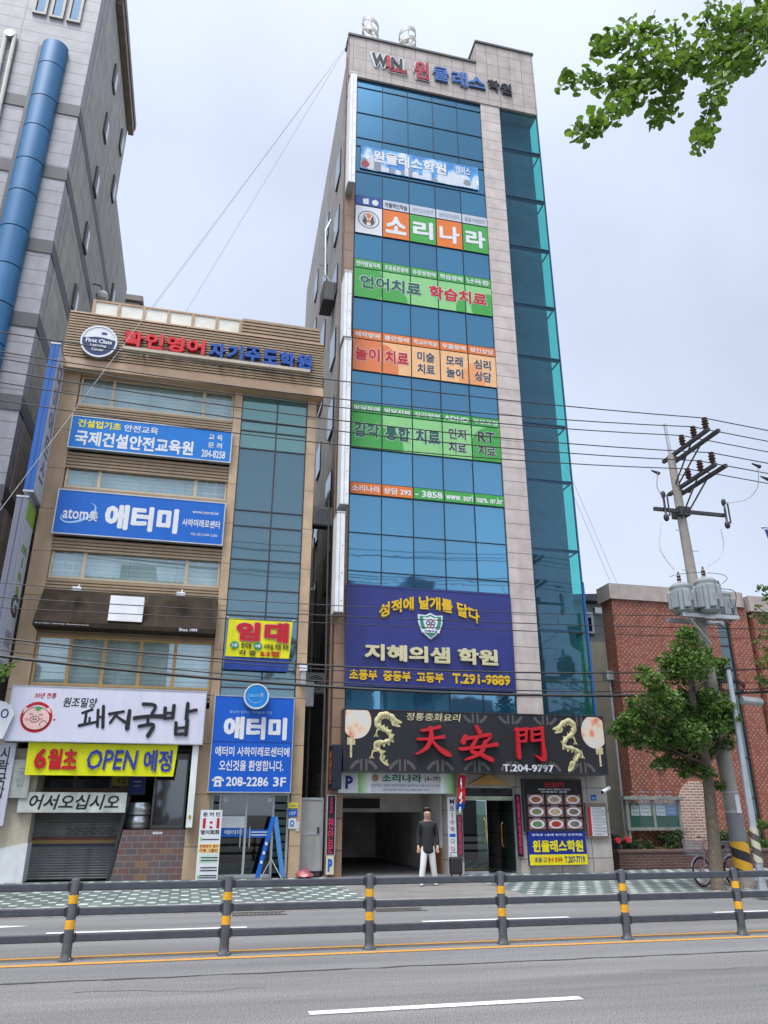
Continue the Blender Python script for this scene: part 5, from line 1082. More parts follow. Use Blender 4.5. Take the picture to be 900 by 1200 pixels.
# sloped dark fascia of the old restaurant
fa = thing('sloped_fascia', 'weathered dark brown sloped fascia with a blank white square on the tan building', 'sign', (-2, 21.5, 6.2))
BRN = mat('weathered_brown', (.030, .021, .015), .8, var=.4, scale=2.5, streak=.5, dirt=(.065, .055, .03), spec=.15)
x0, x1, zt, zb = -4.30, .29, 7.32, 6.22; YB_ = 20.95
MB().add([(x0 - .04, YB_, zb + .12), (x1 + .02, YB_, zb + .12), (x1, 21.44, zt), (x0, 21.44, zt), (x0 - .04, YB_, zb), (x1 + .02, YB_, zb), (x1, 21.6, zt), (x0, 21.6, zt), (x0 - .04, 21.6, zb), (x1 + .02, 21.6, zb)],
         [(0, 1, 2, 3), (4, 5, 1, 0), (3, 2, 6, 7), (8, 9, 5, 4), (4, 0, 3, 7, 8), (1, 5, 9, 6, 2)]).build('panel', BRN, fa)
tl = box_rect(130, 697.5, 166, 729, 20.93); MB().box(tl[0], tl[1], 20.93, 21.35, tl[2], tl[3]).build('blank_plate', mat('white_plate', (.68, .69, .70), .4, var=.1), fa)
text(fa, 'Korean Family Restaurant', box_rect(41, 729, 104, 733.5, YB_), YB_ - .0, WHITE, .01, .03); text(fa, 'Since 1999', box_rect(210, 736, 231, 740.5, YB_), YB_, WHITE, .01, .03)
for px0, lab in ((91, 'small spotlight on the left of the dark sloped fascia'), (212, 'small spotlight on the right of the dark sloped fascia')):
    c = at(px0, 692 if px0 < 100 else 698, 21.2); sp_ = thing('sign_spotlight', lab, 'lamp', (c[0], 21.3, c[1] - .1), 'spotlights over the dark fascia')
    MB().box(c[0] - .12, c[0] + .12, 21.0, 21.2, c[1] - .06, c[1] + .05).build('lamp_head', GALV, sp_, bevel=.015); MB().tube([(c[0], 21.1, c[1]), (c[0] + .03, 21.2, c[1] + .16), (c[0] + .03, 21.5, c[1] + .16)], .015, 6).build('arm', GALV, sp_)
# pork soup restaurant sign
q = quad_rect((15.6, 803.4), (242.8, 810.2), (3.4, 868), (236.5, 872.3), 21.1)
s, yf = signboard('restaurant_sign', 'wide white sign with black brush letters and a pig head in a red ring', 'sign', q, 21.5, .40, paint('white_flex', '#dcdcec', var=.04), GALV, fw=.015)
BR_ = paint('brush_ink', '#26262c')
brush(s, 'lettering', BR_, yf, .008, [[(334, 192, 10), (374, 178, 12)], [(350, 190, 11), (344, 236, 12)], [(364, 212, 10), (362, 232, 10)], [(322, 243, 14), (392, 228, 10)], [(398, 180, 12), (395, 246, 12)], [(420, 165, 13), (417, 250, 14)], [(398, 210, 9), (420, 206, 9)],
    [(444, 196, 13), (502, 186, 11)], [(478, 190, 12), (446, 232, 10)], [(474, 206, 9), (506, 228, 13)], [(526, 183, 15), (516, 254, 20)],
    [(582, 156, 16), (630, 162, 14), (616, 196, 14)], [(546, 213, 18), (600, 206, 16), (656, 206, 20)], [(600, 214, 14), (599, 240, 13)], [(564, 246, 14), (622, 240, 16), (600, 284, 18)],
    [(670, 172, 16), (668, 214, 15)], [(706, 162, 16), (700, 212, 15)], [(672, 194, 10), (702, 190, 10)], [(668, 215, 12), (702, 211, 12)], [(762, 154, 16), (756, 216, 18)], [(758, 188, 12), (796, 180, 14)], [(714, 232, 15), (712, 278, 15)], [(760, 222, 16), (754, 280, 17)], [(716, 254, 10), (757, 249, 10)], [(713, 279, 13), (756, 276, 13)]], 0, 780, 3.4615)
text(s, '원조밀양', sub(q, .262, .19, .432, .37), yf, BR_, .006, .02, shear=.15); text(s, '30년 전통', sub(q, .115, .12, .222, .22), yf, RED, .006, .02, shear=.1)
cc = sub(q, .14, .57, .2, .6); cx, cz = cc[0], cc[3]; PK = paint('pig_pink', '#f2c9c4')
MB().ring_y(cx, cz, .30, .375, .30, .375, yf - .004, yf, n=40).build('red_ring', RED, s)
MB().disc_y(cx, cz - .03, .315, .275, yf - .009, yf - .004, 36).prism_y([(cx - .33, cz + .08), (cx - .30, cz + .24), (cx - .17, cz + .20)], yf - .009, yf - .004).prism_y([(cx + .33, cz + .10), (cx + .28, cz + .25), (cx + .17, cz + .20)], yf - .009, yf - .004).build('pig_head', PK, s)
MB().ring_y(cx, cz - .03, .31, .325, .27, .285, yf - .011, yf - .008, n=40).ring_y(cx - .03, cz - .05, .10, .115, .065, .08, yf - .013, yf - .009, n=24).ring_y(cx - .13, cz + .05, .035, .05, .02, .035, yf - .013, yf - .009, R(0), R(180), 8).ring_y(cx + .10, cz + .04, .035, .05, .02, .035, yf - .013, yf - .009, R(0), R(180), 8).ring_y(cx + .19, cz - .17, .08, .092, .08, .092, yf - .013, yf - .009, R(0), R(230), 14).build('pig_outline', BR_, s)
MB().disc_y(cx - .06, cz - .05, .018, .025, yf - .014, yf - .009, 10).disc_y(cx, cz - .05, .018, .025, yf - .014, yf - .009, 10).build('pig_nostril', BR_, s); MB().prism_y([(cx - .07, cz + .20), (cx + .02, cz + .14), (cx + .11, cz + .22), (cx + .03, cz + .27)], yf - .013, yf - .009).build('green_leaf', GREEN, s)
MB().disc_y(cx - .21, cz - .06, .05, .035, yf - .011, yf - .009, 14).disc_y(cx + .12, cz - .04, .045, .03, yf - .011, yf - .009, 14).build('pig_cheek', paint('cheek_pink', '#e89a98'), s); MB().disc_y(cx + .43, cz - .05, .025, .025, yf - .004, yf, 12).build('red_dot', RED, s)
# yellow opening banner
yb = 21.18; ok = 21.18 / 21.2
def cloth(root, x0l, x0b, x1t, x1b, z0, z1, y, m, n=22, amp=.02, name='cloth'):
    mb = MB()
    for k in range(n + 1):
        u = k / n; ytop = y + amp * .3 * math.sin(u * 23); ybot = y + amp * math.sin(u * 17 + 1)
        for v in range(5):
            t = v / 4; xx = (x0l + (x1t - x0l) * u) * (1 - t) + (x0b + (x1b - x0b) * u) * t; sag = .02 * math.sin(math.pi * u) * (1 - t)
            mb.v.append((xx, ytop * (1 - t) + ybot * t, z1 + (z0 - z1) * t - sag))
    for k in range(n):
        for v in range(4): a = k * 5 + v; mb.f.append((a, a + 5, a + 6, a + 1))
    return mb.build(name, m, root, smooth=True)
s = thing('opening_banner', 'bright yellow cloth banner with red and blue words hanging under the white pig sign', 'banner', (-2.2, yb, 2.55))
bx0, bx1, bz0, bz1 = -4.0, -.43, 2.56, 3.34; cloth(s, bx0, bx0 + .02, bx1 + .03, bx1 - .02, bz0, bz1, yb + .02, paint('banner_yellow', '#e6e80c'))
qq = (bx0, bx1, bz0, bz1); VIO = paint('violet_blue_ink', '#2c3c9c')
for tx, u0, u1 in (('6', .055, .135), ('월', .14, .235), ('초', .24, .335)): text(s, tx, sub(qq, u0, .19, u1, .82), yb - .01, RED, .006, .05)
text(s, 'OPEN', sub(qq, .40, .20, .74, .82), yb - .01, VIO, .006, .02, shear=.12); text(s, '예정', sub(qq, .78, .18, .975, .86), yb - .01, VIO, .006, .04)
# shutter welcome sign and column signs, light box
q = quad_rect((23.6, 928), (149.6, 929), (19, 952), (146, 952.4), 21.38)
s, yf = signboard('welcome_sign', 'dirty white sign with black brush letters above the roller shutter', 'sign', q, 21.46, .08, mat('dirty_white', (.42, .44, .40), .6, var=.25, streak=.4), None); text(s, '어서오십시오', sub(q, .10, .10, .93, .85), yf, BR_, .006, .03, shear=.2)
q = box_rect(19, 890, 29, 935, 21.34); s, yf = signboard('menu_placard', 'faded grey white placard with vertical writing left of the shutter', 'sign', (q[0] - .05, q[1] + .05, q[2], q[3]), 21.37, .03, mat('faded_placard', (.34, .35, .32), .6, var=.2, streak=.4), None); text(s, '\n'.join('국밥'), (q[0] + .08, q[1] - .06, q[2] + .25, q[3] - .2), yf, GREYPRT, .004, .02)
q = box_rect(-9, 870, 13, 968, 21.3); q = (q[0], at(19, 875, 21.3)[0], q[2], q[3]); s = thing('column_sign', 'white column sign with black vertical letters at the left edge beneath the pig sign', 'sign', (q[0], 21.4, q[2]))
MB().box(q[0], q[1], 21.28, 21.46, q[2], q[3]).build('panel', paint('pale_column_film', '#c8c8d4'), s)
text(s, '\n'.join('시락국밥'), (q[1] - .32, q[1] - .10, q[2] + .62, q[3] - .1), 21.28, BR_, .005, .03); text(s, '전', (q[1] - .40, q[1] - .14, q[2] + .36, q[2] + .55), 21.28, RED, .005, .04); MB().box(q[1] - .45, q[1] - .1, 21.27, 21.279, q[2] + .06, q[2] + .26).build('navy_patch', NAVY, s)
q = box_rect(-8, 822, 8, 866, 21.0); s = thing('round_top_sign', 'white round cornered sign at the far left edge beside the pig sign', 'sign', (q[0], 21.2, q[2]))
MB().prism_y([(q[0], q[2]), (q[1] - .1, q[2]), (q[1] + .06, q[3] - .3), (q[1] - .02, q[3] - .1), (q[1] - .18, q[3]), (q[0], q[3] + .05)], 21.0, 21.2).build('panel', WHITE, s); MB().ring_y(q[1] - .15, q[3] - .28, .06, .09, .08, .11, 20.994, 21.0).build('ring_mark', NAVY, s)
q = quad_rect((225, 873), (233, 873), (218.5, 970), (225.5, 970), 21.2)
s = thing('light_box', 'white vertical light box beside the dark shop door under the pig sign', 'sign', (q[0], 21.3, q[2]))
MB().box(q[0], q[1], 21.2, 21.48, q[2], q[3]).build('panel', MATS['white_sheet'], s, bevel=.01); MB().disc_y((q[0] + q[1]) / 2, q[2] + .25, .035, .05, 21.19, 21.199, 14).build('lamp_mark', paint('mustard', '#a89a3a'), s)
MB().box(q[0] - .008, q[1] + .008, 21.19, 21.478, q[3] + .001, q[3] + .04).build('cap', GALV, s)
# steel kegs on the plinth
kx = (at(146, 955, 22.1)[0] + at(176, 955, 22.1)[0]) / 2
for z, lab in ((1.305, 'lower of the two stacked steel kegs beside the shop door'), (1.63, 'upper of the two stacked steel kegs beside the shop door')):
    k = thing('steel_keg', lab, 'keg', (kx, 22.1, z), 'steel kegs on the tiled plinth')
    MB().lathe((kx, 22.1, z), [(.26, 0), (.30, .03), (.31, .09), (.29, .11), (.31, .14), (.31, .22), (.29, .25), (.28, .31), (.22, .32)], 28).build('barrel', STEEL, k, smooth=True); MB().lathe((kx, 22.1, z + .32), [(.10, 0), (.10, .012)], 16).build('lid', DKMETAL, k)
q = box_rect(153, 906, 169, 931, 22.3); s, yf = signboard('notice_sign', 'dark navy notice panel above the kegs beside the shop door', 'sign', q, 22.36, .03, NAVY, DKMETAL, fw=.015); MB().box(q[0] + .1, q[1] - .1, yf - .004, yf, q[2] + .3, q[2] + .34).box(q[0] + .12, q[1] - .12, yf - .004, yf, q[2] + .2, q[2] + .23).build('print_line', GREYPRT, s)
q = box_rect(132, 908, 150, 921, 22.4); s, yf = signboard('yellow_notice', 'olive yellow notice behind the yellow banner above the welcome sign', 'sign', q, 22.5, .02, paint('olive_notice', '#8f8f2c'), None); text(s, '개업', sub(q, .2, .2, .8, .8), yf, BLACK, .003, .02)
q = box_rect(179, 975, 190, 977.5, 21.5); s, yf = signboard('name_plate', 'tiny white plate on the top course of the tiled plinth', 'plate', q, YL + .05, .012, WHITE, None); MB().box(q[0] + .04, q[1] - .04, yf - .003, yf, q[2] + .02, q[2] + .035).build('print_line', GREYPRT, s)
# rental banner
s = thing('rental_banner', 'yellow banner with two big red letters and a blue lower strip', 'banner', (1.5, 21.4, 5.3))
bx0, bx1, bz0, bz1 = .64, 2.42, 5.72, 6.80; cloth(s, bx0 + .01, bx0 - .02, bx1 + .02, bx1 - .04, bz0, bz1, 21.42, paint('rental_yellow', '#e8e414'), amp=.012)
cloth(s, bx0 - .02, bx0 - .04, bx1 - .04, bx1 - .06, bz0 - .36, bz0, 21.425, paint('rental_blue', '#1d3f92'), amp=.012, name='blue_strip'); qq = (bx0, bx1, bz0, bz1)
text(s, '임', sub(qq, .13, .10, .50, .58), 21.395, RED, .006, .09, outline=paint('pink_outline', '#e07898'), ow=.03); text(s, '대', sub(qq, .57, .08, .95, .60), 21.395, RED, .006, .09, outline=MATS['pink_outline'], ow=.03)
for u, t_ in ((.12, '2층'), (.48, '4층')):
    c4 = sub(qq, u, .70, u + .01, .71); MB().disc_y(c4[0], c4[2], .12, .10, 21.385, 21.391, 20).build('green_disc', paint('teal_disc', '#1d8a78'), s); text(s, t_, (c4[0] - .08, c4[0] + .08, c4[2] - .05, c4[2] + .05), 21.384, WHITE, .003, .04)
text(s, '한의원', sub(qq, .22, .64, .38, .78), 21.392, BLACK, .004, .04); text(s, '사무실, 학원 추천', sub(qq, .57, .64, .96, .79), 21.392, BLACK, .004, .04); text(s, '각 층', sub(qq, .19, .83, .46, .96), 21.392, BLACK, .004, .04); text(s, '53평', sub(qq, .52, .83, .82, .97), 21.392, RED, .004, .05)
gm = MB()
for x, z in ((bx0, bz1), (bx1, bz1)): gm.tube([(x, 21.41, z), (x + (.1 if x > 1 else -.06), 21.48, z + .05)], .008, 5)
gm.build('cord', WHITE, s)
# blue centre sign
q = quad_rect((253, 814.4), (345.4, 818.4), (243, 928), (340, 929), 21.25)
s, yf = signboard('centre_sign', 'tall blue sign with white letters and a telephone number over the glass office door', 'sign', q, 21.5, .25, paint('cobalt_sign', '#0a5cc6'), GALV, fw=.012)
text(s, '애터미', sub(q, .13, .22, .92, .46), yf, WHITE, .008, .075); text(s, '열심히 일하는 여러분의 기업', sub(q, .19, .155, .72, .185), yf, paint('pale_blue_print', '#9cc8ee') if False else MATS['pale_blue_print'], .004, .015)
MB().box(q[0] + .01, q[1] - .01, yf - .004, yf, q[3] - (q[3] - q[2]) * .49, q[3] - (q[3] - q[2]) * .483).build('seam_line', NAVY, s)
text(s, '애터미 사하미래로센터에', sub(q, .05, .535, .965, .635), yf, WHITE, .006, .03); text(s, '오신것을 환영합니다.', sub(q, .11, .675, .90, .785), yf, WHITE, .006, .03)
text(s, '208-2286', sub(q, .21, .845, .72, .94), yf, WHITE, .006, .035); text(s, '3F', sub(q, .78, .845, .94, .94), yf, WHITE, .006, .035)
r4 = sub(q, .055, .84, .165, .95); cx, cz = (r4[0] + r4[1]) / 2, (r4[2] + r4[3]) / 2
MB().prism_y([(cx - .10, cz - .12), (cx + .10, cz - .12), (cx + .07, cz + .04), (cx - .07, cz + .04)], yf - .005, yf).ring_y(cx, cz + .03, .07, .13, .04, .10, yf - .005, yf, R(10), R(170), 10).box(cx - .15, cx - .08, yf - .005, yf, cz + .01, cz + .06).box(cx + .08, cx + .15, yf - .005, yf, cz + .01, cz + .06).build('telephone_symbol', WHITE, s)
MB().disc_y(cx, cz - .05, .035, .035, yf - .008, yf - .005, 14).build('telephone_dial', MATS['cobalt_sign'], s)
c = at(300.3, 816.5, 21.15); e = at(314.3, 816.5, 21.15); rr = e[0] - c[0]
s = thing('round_sign', 'round bright blue sign with a pale rim above the tall blue sign', 'sign', (c[0], 21.2, c[1] - rr)); MB().disc_y(c[0], c[1], rr, rr, 21.05, 21.24, 40).build('panel', paint('sky_blue_sign', '#1686d6'), s)
MB().ring_y(c[0], c[1], rr - .02, rr + .015, rr - .02, rr + .015, 21.04, 21.24, n=40).build('rim', mat('pale_rim', (.55, .55, .50), .4), s); text(s, 'atom美', (c[0] - rr * .55, c[0] + rr * .6, c[1] - .03, c[1] + .10), 21.05, MATS['pale_blue_print'], .006, .015)
MB().ring_y(c[0] - .02, c[1] - .02, .2, .212, .15, .162, 21.044, 21.05, R(150), R(330), 16).build('swoosh', MATS['pale_blue_print'], s)
# standing 1:1 banner, folded banner stand, steel cabinet, bag, floodlight, stickers
s = thing('standing_banner', 'tall white standing banner with red numerals 1:1 beside the glass office door', 'banner', (.55, 21.2, .152))
q = quad_rect((237, 949), (261.4, 949.4), (227, 1032), (254, 1032), 21.1); q = (q[0], q[1], .17, q[3]); MB().box(q[0], q[1], 21.1, 21.115, q[2], q[3]).build('sheet', WHITE, s)
sb = MB().tube([(q[0] + .06, 21.14, q[3] - .04), (q[0] + .1, 21.42, .16)], .012, 6).tube([(q[1] - .06, 21.14, q[3] - .04), (q[1] - .1, 21.42, .16)], .012, 6).tube([(q[0] + .04, 21.13, .17), (q[1] - .04, 21.13, .17)], .012, 6); sb.build('stand', DKMETAL, s)
text(s, '원 어 민', sub(q, .12, .03, .9, .095), 21.1, BLACK, .003, .04); text(s, '1:1', sub(q, .14, .12, .9, .27), 21.1, RED, .004, .04); text(s, '영어회화', sub(q, .06, .29, .94, .36), 21.1, BLACK, .003, .05)
r4 = sub(q, .05, .49, .97, .62); MB().box(r4[0], r4[1], 21.097, 21.1, r4[2], r4[3]).build('yellow_patch', paint('soft_yellow', '#efe08a'), s); text(s, '전화영어 영어', sub(q, .08, .50, .92, .55), 21.096, RED, .003, .04); text(s, '여행 그룹반', sub(q, .08, .56, .92, .61), 21.096, RED, .003, .04)
r4 = sub(q, .10, .65, .92, .76); MB().box(r4[0], r4[1], 21.097, 21.1, r4[2], r4[3]).build('mint_patch', paint('mint_patch', '#c5dccb'), s)
pl = MB()
for v in (.42, .68, .72, .82, .86, .93, .96): r4 = sub(q, .18, v, .94, v + .015); pl.box(r4[0], r4[1], 21.094, 21.097, r4[2], r4[3])
pl.build('print_line', DKGREY, s); MB().disc_y(q[0] + .07, sub(q, 0, .42, 1, .43)[3], .04, .04, 21.095, 21.1, 12).disc_y(q[0] + .07, sub(q, 0, .955, 1, .96)[3], .04, .04, 21.095, 21.1, 12).build('green_dot', LGREEN, s)
yt = 21.15; ap = at(320.5, 957, yt); lf = at(301, 1029, yt); rt = at(331, 1029, yt)
s = thing('banner_stand', 'collapsed blue banner draped on a silver tripod stand before the glass office door', 'banner stand', (ap[0], yt, .152))
def strip(a, b_, w, y): return [(a[0] - w, y, a[1]), (a[0] + w, y, a[1]), (b_[0] + w, y - .05, b_[1]), (b_[0] - w, y - .05, b_[1])]
MB().add(strip(ap, (lf[0], .2), .055, yt), [(0, 1, 2, 3)]).build('blue_cloth', BLUE, s); MB().add(strip((ap[0] + .05, ap[1]), (rt[0], .2), .06, yt + .01), [(0, 1, 2, 3)]).build('pale_cloth', paint('faded_blue', '#4b86c4'), s)
tp = MB(); tp.tube([(ap[0], yt + .06, .35), (ap[0], yt + .06, ap[1])], .014, 8)
for dx, dy in ((-.28, -.2), (.28, -.2), (0, .3)): tp.tube([(ap[0], yt + .06, .62), (ap[0] + dx, yt + .06 + dy, .155)], .011, 6)
tp.build('tripod', STEEL, s); dl = MB()
for k in range(3): t = .45 + k * .15; dl.disc_y(ap[0] + (lf[0] - ap[0]) * t, ap[1] + (.2 - ap[1]) * t, .03, .04, yt - .06, yt - .045, 10)
dl.build('white_print', WHITE, s)
q = quad_rect((352, 936), (379, 936), (347, 1020), (374, 1020), 21.9); s = thing('steel_cabinet', 'grey steel gate panel closing the alley between the two buildings', 'gate', (q[0], 21.9, q[2]))
MB().box(q[0], q[1] + .02, 21.9, 22.1, q[2], q[3]).build('panel', mat('grey_steel_paint', (.38, .38, .36), .5, var=.1, streak=.3), s)
f = MB(); f.box(q[0] - .02, q[0] + .05, 21.88, 22.12, q[2] - .02, q[3] + .03).box(q[1] - .03, q[1] + .04, 21.88, 22.12, q[2] - .02, q[3] + .03).box(q[0] + .05, q[1] - .03, 21.882, 22.12, q[3] - .03, q[3] + .029).box(q[0] + .05, q[1] - .03, 21.882, 22.12, q[2] - .02, q[2] + .04).box(q[0] + .05, q[1] - .12, 21.89, 21.899, (q[2] + q[3]) / 2 - .02, (q[2] + q[3]) / 2 + .05); f.build('frame', GALV, s)
MB().box(q[1] - .12, q[1] - .07, 21.86, 21.9, 1.2, 1.35).build('latch', DKMETAL, s); MB().box(q[0], q[1], 21.95, 22.3, .152, q[2] - .03).build('base', CONC, s)
gx = at(357, 1026, 21.3); s = thing('plastic_bag', 'crumpled pink plastic bag on the pavement before the steel gate', 'bag', (gx[0], 21.3, .152)); mb = MB(); rb2 = random.Random(4)
pr = []
for i in range(6):
    for k in range(14): a = 2 * math.pi * k / 14; r_ = .72 * (.20, .25, .24, .19, .12, .05)[i] * rb2.uniform(.65, 1.3); pr.append((gx[0] + r_ * math.cos(a) * 1.2, 21.3 + r_ * math.sin(a), .152 + (0, .05, .10, .14, .17, .19)[i] + (rb2.uniform(-.02, .02) if i else 0)))
mb.add(pr, [(i * 14 + k, i * 14 + (k + 1) % 14, (i + 1) * 14 + (k + 1) % 14, (i + 1) * 14 + k) for i in range(5) for k in range(14)] + [tuple(70 + k for k in range(14))]); bag = mb.build('sack', paint('pink_bag', '#a85a64', rough=.35), s, smooth=True); MB().tube([(gx[0], 21.3, .33), (gx[0] + .03, 21.3, .38), (gx[0] + .08, 21.28, .40)], .02, 6).build('knot', MATS['pink_bag'], s)
c = at(355, 785, 21.3); s = thing('wall_floodlight', 'white box floodlight on the right pier of the tan building', 'lamp', (c[0], 21.5, c[1])); MB().box(c[0] - .09, c[0] + .11, 21.2, 21.44, c[1] - .05, c[1] + .14).build('lamp_head', WHITE, s, bevel=.015); MB().box(c[0] - .06, c[0] + .08, 21.25, 21.46, c[1] - .40, c[1] - .051).build('bracket', GALV, s)
def sticker(px0, py0, px1, py1, m, lab, tx=None, tm=WHITE):
    q = box_rect(px0, py0, px1, py1, 21.47); s, yf = signboard('wall_plate', lab, 'plate', q, 21.496, .02, m, None)
    if tx: text(s, tx, sub(q, .15, .3, .85, .75), yf, tm, .002, .03)
    else: MB().box(q[0] + .03, q[1] - .03, yf - .003, yf, q[2] + .04, q[2] + .07).build('print_line', GREYPRT, s)
sticker(338, 940.5, 349, 947, YEL, 'small yellow plate on the right pier by the office door'); sticker(338, 948.5, 348, 957, BLUE, 'small blue house number plate under the yellow plate', '127'); sticker(338.5, 959, 346.5, 971, WHITE, 'small white plate with a blue ring on the right pier')
c = at(342.5, 964.5, 21.43); s = [o for o in COL.objects if o.get('label') == 'small white plate with a blue ring on the right pier'][0]; MB().ring_y(c[0], c[1], .035, .065, .035, .065, 21.47, 21.474).build('blue_ring', SB, s); sticker(347, 963, 350.5, 974, paint('cream_sticker', '#d2d2c4'), 'narrow pale sticker at the edge of the right pier')

# projecting blade signs at the tan building's left edge
def blade(name, lab, xr, yf_, yb_, z0, z1, wid, edge_m, face_m):
    s = thing(name, lab, 'sign', (xr, 21.2, z0)); MB().box(xr - wid, xr - .004, yf_, yb_, z0, z1).build('edge', edge_m, s)
    MB().box(xr - .003, xr + .012, yf_ + .03, yb_, z0 + .02, z1 - .02).build('face', face_m, s); MB().box(xr - wid - .01, xr + .018, yf_ - .01, yb_, z1 + .001, z1 + .05).box(xr - wid - .01, xr + .018, yf_ - .01, yb_, z0 - .05, z0 - .001).build('cap', GALV, s)
    e = MB(); e.box(xr - wid * .52, xr - wid * .48, yf_ - .008, yf_ - .001, z0, z1); e.build('joint', DKMETAL, s); return s
s = blade('blade_sign', 'tall blue edged blade sign on the left corner of the tan building', -4.77, 20.4, 21.47, 9.72, 14.3, .24, paint('blade_blue', '#1f5fae'), paint('blade_white', '#c6cad6'))
text(s, '\n'.join('다이어트스'), (20.65, 21.25, 10.2, 13.9), -4.757, paint('slate_letter', '#5d6a86'), .006, .02, face='+X')
s = blade('blade_sign', 'grey edged blade sign with green lettering, below the blue one', -4.86, 20.4, 21.47, 5.2, 9.5, .28, paint('blade_grey', '#77798a'), paint('blade_white', '#c6cad6'))
MB().box(-4.847, -4.842, 20.45, 21.46, 8.95, 9.47).build('green_band', paint('lime_band', '#8fb53c'), s); text(s, 'G', (20.6, 21.3, 6.4, 7.0), -4.847, DKGREY, .006, .05, face='+X'); text(s, '\n'.join('mina'), (20.7, 21.25, 7.0, 8.3), -4.847, paint('lime_letter', '#6da53c'), .006, .05, face='+X'); MB().box(-4.847, -4.842, 20.6, 21.2, 5.6, 6.0).build('grey_patch', GREYPRT, s)

# air conditioners in the alley
def aircon(lab, x, y, z, face='-Y'):
    s = thing('air_conditioner', lab, 'air conditioner', (x, y, z), 'air conditioner units in the alley'); MB().box(x - .32, x + .32, y, y + .3, z, z + .6).build('casing', mat('aircon_grey', (.24, .235, .22), .6, var=.2, streak=.4), s, bevel=.01)
    MB().disc_y(x, z + .3, .23, .23, y - .004, y - .001, 24).build('fan_opening', DARK, s); g = MB()
    for r_ in (.06, .12, .18, .24): g.ring_y(x, z + .3, r_ - .008, r_ + .008, r_ - .008, r_ + .008, y - .02, y - .008, n=24)
    g.build('fan_guard', GALV, s); MB().box(x - .3, x + .3, y, y + .35, z - .05, z - .001).tube([(x - .25, y + .02, z - .05), (x - .25, y + .3, z - .4)], .015, 5).tube([(x + .25, y + .02, z - .05), (x + .25, y + .3, z - .4)], .015, 5).build('bracket', DKMETAL, s)
c = at(378, 604, 22.4); aircon('grey air conditioner with round fan guard high in the alley', c[0], 22.4, c[1] - .3)
c = at(370, 800, 23.0); aircon('pale air conditioner low in the dark alley above the steel gate', c[0], 23.0, c[1] - .3)
xr = 4.0; s = thing('air_conditioner', 'dark air conditioner in a cage high on the side of the glass tower', 'air conditioner', (3.6, 24, 23), 'air conditioner units in the alley')
d0 = ray(385, 352); t = 3.6 / d0.x; yy, zz = d0.y * t, CZ + d0.z * t
MB().box(3.35, 3.76, yy - .5, yy + .5, zz - .3, zz + .5).build('casing', mat('aircon_dark', (.07, .07, .065), .6), s); g = MB()
for k in range(8): g.box(3.32, 3.345, yy - .48 + k * .13, yy - .44 + k * .13, zz - .3, zz + .5)
g.box(3.30, 3.77, yy - .52, yy + .52, zz - .36, zz - .301); g.build('cage', DKMETAL, s)
lines = thing('alley_pipes', 'bundle of dark pipes and pale conduit on the wall in the alley', 'pipe', (3.3, 22.6, .2)); g = MB()
for k, (x, y) in enumerate(((3.05, 22.9), (3.25, 23.2), (3.55, 22.3))): g.tube([(x, y, .2), (x + .02, y, 5.5), (x - .03, y, 9.0 + k)], .03, 6)
g.build('conduit', mat('grey_conduit', (.14, .135, .125), .6), lines); MB().box(3.0, 3.3, 22.7, 22.85, 4.6, 5.3).build('meter_box', GALV, lines)

# black bag on wheels, by the lobby door
c = at(534, 1015, 21.1); s = thing('wheeled_case', 'black soft case standing right of the garage opening', 'case', (c[0], 21.1, .152)); MB().box(c[0] - .16, c[0] + .16, 20.98, 21.2, .2, .62).build('body', mat('black_nylon', (.016, .016, .018), .6, var=.2), s, bevel=.04); MB().tube([(c[0] - .1, 21.18, .62), (c[0] - .1, 21.18, .72), (c[0] + .1, 21.18, .72), (c[0] + .1, 21.18, .62)], .01, 6).build('handle', DKMETAL, s)
for dx in (-.12, .12): MB().tube([(c[0] + dx - .015, 21.1, .19), (c[0] + dx + .015, 21.1, .19)], .038, 12).build('wheel', RUBBER, s)

# ================================================================== MEDIAN GUARDRAIL
GRY = mat('guardrail_grey', (.060, .067, .082), .5, .15, var=.2, scale=6, streak=.25, dirt=(.10, .095, .085)); PGRY = mat('post_grey', (.075, .080, .088), .55, .1, var=.25, scale=7, bump=.15, bscale=60)
AMB = mat('amber_reflective', (.70, .36, .02), .4, var=.2, scale=12); YG = 11.52
fence = thing('guardrail', 'dark grey three rail guardrail with amber banded posts along the middle of the road', 'guardrail', (3.5, YG, 0))
PX = [-1.333 + 1.943 * k for k in range(-3, 8)]
def post(x):
    mb = MB(); mb.lathe((x, YG, 0), [(.090, .0), (.090, .018), (.064, .05), (.062, .10), (.056, .912), (.050, .926), (.02, .935)], 22); p = mb.build('post', PGRY, fence, smooth=True)
    for z0, z1 in ((.645, .743), (.356, .460)): MB().lathe((x, YG, 0), [(.0585 + .003 * (1 - z0), z0), (.0585 + .0028 * (1 - z0), z1)], 22).build('reflective_band', AMB, p, smooth=True)
    for z in (.836, .551, .256):
        for sgn in (-1, 1): MB().box(x + sgn * .056 - .028, x + sgn * .056 + .028, YG - .034, YG + .034, z - .055, z + .055).build('rail_bracket', DKMETAL, p, bevel=.006)
    for a in range(4): an = R(45 + 90 * a); MB().lathe((x + .078 * math.cos(an), YG + .078 * math.sin(an), .018), [(.012, 0), (.012, .018)], 6).build('anchor_bolt', GALV, p)
for x in PX: post(x)
for xa, xb_ in zip(PX[:-1], PX[1:]):
    for z in (.836, .551, .256): MB().box(xa + .085, xb_ - .085, YG - .022, YG + .022, z - .046, z + .046).build('rail', GRY, fence, bevel=.012)

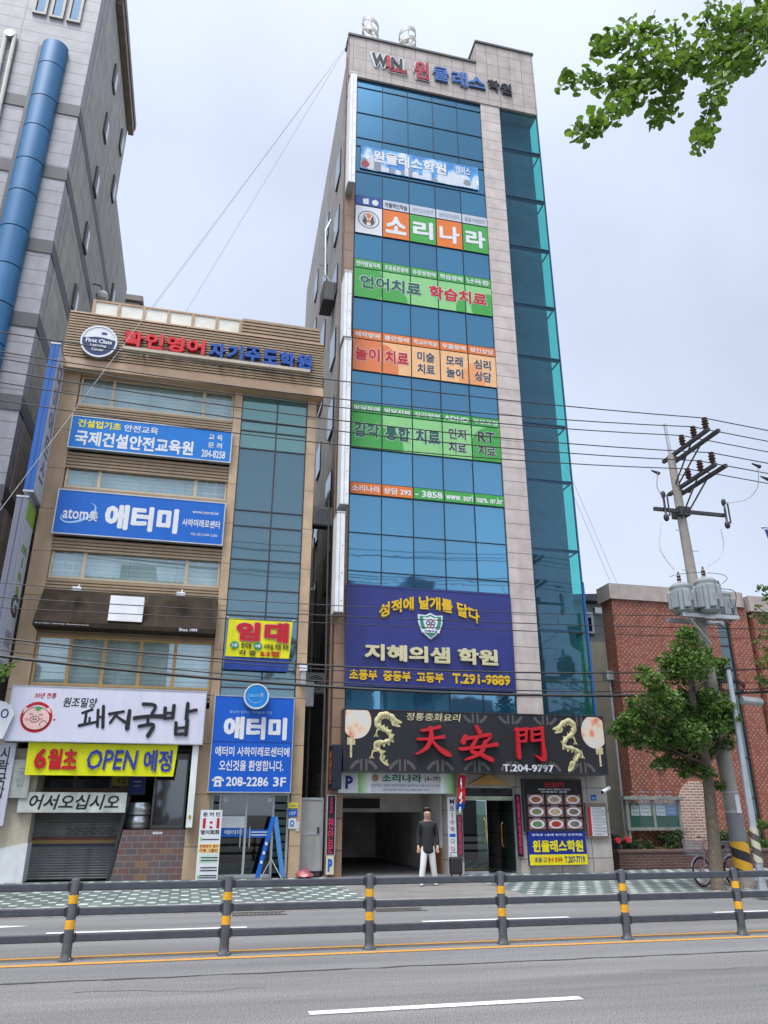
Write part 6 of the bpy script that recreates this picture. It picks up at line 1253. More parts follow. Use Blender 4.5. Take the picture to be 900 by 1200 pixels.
# ================================================================== UTILITY POLE, TRANSFORMERS
YP = 16.7; CONCP = mat('pole_concrete', (.29, .27, .235), .8, var=.2, scale=2.5, bump=.2, bscale=25, streak=.3)
pb = Vector((12.44, YP, .15)); pt_ = at(786, 534, YP); ptop = Vector((pt_[0], YP, pt_[1]))
def pole_at(z): t = (z - pb.z) / (ptop.z - pb.z); return pb + (ptop - pb) * t
pole = thing('utility_pole', 'concrete utility pole with grey wrap, yellow and black base band and crossarms on top', 'utility pole', tuple(pb))
rad = lambda z: .20 - .10 * (z - .15) / (ptop.z - .15)
MB().tube([pole_at(.15 + (ptop.z - .15) * k / 12) for k in range(13)], [rad(.15 + (ptop.z - .15) * k / 12) for k in range(13)], 22).build('shaft', CONCP, pole, smooth=True)
tip = at(779, 497, YP); MB().tube([ptop - Vector((0, 0, .2)), Vector((tip[0], YP, tip[1]))], .045, 8).build('lightning_rod', GALV, pole)
zz = lambda py: at(868, py, YP)[1]
def sleeve(z0, z1, m, nm, ex): return MB().tube([pole_at(z0 + (z1 - z0) * k / 4) for k in range(5)], [rad(z0 + (z1 - z0) * k / 4) + ex for k in range(5)], 26).build(nm, m, pole, smooth=True)
sleeve(zz(985), zz(950) , mat('grey_wrap', (.17, .175, .185), .6, var=.12), 'grey_wrap', .006)
def stripe_mat(name, c1, c2, per, tw):
    m, nt, b = nodes_of(name); N = nt.nodes; L = nt.links; t = N.new('ShaderNodeTexCoord'); s = N.new('ShaderNodeSeparateXYZ'); L.new(t.outputs['Object'], s.inputs[0])
    at2 = N.new('ShaderNodeMath'); at2.operation = 'ARCTAN2'; L.new(s.outputs['Y'], at2.inputs[0]); L.new(s.outputs['X'], at2.inputs[1])
    a = N.new('ShaderNodeMath'); a.operation = 'MULTIPLY'; L.new(at2.outputs[0], a.inputs[0]); a.inputs[1].default_value = tw / (2 * math.pi)
    z = N.new('ShaderNodeMath'); z.operation = 'DIVIDE'; L.new(s.outputs['Z'], z.inputs[0]); z.inputs[1].default_value = per
    ad = N.new('ShaderNodeMath'); L.new(a.outputs[0], ad.inputs[0]); L.new(z.outputs[0], ad.inputs[1]); fr = N.new('ShaderNodeMath'); fr.operation = 'FRACT'; L.new(ad.outputs[0], fr.inputs[0])
    lt = N.new('ShaderNodeMath'); lt.operation = 'LESS_THAN'; L.new(fr.outputs[0], lt.inputs[0]); lt.inputs[1].default_value = .5
    mx = N.new('ShaderNodeMix'); mx.data_type = 'RGBA'; L.new(lt.outputs[0], mx.inputs['Factor']); mx.inputs['A'].default_value = (*c1, 1); mx.inputs['B'].default_value = (*c2, 1); L.new(mx.outputs['Result'], b.inputs['Base Color']); b.inputs['Roughness'].default_value = .5; return m
sleeve(zz(1024), zz(986), stripe_mat('hazard_stripe', (.62, .33, .02), (.02, .02, .02), .42, 1.0), 'hazard_band', .008)
MB().tube([pole_at(zz(951) - .02), pole_at(zz(951) + .02)], rad(2) + .012, 22).tube([pole_at(zz(929)), pole_at(zz(929) + .03)], rad(2) + .006, 22).build('strap', GALV, pole)
p_ = pole_at(zz(941)); MB().box(p_.x - .05, p_.x + .06, YP - rad(zz(941)) - .03, YP - rad(zz(941)) + .05, p_.z - .22, p_.z + .18).build('number_plate', WHITE, pole)
ARM = mat('crossarm_steel', (.06, .062, .066), .5, .5)
INS = []
def arms(py, half_near, half_far, nm):
    z = at(808, py, YP)[1]; c = pole_at(z); m = MB()
    for dx in (.06, .36): m.box(c.x + dx - .045, c.x + dx + .045, YP - half_near, YP + half_far, z - .045, z + .045)
    m.box(c.x - .05, c.x + .40, YP - .06, YP + .02, z - .09, z - .046).tube([(c.x + .36, YP - half_near * .55, z), (c.x + .05, YP - .1, z - .9)], .022, 6).tube([(c.x + .06, YP - half_near * .55, z), (c.x - .05, YP - .1, z - .9)], .022, 6); m.build(nm, ARM, pole)
    return c, z
def insulator(x, y, z, h=.34):
    MB().lathe((x, y, z), [(.03, 0), (.05, .04), (.085, .07), (.05, .11), (.095, .15), (.05, .19), (.09, .23), (.05, .27), (.075, .31), (.04, .34)] if h > .3 else [(.03, 0), (.05, .05), (.03, .1)], 14).build('insulator', PORC, pole, smooth=True)
c1, z1_ = arms(536, 1.62, .45, 'crossarm'); c2, z2_ = arms(574, 1.62, .45, 'crossarm')
tops = []
for c, z in ((c1, z1_), (c2, z2_)):
    for dy in (-1.52, -1.02, -.5):
        insulator(c.x + .06, YP + dy, z + .045); tops.append((c.x + .06, YP + dy, z + .37))
za_ = at(805, 602, YP)[1]; c3 = pole_at(za_); x0 = at(764, 602, YP)[0]; x1 = at(846, 608, YP)[0]
m = MB(); m.box(x0, x1, YP - .16, YP - .08, za_ - .045, za_ + .045); m.box(c3.x - .16, c3.x + .16, YP - .2, YP + .2, za_ - .12, za_ + .12); m.build('crossarm', ARM, pole)
fuse = MB()
for x, dz in ((x0 + .28, 0.0), (x1 - .02, -.05)):
    fuse.lathe((x, YP - .2, za_ + .25 + dz), [(.04, -.6), (.07, -.55), (.07, -.45), (.03, -.4), (.03, .05), (.06, .1), (.06, .2), (.03, .25)], 12).tube([(x + .1, YP - .22, za_ - .2 + dz), (x + .1, YP - .22, za_ + .4 + dz)], .022, 6)
fuse.build('fuse_cutout', DKMETAL, pole, smooth=True)
zt_ = at(812, 725, YP)[1]; c4 = pole_at(zt_); m = MB(); m.box(c4.x - .75, c4.x + .85, YP - .42, YP - .30, zt_ - .06, zt_ + .04).box(c4.x - .75, c4.x + .85, YP + .20, YP + .32, zt_ - .06, zt_ + .04).box(c4.x - .14, c4.x + .14, YP - .42, YP + .32, zt_ - .08, zt_ - .061)
m.tube([(c4.x - .6, YP - .36, zt_), (c4.x, YP - .3, zt_ - .7)], .03, 6).tube([(c4.x - .2, YP - 1.1, zt_ - .35), (c4.x + .1, YP + .2, zt_ - .1)], .05, 6); m.build('platform', GALV, pole)
st = MB()
for k in range(14):
    z = 3.2 + k * .55; c = pole_at(z); sg = 1 if k % 2 else -1; st.tube([(c.x, YP - .02, z), (c.x + sg * (rad(z) + .16), YP - .05, z)], .012, 5)
st.build('step_bolt', GALV, pole)
TGREY = mat('transformer_grey', (.25, .275, .28), .4, .1, var=.1, scale=4, streak=.3)
for px0, py0, py1, dy, sc, lab in ((797, 684, 708, -.25, 1.0, 'leftmost of the three grey pole transformers'), (825, 674, 703, -.45, 1.0, 'middle and nearest of the three grey pole transformers'), (842, 682, 706, .22, .92, 'rightmost of the three grey pole transformers')):
    a = at(px0, py0, YP + dy); b_ = at(px0, py1, YP + dy); x, z0, z1 = a[0], b_[1], a[1]
    z0 = min(z0, zt_ + .6); h = z1 - z0; h = max(h, .72); z0 = zt_ + .042; z1 = z0 + h + (.12 if dy < -.3 else 0)
    s = thing('transformer', lab, 'transformer', (x, YP + dy, z0), 'pole transformers'); r_ = .265 * sc
    MB().lathe((x, YP + dy, z0), [(r_ * .8, 0), (r_, .06), (r_, z1 - z0 - .08), (r_ * 1.04, z1 - z0 - .07), (r_ * 1.04, z1 - z0 - .02), (r_ * .7, z1 - z0 + .06), (.05, z1 - z0 + .09)], 26).build('tank', TGREY, s, smooth=True)
    fn = MB()
    for an in (200, 255, 310, 20, 150):
        ca, sa = math.cos(R(an)), math.sin(R(an)); ux, uy = -sa, ca; e = r_ * 1.30; w = .085
        P = [(x + ca * r_ * .9 + ux * w, YP + dy + sa * r_ * .9 + uy * w), (x + ca * e + ux * w, YP + dy + sa * e + uy * w), (x + ca * e - ux * w, YP + dy + sa * e - uy * w), (x + ca * r_ * .9 - ux * w, YP + dy + sa * r_ * .9 - uy * w)]
        fn.prism_z(P, z0 + .10, z1 - .16)
    fn.build('radiator', TGREY, s, bevel=.02)
    MB().lathe((x - .05, YP + dy - .05, z1 + .04), [(.03, 0), (.055, .04), (.035, .08), (.06, .12), (.035, .16), (.055, .2), (.03, .24), (.02, .32)], 12).build('bushing', PORC, s, smooth=True)
    MB().box(x - .07, x + .07, YP + dy - r_ * 1.31, YP + dy - r_ * .95, z0 + .28, z0 + .42).build('rating_plate', mat('plate_grey', (.22, .22, .21), .5), s)
# looping jumper leads
def lead(nm, lab, pts, m=PALEWIRE, r_=.011, grp='jumper leads on the utility pole'):
    P = [Vector((*[at(px, py, Y)[0]], Y, at(px, py, Y)[1])) for px, py, Y in pts]; fine = []
    for i in range(len(P) - 1):
        a, b_, c_, d_ = P[max(i - 1, 0)], P[i], P[i + 1], P[min(i + 2, len(P) - 1)]
        for k in range(6):
            t = k / 6; fine.append(.5 * (2 * b_ + (c_ - a) * t + (2 * a - 5 * b_ + 4 * c_ - d_) * t * t + (-a + 3 * b_ - 3 * c_ + d_) * t ** 3))
    fine.append(P[-1]); return tag(MB().tube(fine, r_, 5).build(nm, m, smooth=True), lab, 'wire', grp)
lead('jumper_lead', 'pale jumper lead looping down on the left of the utility pole to its fuse', [(771, 553, 16.0), (770, 570, 16.2), (776, 583, 16.3), (778, 594, 16.5)])
lead('jumper_lead', 'pale lead from the left fuse down to the leftmost transformer', [(775, 612, 16.5), (773, 640, 16.5), (780, 655, 16.5), (790, 668, 16.45), (791, 676, 16.4)])
lead('jumper_lead', 'pale jumper lead looping on the right of the utility pole to its fuse', [(888, 545, 15.6), (888, 570, 15.8), (875, 585, 16.1), (852, 590, 16.4), (848, 598, 16.5)])
lead('jumper_lead', 'pale lead from the right fuse down to the middle transformer', [(845, 620, 16.5), (848, 640, 16.5), (842, 655, 16.45), (829, 664, 16.4), (828, 674, 16.3)])
lead('jumper_lead', 'black lead drooping in a loop right of the transformers', [(845, 690, 16.5), (862, 695, 16.4), (858, 725, 16.4), (848, 735, 16.5), (830, 722, 16.6)], WIRE)
lead('jumper_lead', 'thin lead arching over the three transformers', [(785, 676, 16.5), (795, 673, 16.4), (820, 671, 16.4), (845, 673, 16.5), (852, 678, 16.5), (846, 684, 16.5)], WIRE, .008)

# ================================================================== OVERHEAD WIRES (along the street)
def wire(lab, pts, Y, r_=.013, m=WIRE, grp='overhead wires along the street', x_lo=-34.0, x_hi=34.0, nm='power_line'):
    (X0, Z0), (X1, Z1), (X2, Z2) = [at(px, py, Y) for px, py in pts]
    def z(x): return Z0 * (x - X1) * (x - X2) / ((X0 - X1) * (X0 - X2)) + Z1 * (x - X0) * (x - X2) / ((X1 - X0) * (X1 - X2)) + Z2 * (x - X0) * (x - X1) / ((X2 - X0) * (X2 - X1))
    curv = Z0 / ((X0 - X1) * (X0 - X2)) + Z1 / ((X1 - X0) * (X1 - X2)) + Z2 / ((X2 - X0) * (X2 - X1)); curv = min(max(curv, 0.0), .006)
    s = (Z2 - Z0) / (X2 - X0); f = lambda x: Z0 + s * (x - X0) + curv * (x - X0) * (x - X2)
    n = 40; return tag(MB().tube([(x_lo + (x_hi - x_lo) * k / n, Y, f(x_lo + (x_hi - x_lo) * k / n)) for k in range(n + 1)], r_, 5).build(nm, m, smooth=True), lab, 'wire', grp)
UP = (('topmost black power line, tied to the nearest upper insulator of the pole', 389, 444, 477, 15.18), ('second highest black power line, on the middle upper insulator', 412, 470, 496.5, 15.68), ('third black power line, on the farthest upper insulator', 420, 477, 506, 16.2),
      ('fourth black power line down, on the nearest lower insulator', 434, 491.5, 520, 15.18), ('fifth black power line down, on the middle lower insulator', 448, 504, 533, 15.68), ('sixth black power line down, on the farthest lower insulator', 469, 522, 546.7, 16.2))
for (lab, a, b_, c, Y), tp_ in zip(UP, tops):
    X0, Z0 = at(0, a, Y); Xm, Zm = at(380, b_, Y); xt, yt_, zt2 = tp_
    s1 = (zt2 - Z0) / (xt - X0); cv = max(0.0, (Z0 + s1 * (Xm - X0) - Zm) / ((Xm - X0) * (xt - Xm))) if abs((Xm - X0) * (xt - Xm)) > 1e-6 else 0
    cv = min(cv, .004); P = []
    for k in range(31): x = -30 + (xt + 30) * k / 30; P.append((x, Y, Z0 + s1 * (x - X0) + cv * (x - X0) * (x - xt)))
    P.append((xt + 6, Y, zt2 - .42)); P.append((xt + 14, Y, zt2 - .75)); P.append((xt + 26, Y, zt2 - .6))
    tag(MB().tube(P, .014, 5).build('power_line', WIRE, smooth=True), lab, 'wire', 'overhead wires along the street')
cl = MB()
for px0, py0, Y in ((886, 545, 15.5), (896, 560, 16.25), (768, 553, 17.0)):
    a = at(px0, py0, Y); cl.tube([(a[0] - .12, Y, a[1] + .03), (a[0] + .12, Y, a[1] - .04)], [.02, .05], 8)
tag(cl.build('wire_sleeve', DKMETAL), 'black sleeves clamped on the power lines beside the pole top', 'clamp')
LOW = ((683, 710, 718, 16.9, .010, 'thin wire crossing just over the yellow arched letters of the blue board'),
       (700, 722, 730, 16.9, .012, 'black wire crossing at the shield emblem of the blue board'), (712, 731, 739, 16.9, .010, 'thin wire crossing below the shield emblem of the blue board'), (748, 781, 788, 16.6, .020, 'thick black cable crossing the foot of the blue board'),
       (752, 786, 796, 16.7, .010, 'thin wire hung just under the thick cable on the blue board'), (762, 800, 809, 16.6, .014, 'black cable above the heaviest one, over the restaurant board'))
for a, b_, c, Y, r_, lab in LOW: wire(lab, ((0, a), (400, b_), (600, c)), Y, r_)
a = wire('heaviest black cable bundle crossing just above the black restaurant board', ((0, 769), (400, 806), (640, 815)), 16.5, .034, nm='cable_bundle')
# two thin pale guy wires from the tower roof down to the left, two behind to the right
def guy(lab, p, q): tag(MB().tube([p, q], .0065, 6).build('guy_wire', mat('dull_wire', (.33, .335, .345), .8)), lab, 'wire', 'thin pale guy wires from the tower roof')
r0 = (3.6, 21.5, 30.6); e1 = at(0, 598, 15.0); e2 = at(0, 575, 24.0)
guy('pale guy wire running from the tower roof down across the tan building front', r0, (e1[0], 15.0, e1[1])); g1 = at(186, 362, 30.0); guy('pale guy wire running from the tower roof down behind the tan parapet', r0, (g1[0] - 2, 30.0, g1[1] - 4.0)); g1 = at(215, 372, 28.0); guy('second pale guy wire running from the tower roof behind the tan parapet', r0, (g1[0] - 1.2, 28.0, g1[1] - 3.2))
g1 = at(668, 556, 24); g2 = at(718, 672, 24); dx, dz = g2[0] - g1[0], g2[1] - g1[1]; guy('upper of two thin wires slanting from the tower side behind the brick hall', (g1[0] - dx * .1, 24, g1[1] - dz * .1), (g2[0] + dx * .3, 24, g2[1] + dz * .3)); guy('lower of two thin wires slanting from the tower side behind the brick hall', (g1[0] - dx * .1 - .12, 24, g1[1] - dz * .1 - .3), (g2[0] + dx * .3 - .25, 24, g2[1] + dz * .3))

# ================================================================== GREY STREET POLE, NOTICE BOARD, HANGING LAMP
Yg = 15.75; gb_ = Vector((12.12, Yg, .15)); gp = at(853.5, 785, Yg); gtp = Vector((gp[0], Yg, gp[1])); s = thing('street_pole', 'slim grey steel street pole with a peeling striped band right of the utility pole', 'pole', tuple(gb_))
lerp = lambda t: gb_ + (gtp - gb_) * t
MB().tube([lerp(0), lerp(.5), lerp(1)], [.085, .07, .055], 16).build('shaft', mat('galvanised_pole', (.36, .39, .43), .45, .4, var=.12, streak=.25), s, smooth=True); MB().tube([lerp(.12), lerp(.27)], [.092, .088], 18).build('peeling_band', stripe_mat('peeling_stripe', (.42, .40, .30), (.07, .055, .05), .30, 1.0), s, smooth=True)
MB().lathe(tuple(gb_), [(.16, 0), (.16, .03), (.1, .04), (.095, .16)], 16).build('base_plate', GALV, s, smooth=True); MB().tube([gtp, gtp + Vector((0, 0, .04))], .06, 12).build('cap', DKMETAL, s)
c = at(880, 821, 16.5); s = thing('cable_enclosure', 'grey splice enclosure hanging on the cables near the right edge', 'enclosure', (c[0], 16.5, c[1])); MB().tube([(c[0] - .28, 16.5, c[1]), (c[0] + .28, 16.5, c[1] - .03)], [.10, .10], 14).build('casing', GALV, s, smooth=True); MB().tube([(c[0] + .28, 16.5, c[1] - .03), (c[0] + .33, 16.5, c[1] - .03)], .06, 10).build('end_cap', paint('teal_cap', '#1f7a6c'), s)
lp = MB()
for k in range(3): lp.tube([(c[0] - .5 + .35 * math.cos(t / 3), 16.5 - .03 * k, c[1] + .28 + .16 * math.sin(t / 3) + .03 * k) for t in range(0, 20)], .014, 5)
lp.build('cable_coil', WIRE, s)
yn = 22.75; n0 = at(731, 931, yn); n1 = at(800.5, 973, yn)
s = thing('notice_board', 'weathered grey framed notice board on legs with pale posters on green backing', 'notice board', ((n0[0] + n1[0]) / 2, yn, .6)); x0, x1, z0, z1 = n0[0], n1[0], n1[1], n0[1] - .05
WEA = mat('weathered_frame', (.22, .22, .20), .6, .2, var=.3, streak=.4); MB().box(x0 + .1, x1 - .1, yn, yn + .05, z0 + .08, z1 - .2).build('backing', paint('bottle_green', '#1f5a48'), s)
f = MB(); f.box(x0, x0 + .10, yn - .05, yn + .12, z0, z1 - .101).box(x1 - .10, x1, yn - .05, yn + .12, z0, z1 - .101).box(x0 + .1, x1 - .1, yn - .045, yn + .115, z0, z0 + .09).box(x0 - .08, x1 + .08, yn - .14, yn + .2, z1 - .10, z1).box((x0 + x1) / 2 - .04, (x0 + x1) / 2 + .04, yn - .044, yn + .11, z0 + .09, z1 - .101); f.build('frame', WEA, s)
for x in (x0 + .02, x1 - .10): MB().box(x, x + .08, yn - .02, yn + .08, .5, z0 - .001).build('leg', WEA, s)
for u0, u1, cc in ((.10, .24, '#c9cbc6'), (.26, .45, '#c4c0bd'), (.55, .72, '#b6b9c6'), (.74, .91, '#3f6cae')):
    a, b_ = x0 + (x1 - x0) * u0, x0 + (x1 - x0) * u1; o = MB().box(a, b_, yn - .012, yn - .002, z0 + .42, z1 - .27).build('poster', paint('poster' + cc, cc, var=.2, scale=9), s); pl = MB()
    for k in range(6): pl.box(a + .04, b_ - .04 - .03 * (k % 3), yn - .015, yn - .0121, z0 + .50 + k * .12, z0 + .53 + k * .12)
    pl.build('print_line', GREYPRT, o)
MB().quad((x0 + .1, yn - .03, z0 + .09), (x1 - .1, yn - .03, z0 + .09), (x1 - .1, yn - .03, z1 - .1), (x0 + .1, yn - .03, z1 - .1)).build('pane', clear_glass('case_glass', (.86, .90, .90), .03), s)

# ================================================================== BICYCLE and scooter
bk = thing('bicycle', 'old pink city bicycle with wire baskets leaning behind the street tree', 'bicycle', (11.52, 16.95, .152), rz=R(15))
def bobj(mb, name, m, parent=None, smooth=True):     # bicycle meshes are modelled in the bicycle's own frame
    me = bpy.data.meshes.new(name); me.from_pydata(mb.v, [], mb.f); bm = bmesh.new(); bm.from_mesh(me); bmesh.ops.recalc_face_normals(bm, faces=bm.faces); bm.to_mesh(me); bm.free(); me.materials.append(m)
    if smooth: me.shade_smooth(); me.set_sharp_from_angle(angle=R(40))
    o = bpy.data.objects.new(name, me); COL.objects.link(o); o.parent = parent or bk; return o
PKM = mat('pink_frame', (.50, .20, .24), .4, .2, var=.15); WR = .31
for x in (0.0, 1.04):
    circ = lambda r_, n=36: [(x + r_ * math.cos(2 * math.pi * k / n), 0, WR + r_ * math.sin(2 * math.pi * k / n)) for k in range(n)]
    w = MB().tube(circ(WR - .02), .02, 8, closed=True); wo_ = bobj(w, 'wheel', RUBBER); bobj(MB().tube(circ(WR - .05), .014, 6, closed=True), 'rim', mat('pink_rim', (.55, .32, .34), .35, .5), wo_)
    sp = MB()
    for k in range(18): a = 2 * math.pi * k / 18; sp.tube([(x + .02 * math.cos(a + 1.2), .02 * (-1) ** k, WR + .02 * math.sin(a + 1.2)), (x + (WR - .05) * math.cos(a), 0, WR + (WR - .05) * math.sin(a))], .003, 4)
    sp.tube([(x, -.05, WR), (x, .05, WR)], .022, 8); bobj(sp, 'spokes', STEEL, wo_)
    bobj(MB().tube([(x + (WR + .03) * math.cos(a), 0, WR + (WR + .03) * math.sin(a)) for a in [R(20 + 10 * k) for k in range(15)]], .022, 6), 'mudguard', STEEL)
fr = MB(); fr.tube([(0, .05, WR), (.09, .05, WR + .35), (.16, 0, WR + .55), (.18, 0, WR + .66)], .016, 8).tube([(0, -.05, WR), (.09, -.05, WR + .35), (.16, 0, WR + .55)], .016, 8).tube([(.16, 0, WR + .52), (.34, 0, WR + .14), (.50, 0, WR - .02)], .022, 8).tube([(.165, 0, WR + .44), (.38, 0, WR + .2), (.56, 0, WR + .22)], .018, 8).tube([(.50, 0, WR - .02), (.62, 0, WR + .46)], .018, 8).tube([(.50, .04, WR - .02), (1.04, .05, WR)], .013, 6).tube([(.50, -.04, WR - .02), (1.04, -.05, WR)], .013, 6).tube([(.59, .03, WR + .36), (1.04, .05, WR)], .012, 6).tube([(.59, -.03, WR + .36), (1.04, -.05, WR)], .012, 6); bobj(fr, 'frame', PKM)
bobj(MB().tube([(.18, 0, WR + .62), (.20, 0, WR + .72), (.20, .14, WR + .74), (.30, .27, WR + .72), (.40, .28, WR + .71)], .012, 6).tube([(.20, 0, WR + .72), (.20, -.14, WR + .74), (.30, -.27, WR + .72), (.40, -.28, WR + .71)], .012, 6), 'handlebar', STEEL); bobj(MB().tube([(.30, .27, WR + .72), (.41, .28, WR + .71)], .018, 8).tube([(.30, -.27, WR + .72), (.41, -.28, WR + .71)], .018, 8), 'grip', RUBBER)
sd = MB(); sd.add([(.52, .03, WR + .52), (.52, -.03, WR + .52), (.78, -.10, WR + .54), (.80, 0, WR + .55), (.78, .10, WR + .54), (.53, 0, WR + .46), (.76, -.06, WR + .47), (.76, .06, WR + .47)], [(0, 1, 2, 3, 4), (0, 5, 1), (1, 5, 6, 2), (4, 7, 5, 0), (2, 6, 3), (3, 7, 4), (3, 6, 7), (5, 7, 6)]); bobj(sd, 'saddle', RUBBER)
def basket(x0, x1, z0, z1, nm):
    g = MB(); t = .04
    for i in range(8):
        u = i / 7
        for yy in (-1, 1): g.tube([(x0 + t + (x1 - x0 - 2 * t) * u, yy * .13, z0), (x0 + (x1 - x0) * u, yy * .17, z1)], .005, 4)
    for i in range(7):
        v = i / 6
        for xx, xo in ((x0 + t, x0), (x1 - t, x1)): g.tube([(xx, -.13 + .26 * v, z0), (xo, -.17 + .34 * v, z1)], .005, 4)
    for k in range(6):
        v = k / 5; a, b_ = x0 + t * (1 - v), x1 - t * (1 - v); w = .13 + .04 * v; g.tube([(a, -w, z0 + (z1 - z0) * v), (b_, -w, z0 + (z1 - z0) * v), (b_, w, z0 + (z1 - z0) * v), (a, w, z0 + (z1 - z0) * v)], .008 if k == 5 else .005, 4, closed=True)
    for k in range(5): g.tube([(x0 + t, -.12 + .06 * k, z0), (x1 - t, -.12 + .06 * k, z0)], .005, 4)
    bobj(g, nm, mat('wire_basket', (.34, .35, .37), .4, .5))
basket(-.34, .08, WR + .36, WR + .64, 'front_basket'); basket(.86, 1.22, WR + .36, WR + .62, 'rear_basket')
ck = MB(); ck.tube([(.50 + .09 * math.cos(2 * math.pi * k / 20), .05, WR - .02 + .09 * math.sin(2 * math.pi * k / 20)) for k in range(20)], .008, 5, closed=True).tube([(.5, .06, WR - .02), (.62, .07, WR - .1)], .01, 5).tube([(.5, -.06, WR - .02), (.38, -.07, WR + .06)], .01, 5).box(.58, .66, .07, .15, WR - .12, WR - .09).box(.34, .42, -.15, -.07, WR + .05, WR + .08); bobj(ck, 'crank', DKMETAL)
bobj(MB().tube([(.93, .06, WR - .02), (.86, .14, .0)], .01, 5), 'kickstand', STEEL)
xs, ys_ = at(721, 1012, 22.9)[0], 22.9
sc = thing('scooter', 'dark scooter parked behind the tower corner with red rear lamps showing', 'scooter', (xs, ys_, .152))
bd_ = MB(); bd_.lathe((xs, ys_, .45), [(.10, 0), (.22, .08), (.26, .3), (.20, .5), (.08, .56)], 18, .8, 1.8); bd_.build('body', mat('scooter_black', (.02, .02, .022), .35), sc, smooth=True)
for yy in (ys_ - .35, ys_ + .85): MB().tube([(xs, yy + .20 * math.cos(2 * math.pi * k / 24), .36 + .20 * math.sin(2 * math.pi * k / 24)) for k in range(24)], .055, 8, closed=True).build('wheel', RUBBER, sc, smooth=True)
MB().box(xs - .12, xs + .12, ys_ - .2, ys_ + .6, 1.0, 1.12).build('seat', RUBBER, sc, bevel=.04); MB().tube([(xs, ys_ + .7, .5), (xs, ys_ + .62, 1.2), (xs - .3, ys_ + .55, 1.28)], .02, 8).tube([(xs, ys_ + .62, 1.2), (xs + .3, ys_ + .55, 1.28)], .02, 8).build('handlebar', DKMETAL, sc)
for dx, z in ((-.10, .94), (.22, .96), (-.06, .60), (.28, .60)): MB().tube([(xs + dx, ys_ - .52, z), (xs + dx, ys_ - .40, z)], .085, 14).build('lamp', paint('tail_red', '#d8303c', rough=.25), sc)
bx_ = MB(); bx_.tube([(xs - .08, ys_ - .40, .94), (xs + .24, ys_ - .40, .95)], .06, 10).tube([(xs - .06, ys_ - .40, .60), (xs + .28, ys_ - .40, .60)], .06, 10); bx_.build('lamp_bar', DKMETAL, sc)

# ================================================================== TREES
LEAF = leaf_mat('street_leaf', (.030, .080, .014), (.155, .265, .05)); GINK = leaf_mat('ginkgo_leaf', (.055, .125, .014), (.185, .310, .035)); SHR = leaf_mat('shrub_leaf', (.025, .055, .015), (.07, .12, .035))
BARK = mat('grey_bark', (.13, .105, .075), .9, var=.35, scale=9, bump=1.0, bscale=30)
def leaf_cloud(mb, clumps, n, size, rnd, flat=.6):
    tot = sum(r ** 2 for *_, r in clumps)
    for (cx, cy, cz, r) in clumps:
        for _ in range(int(n * r * r / tot)):
            d = Vector((rnd.gauss(0, 1), rnd.gauss(0, 1), rnd.gauss(0, 1))).normalized() * r * (rnd.random() ** .45) * rnd.uniform(.8, 1.12)
            p = Vector((cx, cy, cz)) + Vector((d.x, d.y, d.z * .72))
            nrm = (Vector((rnd.gauss(0, 1), rnd.gauss(0, 1), rnd.gauss(0, 1) + flat * 2))).normalized(); a = nrm.orthogonal().normalized(); a.rotate(Matrix.Rotation(rnd.random() * 6.28, 3, nrm)); b_ = nrm.cross(a); s = size * rnd.uniform(.6, 1.3)
            k = len(mb.v); mb.v += [tuple(p - a * s), tuple(p + b_ * s * .55 + nrm * s * .15), tuple(p + a * s), tuple(p - b_ * s * .55 + nrm * s * .15)]; mb.f.append((k, k + 1, k + 2, k + 3))
def limb(mb, a, b_, r0, r1, rnd, n=6, wob=.06):
    a, b_ = Vector(a), Vector(b_); L_ = (b_ - a).length; mb.tube([a + (b_ - a) * k / n + Vector((rnd.uniform(-1, 1), rnd.uniform(-1, 1), 0)) * wob * L_ * (0 if k in (0, n) else 1) * .3 for k in range(n + 1)], [r0 + (r1 - r0) * k / n for k in range(n + 1)], 9)
YTR = 16.3; rt_ = random.Random(21)
tr = thing('street_tree', 'leafy street tree with a grey trunk growing from the pavement before the brick hall', 'tree', (11.42, YTR, .15))
t0 = (11.42, YTR, .12); tm = at(829, 905, YTR); t2 = at(812, 820, YTR); t3 = at(803, 745, YTR)
tk = MB(); tk.tube([t0, (11.42, YTR, .22), (11.42 + (tm[0] - 11.42) * .5, YTR, (tm[1]) * .5), (tm[0], YTR, tm[1]), (t2[0], YTR, t2[1]), (t3[0], YTR, t3[1])], [.19, .15, .135, .12, .08, .02], 14); tk.build('trunk', BARK, tr, smooth=True)
CL = [(806, 742, 11), (803, 760, 18), (812, 780, 22), (792, 788, 20), (764, 798, 13), (832, 795, 17), (846, 790, 11), (772, 822, 24), (800, 826, 27), (826, 826, 26), (748, 843, 18), (775, 854, 24), (805, 856, 28), (834, 848, 20), (737, 857, 10), (765, 868, 18), (792, 880, 16), (800, 868, 20), (848, 828, 14), (852, 858, 12), (815, 893, 10), (835, 880, 10), (797, 897, 8), (805, 904, 6), (826, 905, 8), (842, 921, 6), (729, 850, 5), (742, 830, 6), (727, 858, 7), (735, 842, 8), (745, 868, 10), (778, 893, 8), (856, 842, 9), (850, 872, 9), (820, 880, 14), (810, 862, 20), (758, 785, 5), (848, 775, 5), (826, 770, 10), (783, 772, 8)]
ppm = 50.0; clumps = []; lb = MB()
for (px0, py0, pr_) in CL:
    dy = rt_.uniform(-.9, .9) * (1 if pr_ > 9 else .5); c = at(px0, py0, YTR + dy); clumps.append((c[0], YTR + dy, c[1], pr_ / ppm * (1.18 if pr_ > 9 else 1.45)))
    if pr_ >= 8: zb2 = max(min(c[1] - .5, t3[1] - .4), tm[1] - .2); tt = (zb2 - tm[1]) / (t3[1] - tm[1]); limb(lb, (tm[0] + (t3[0] - tm[0]) * tt, YTR, zb2), (c[0], YTR + dy, c[1]), .035, .008, rt_)
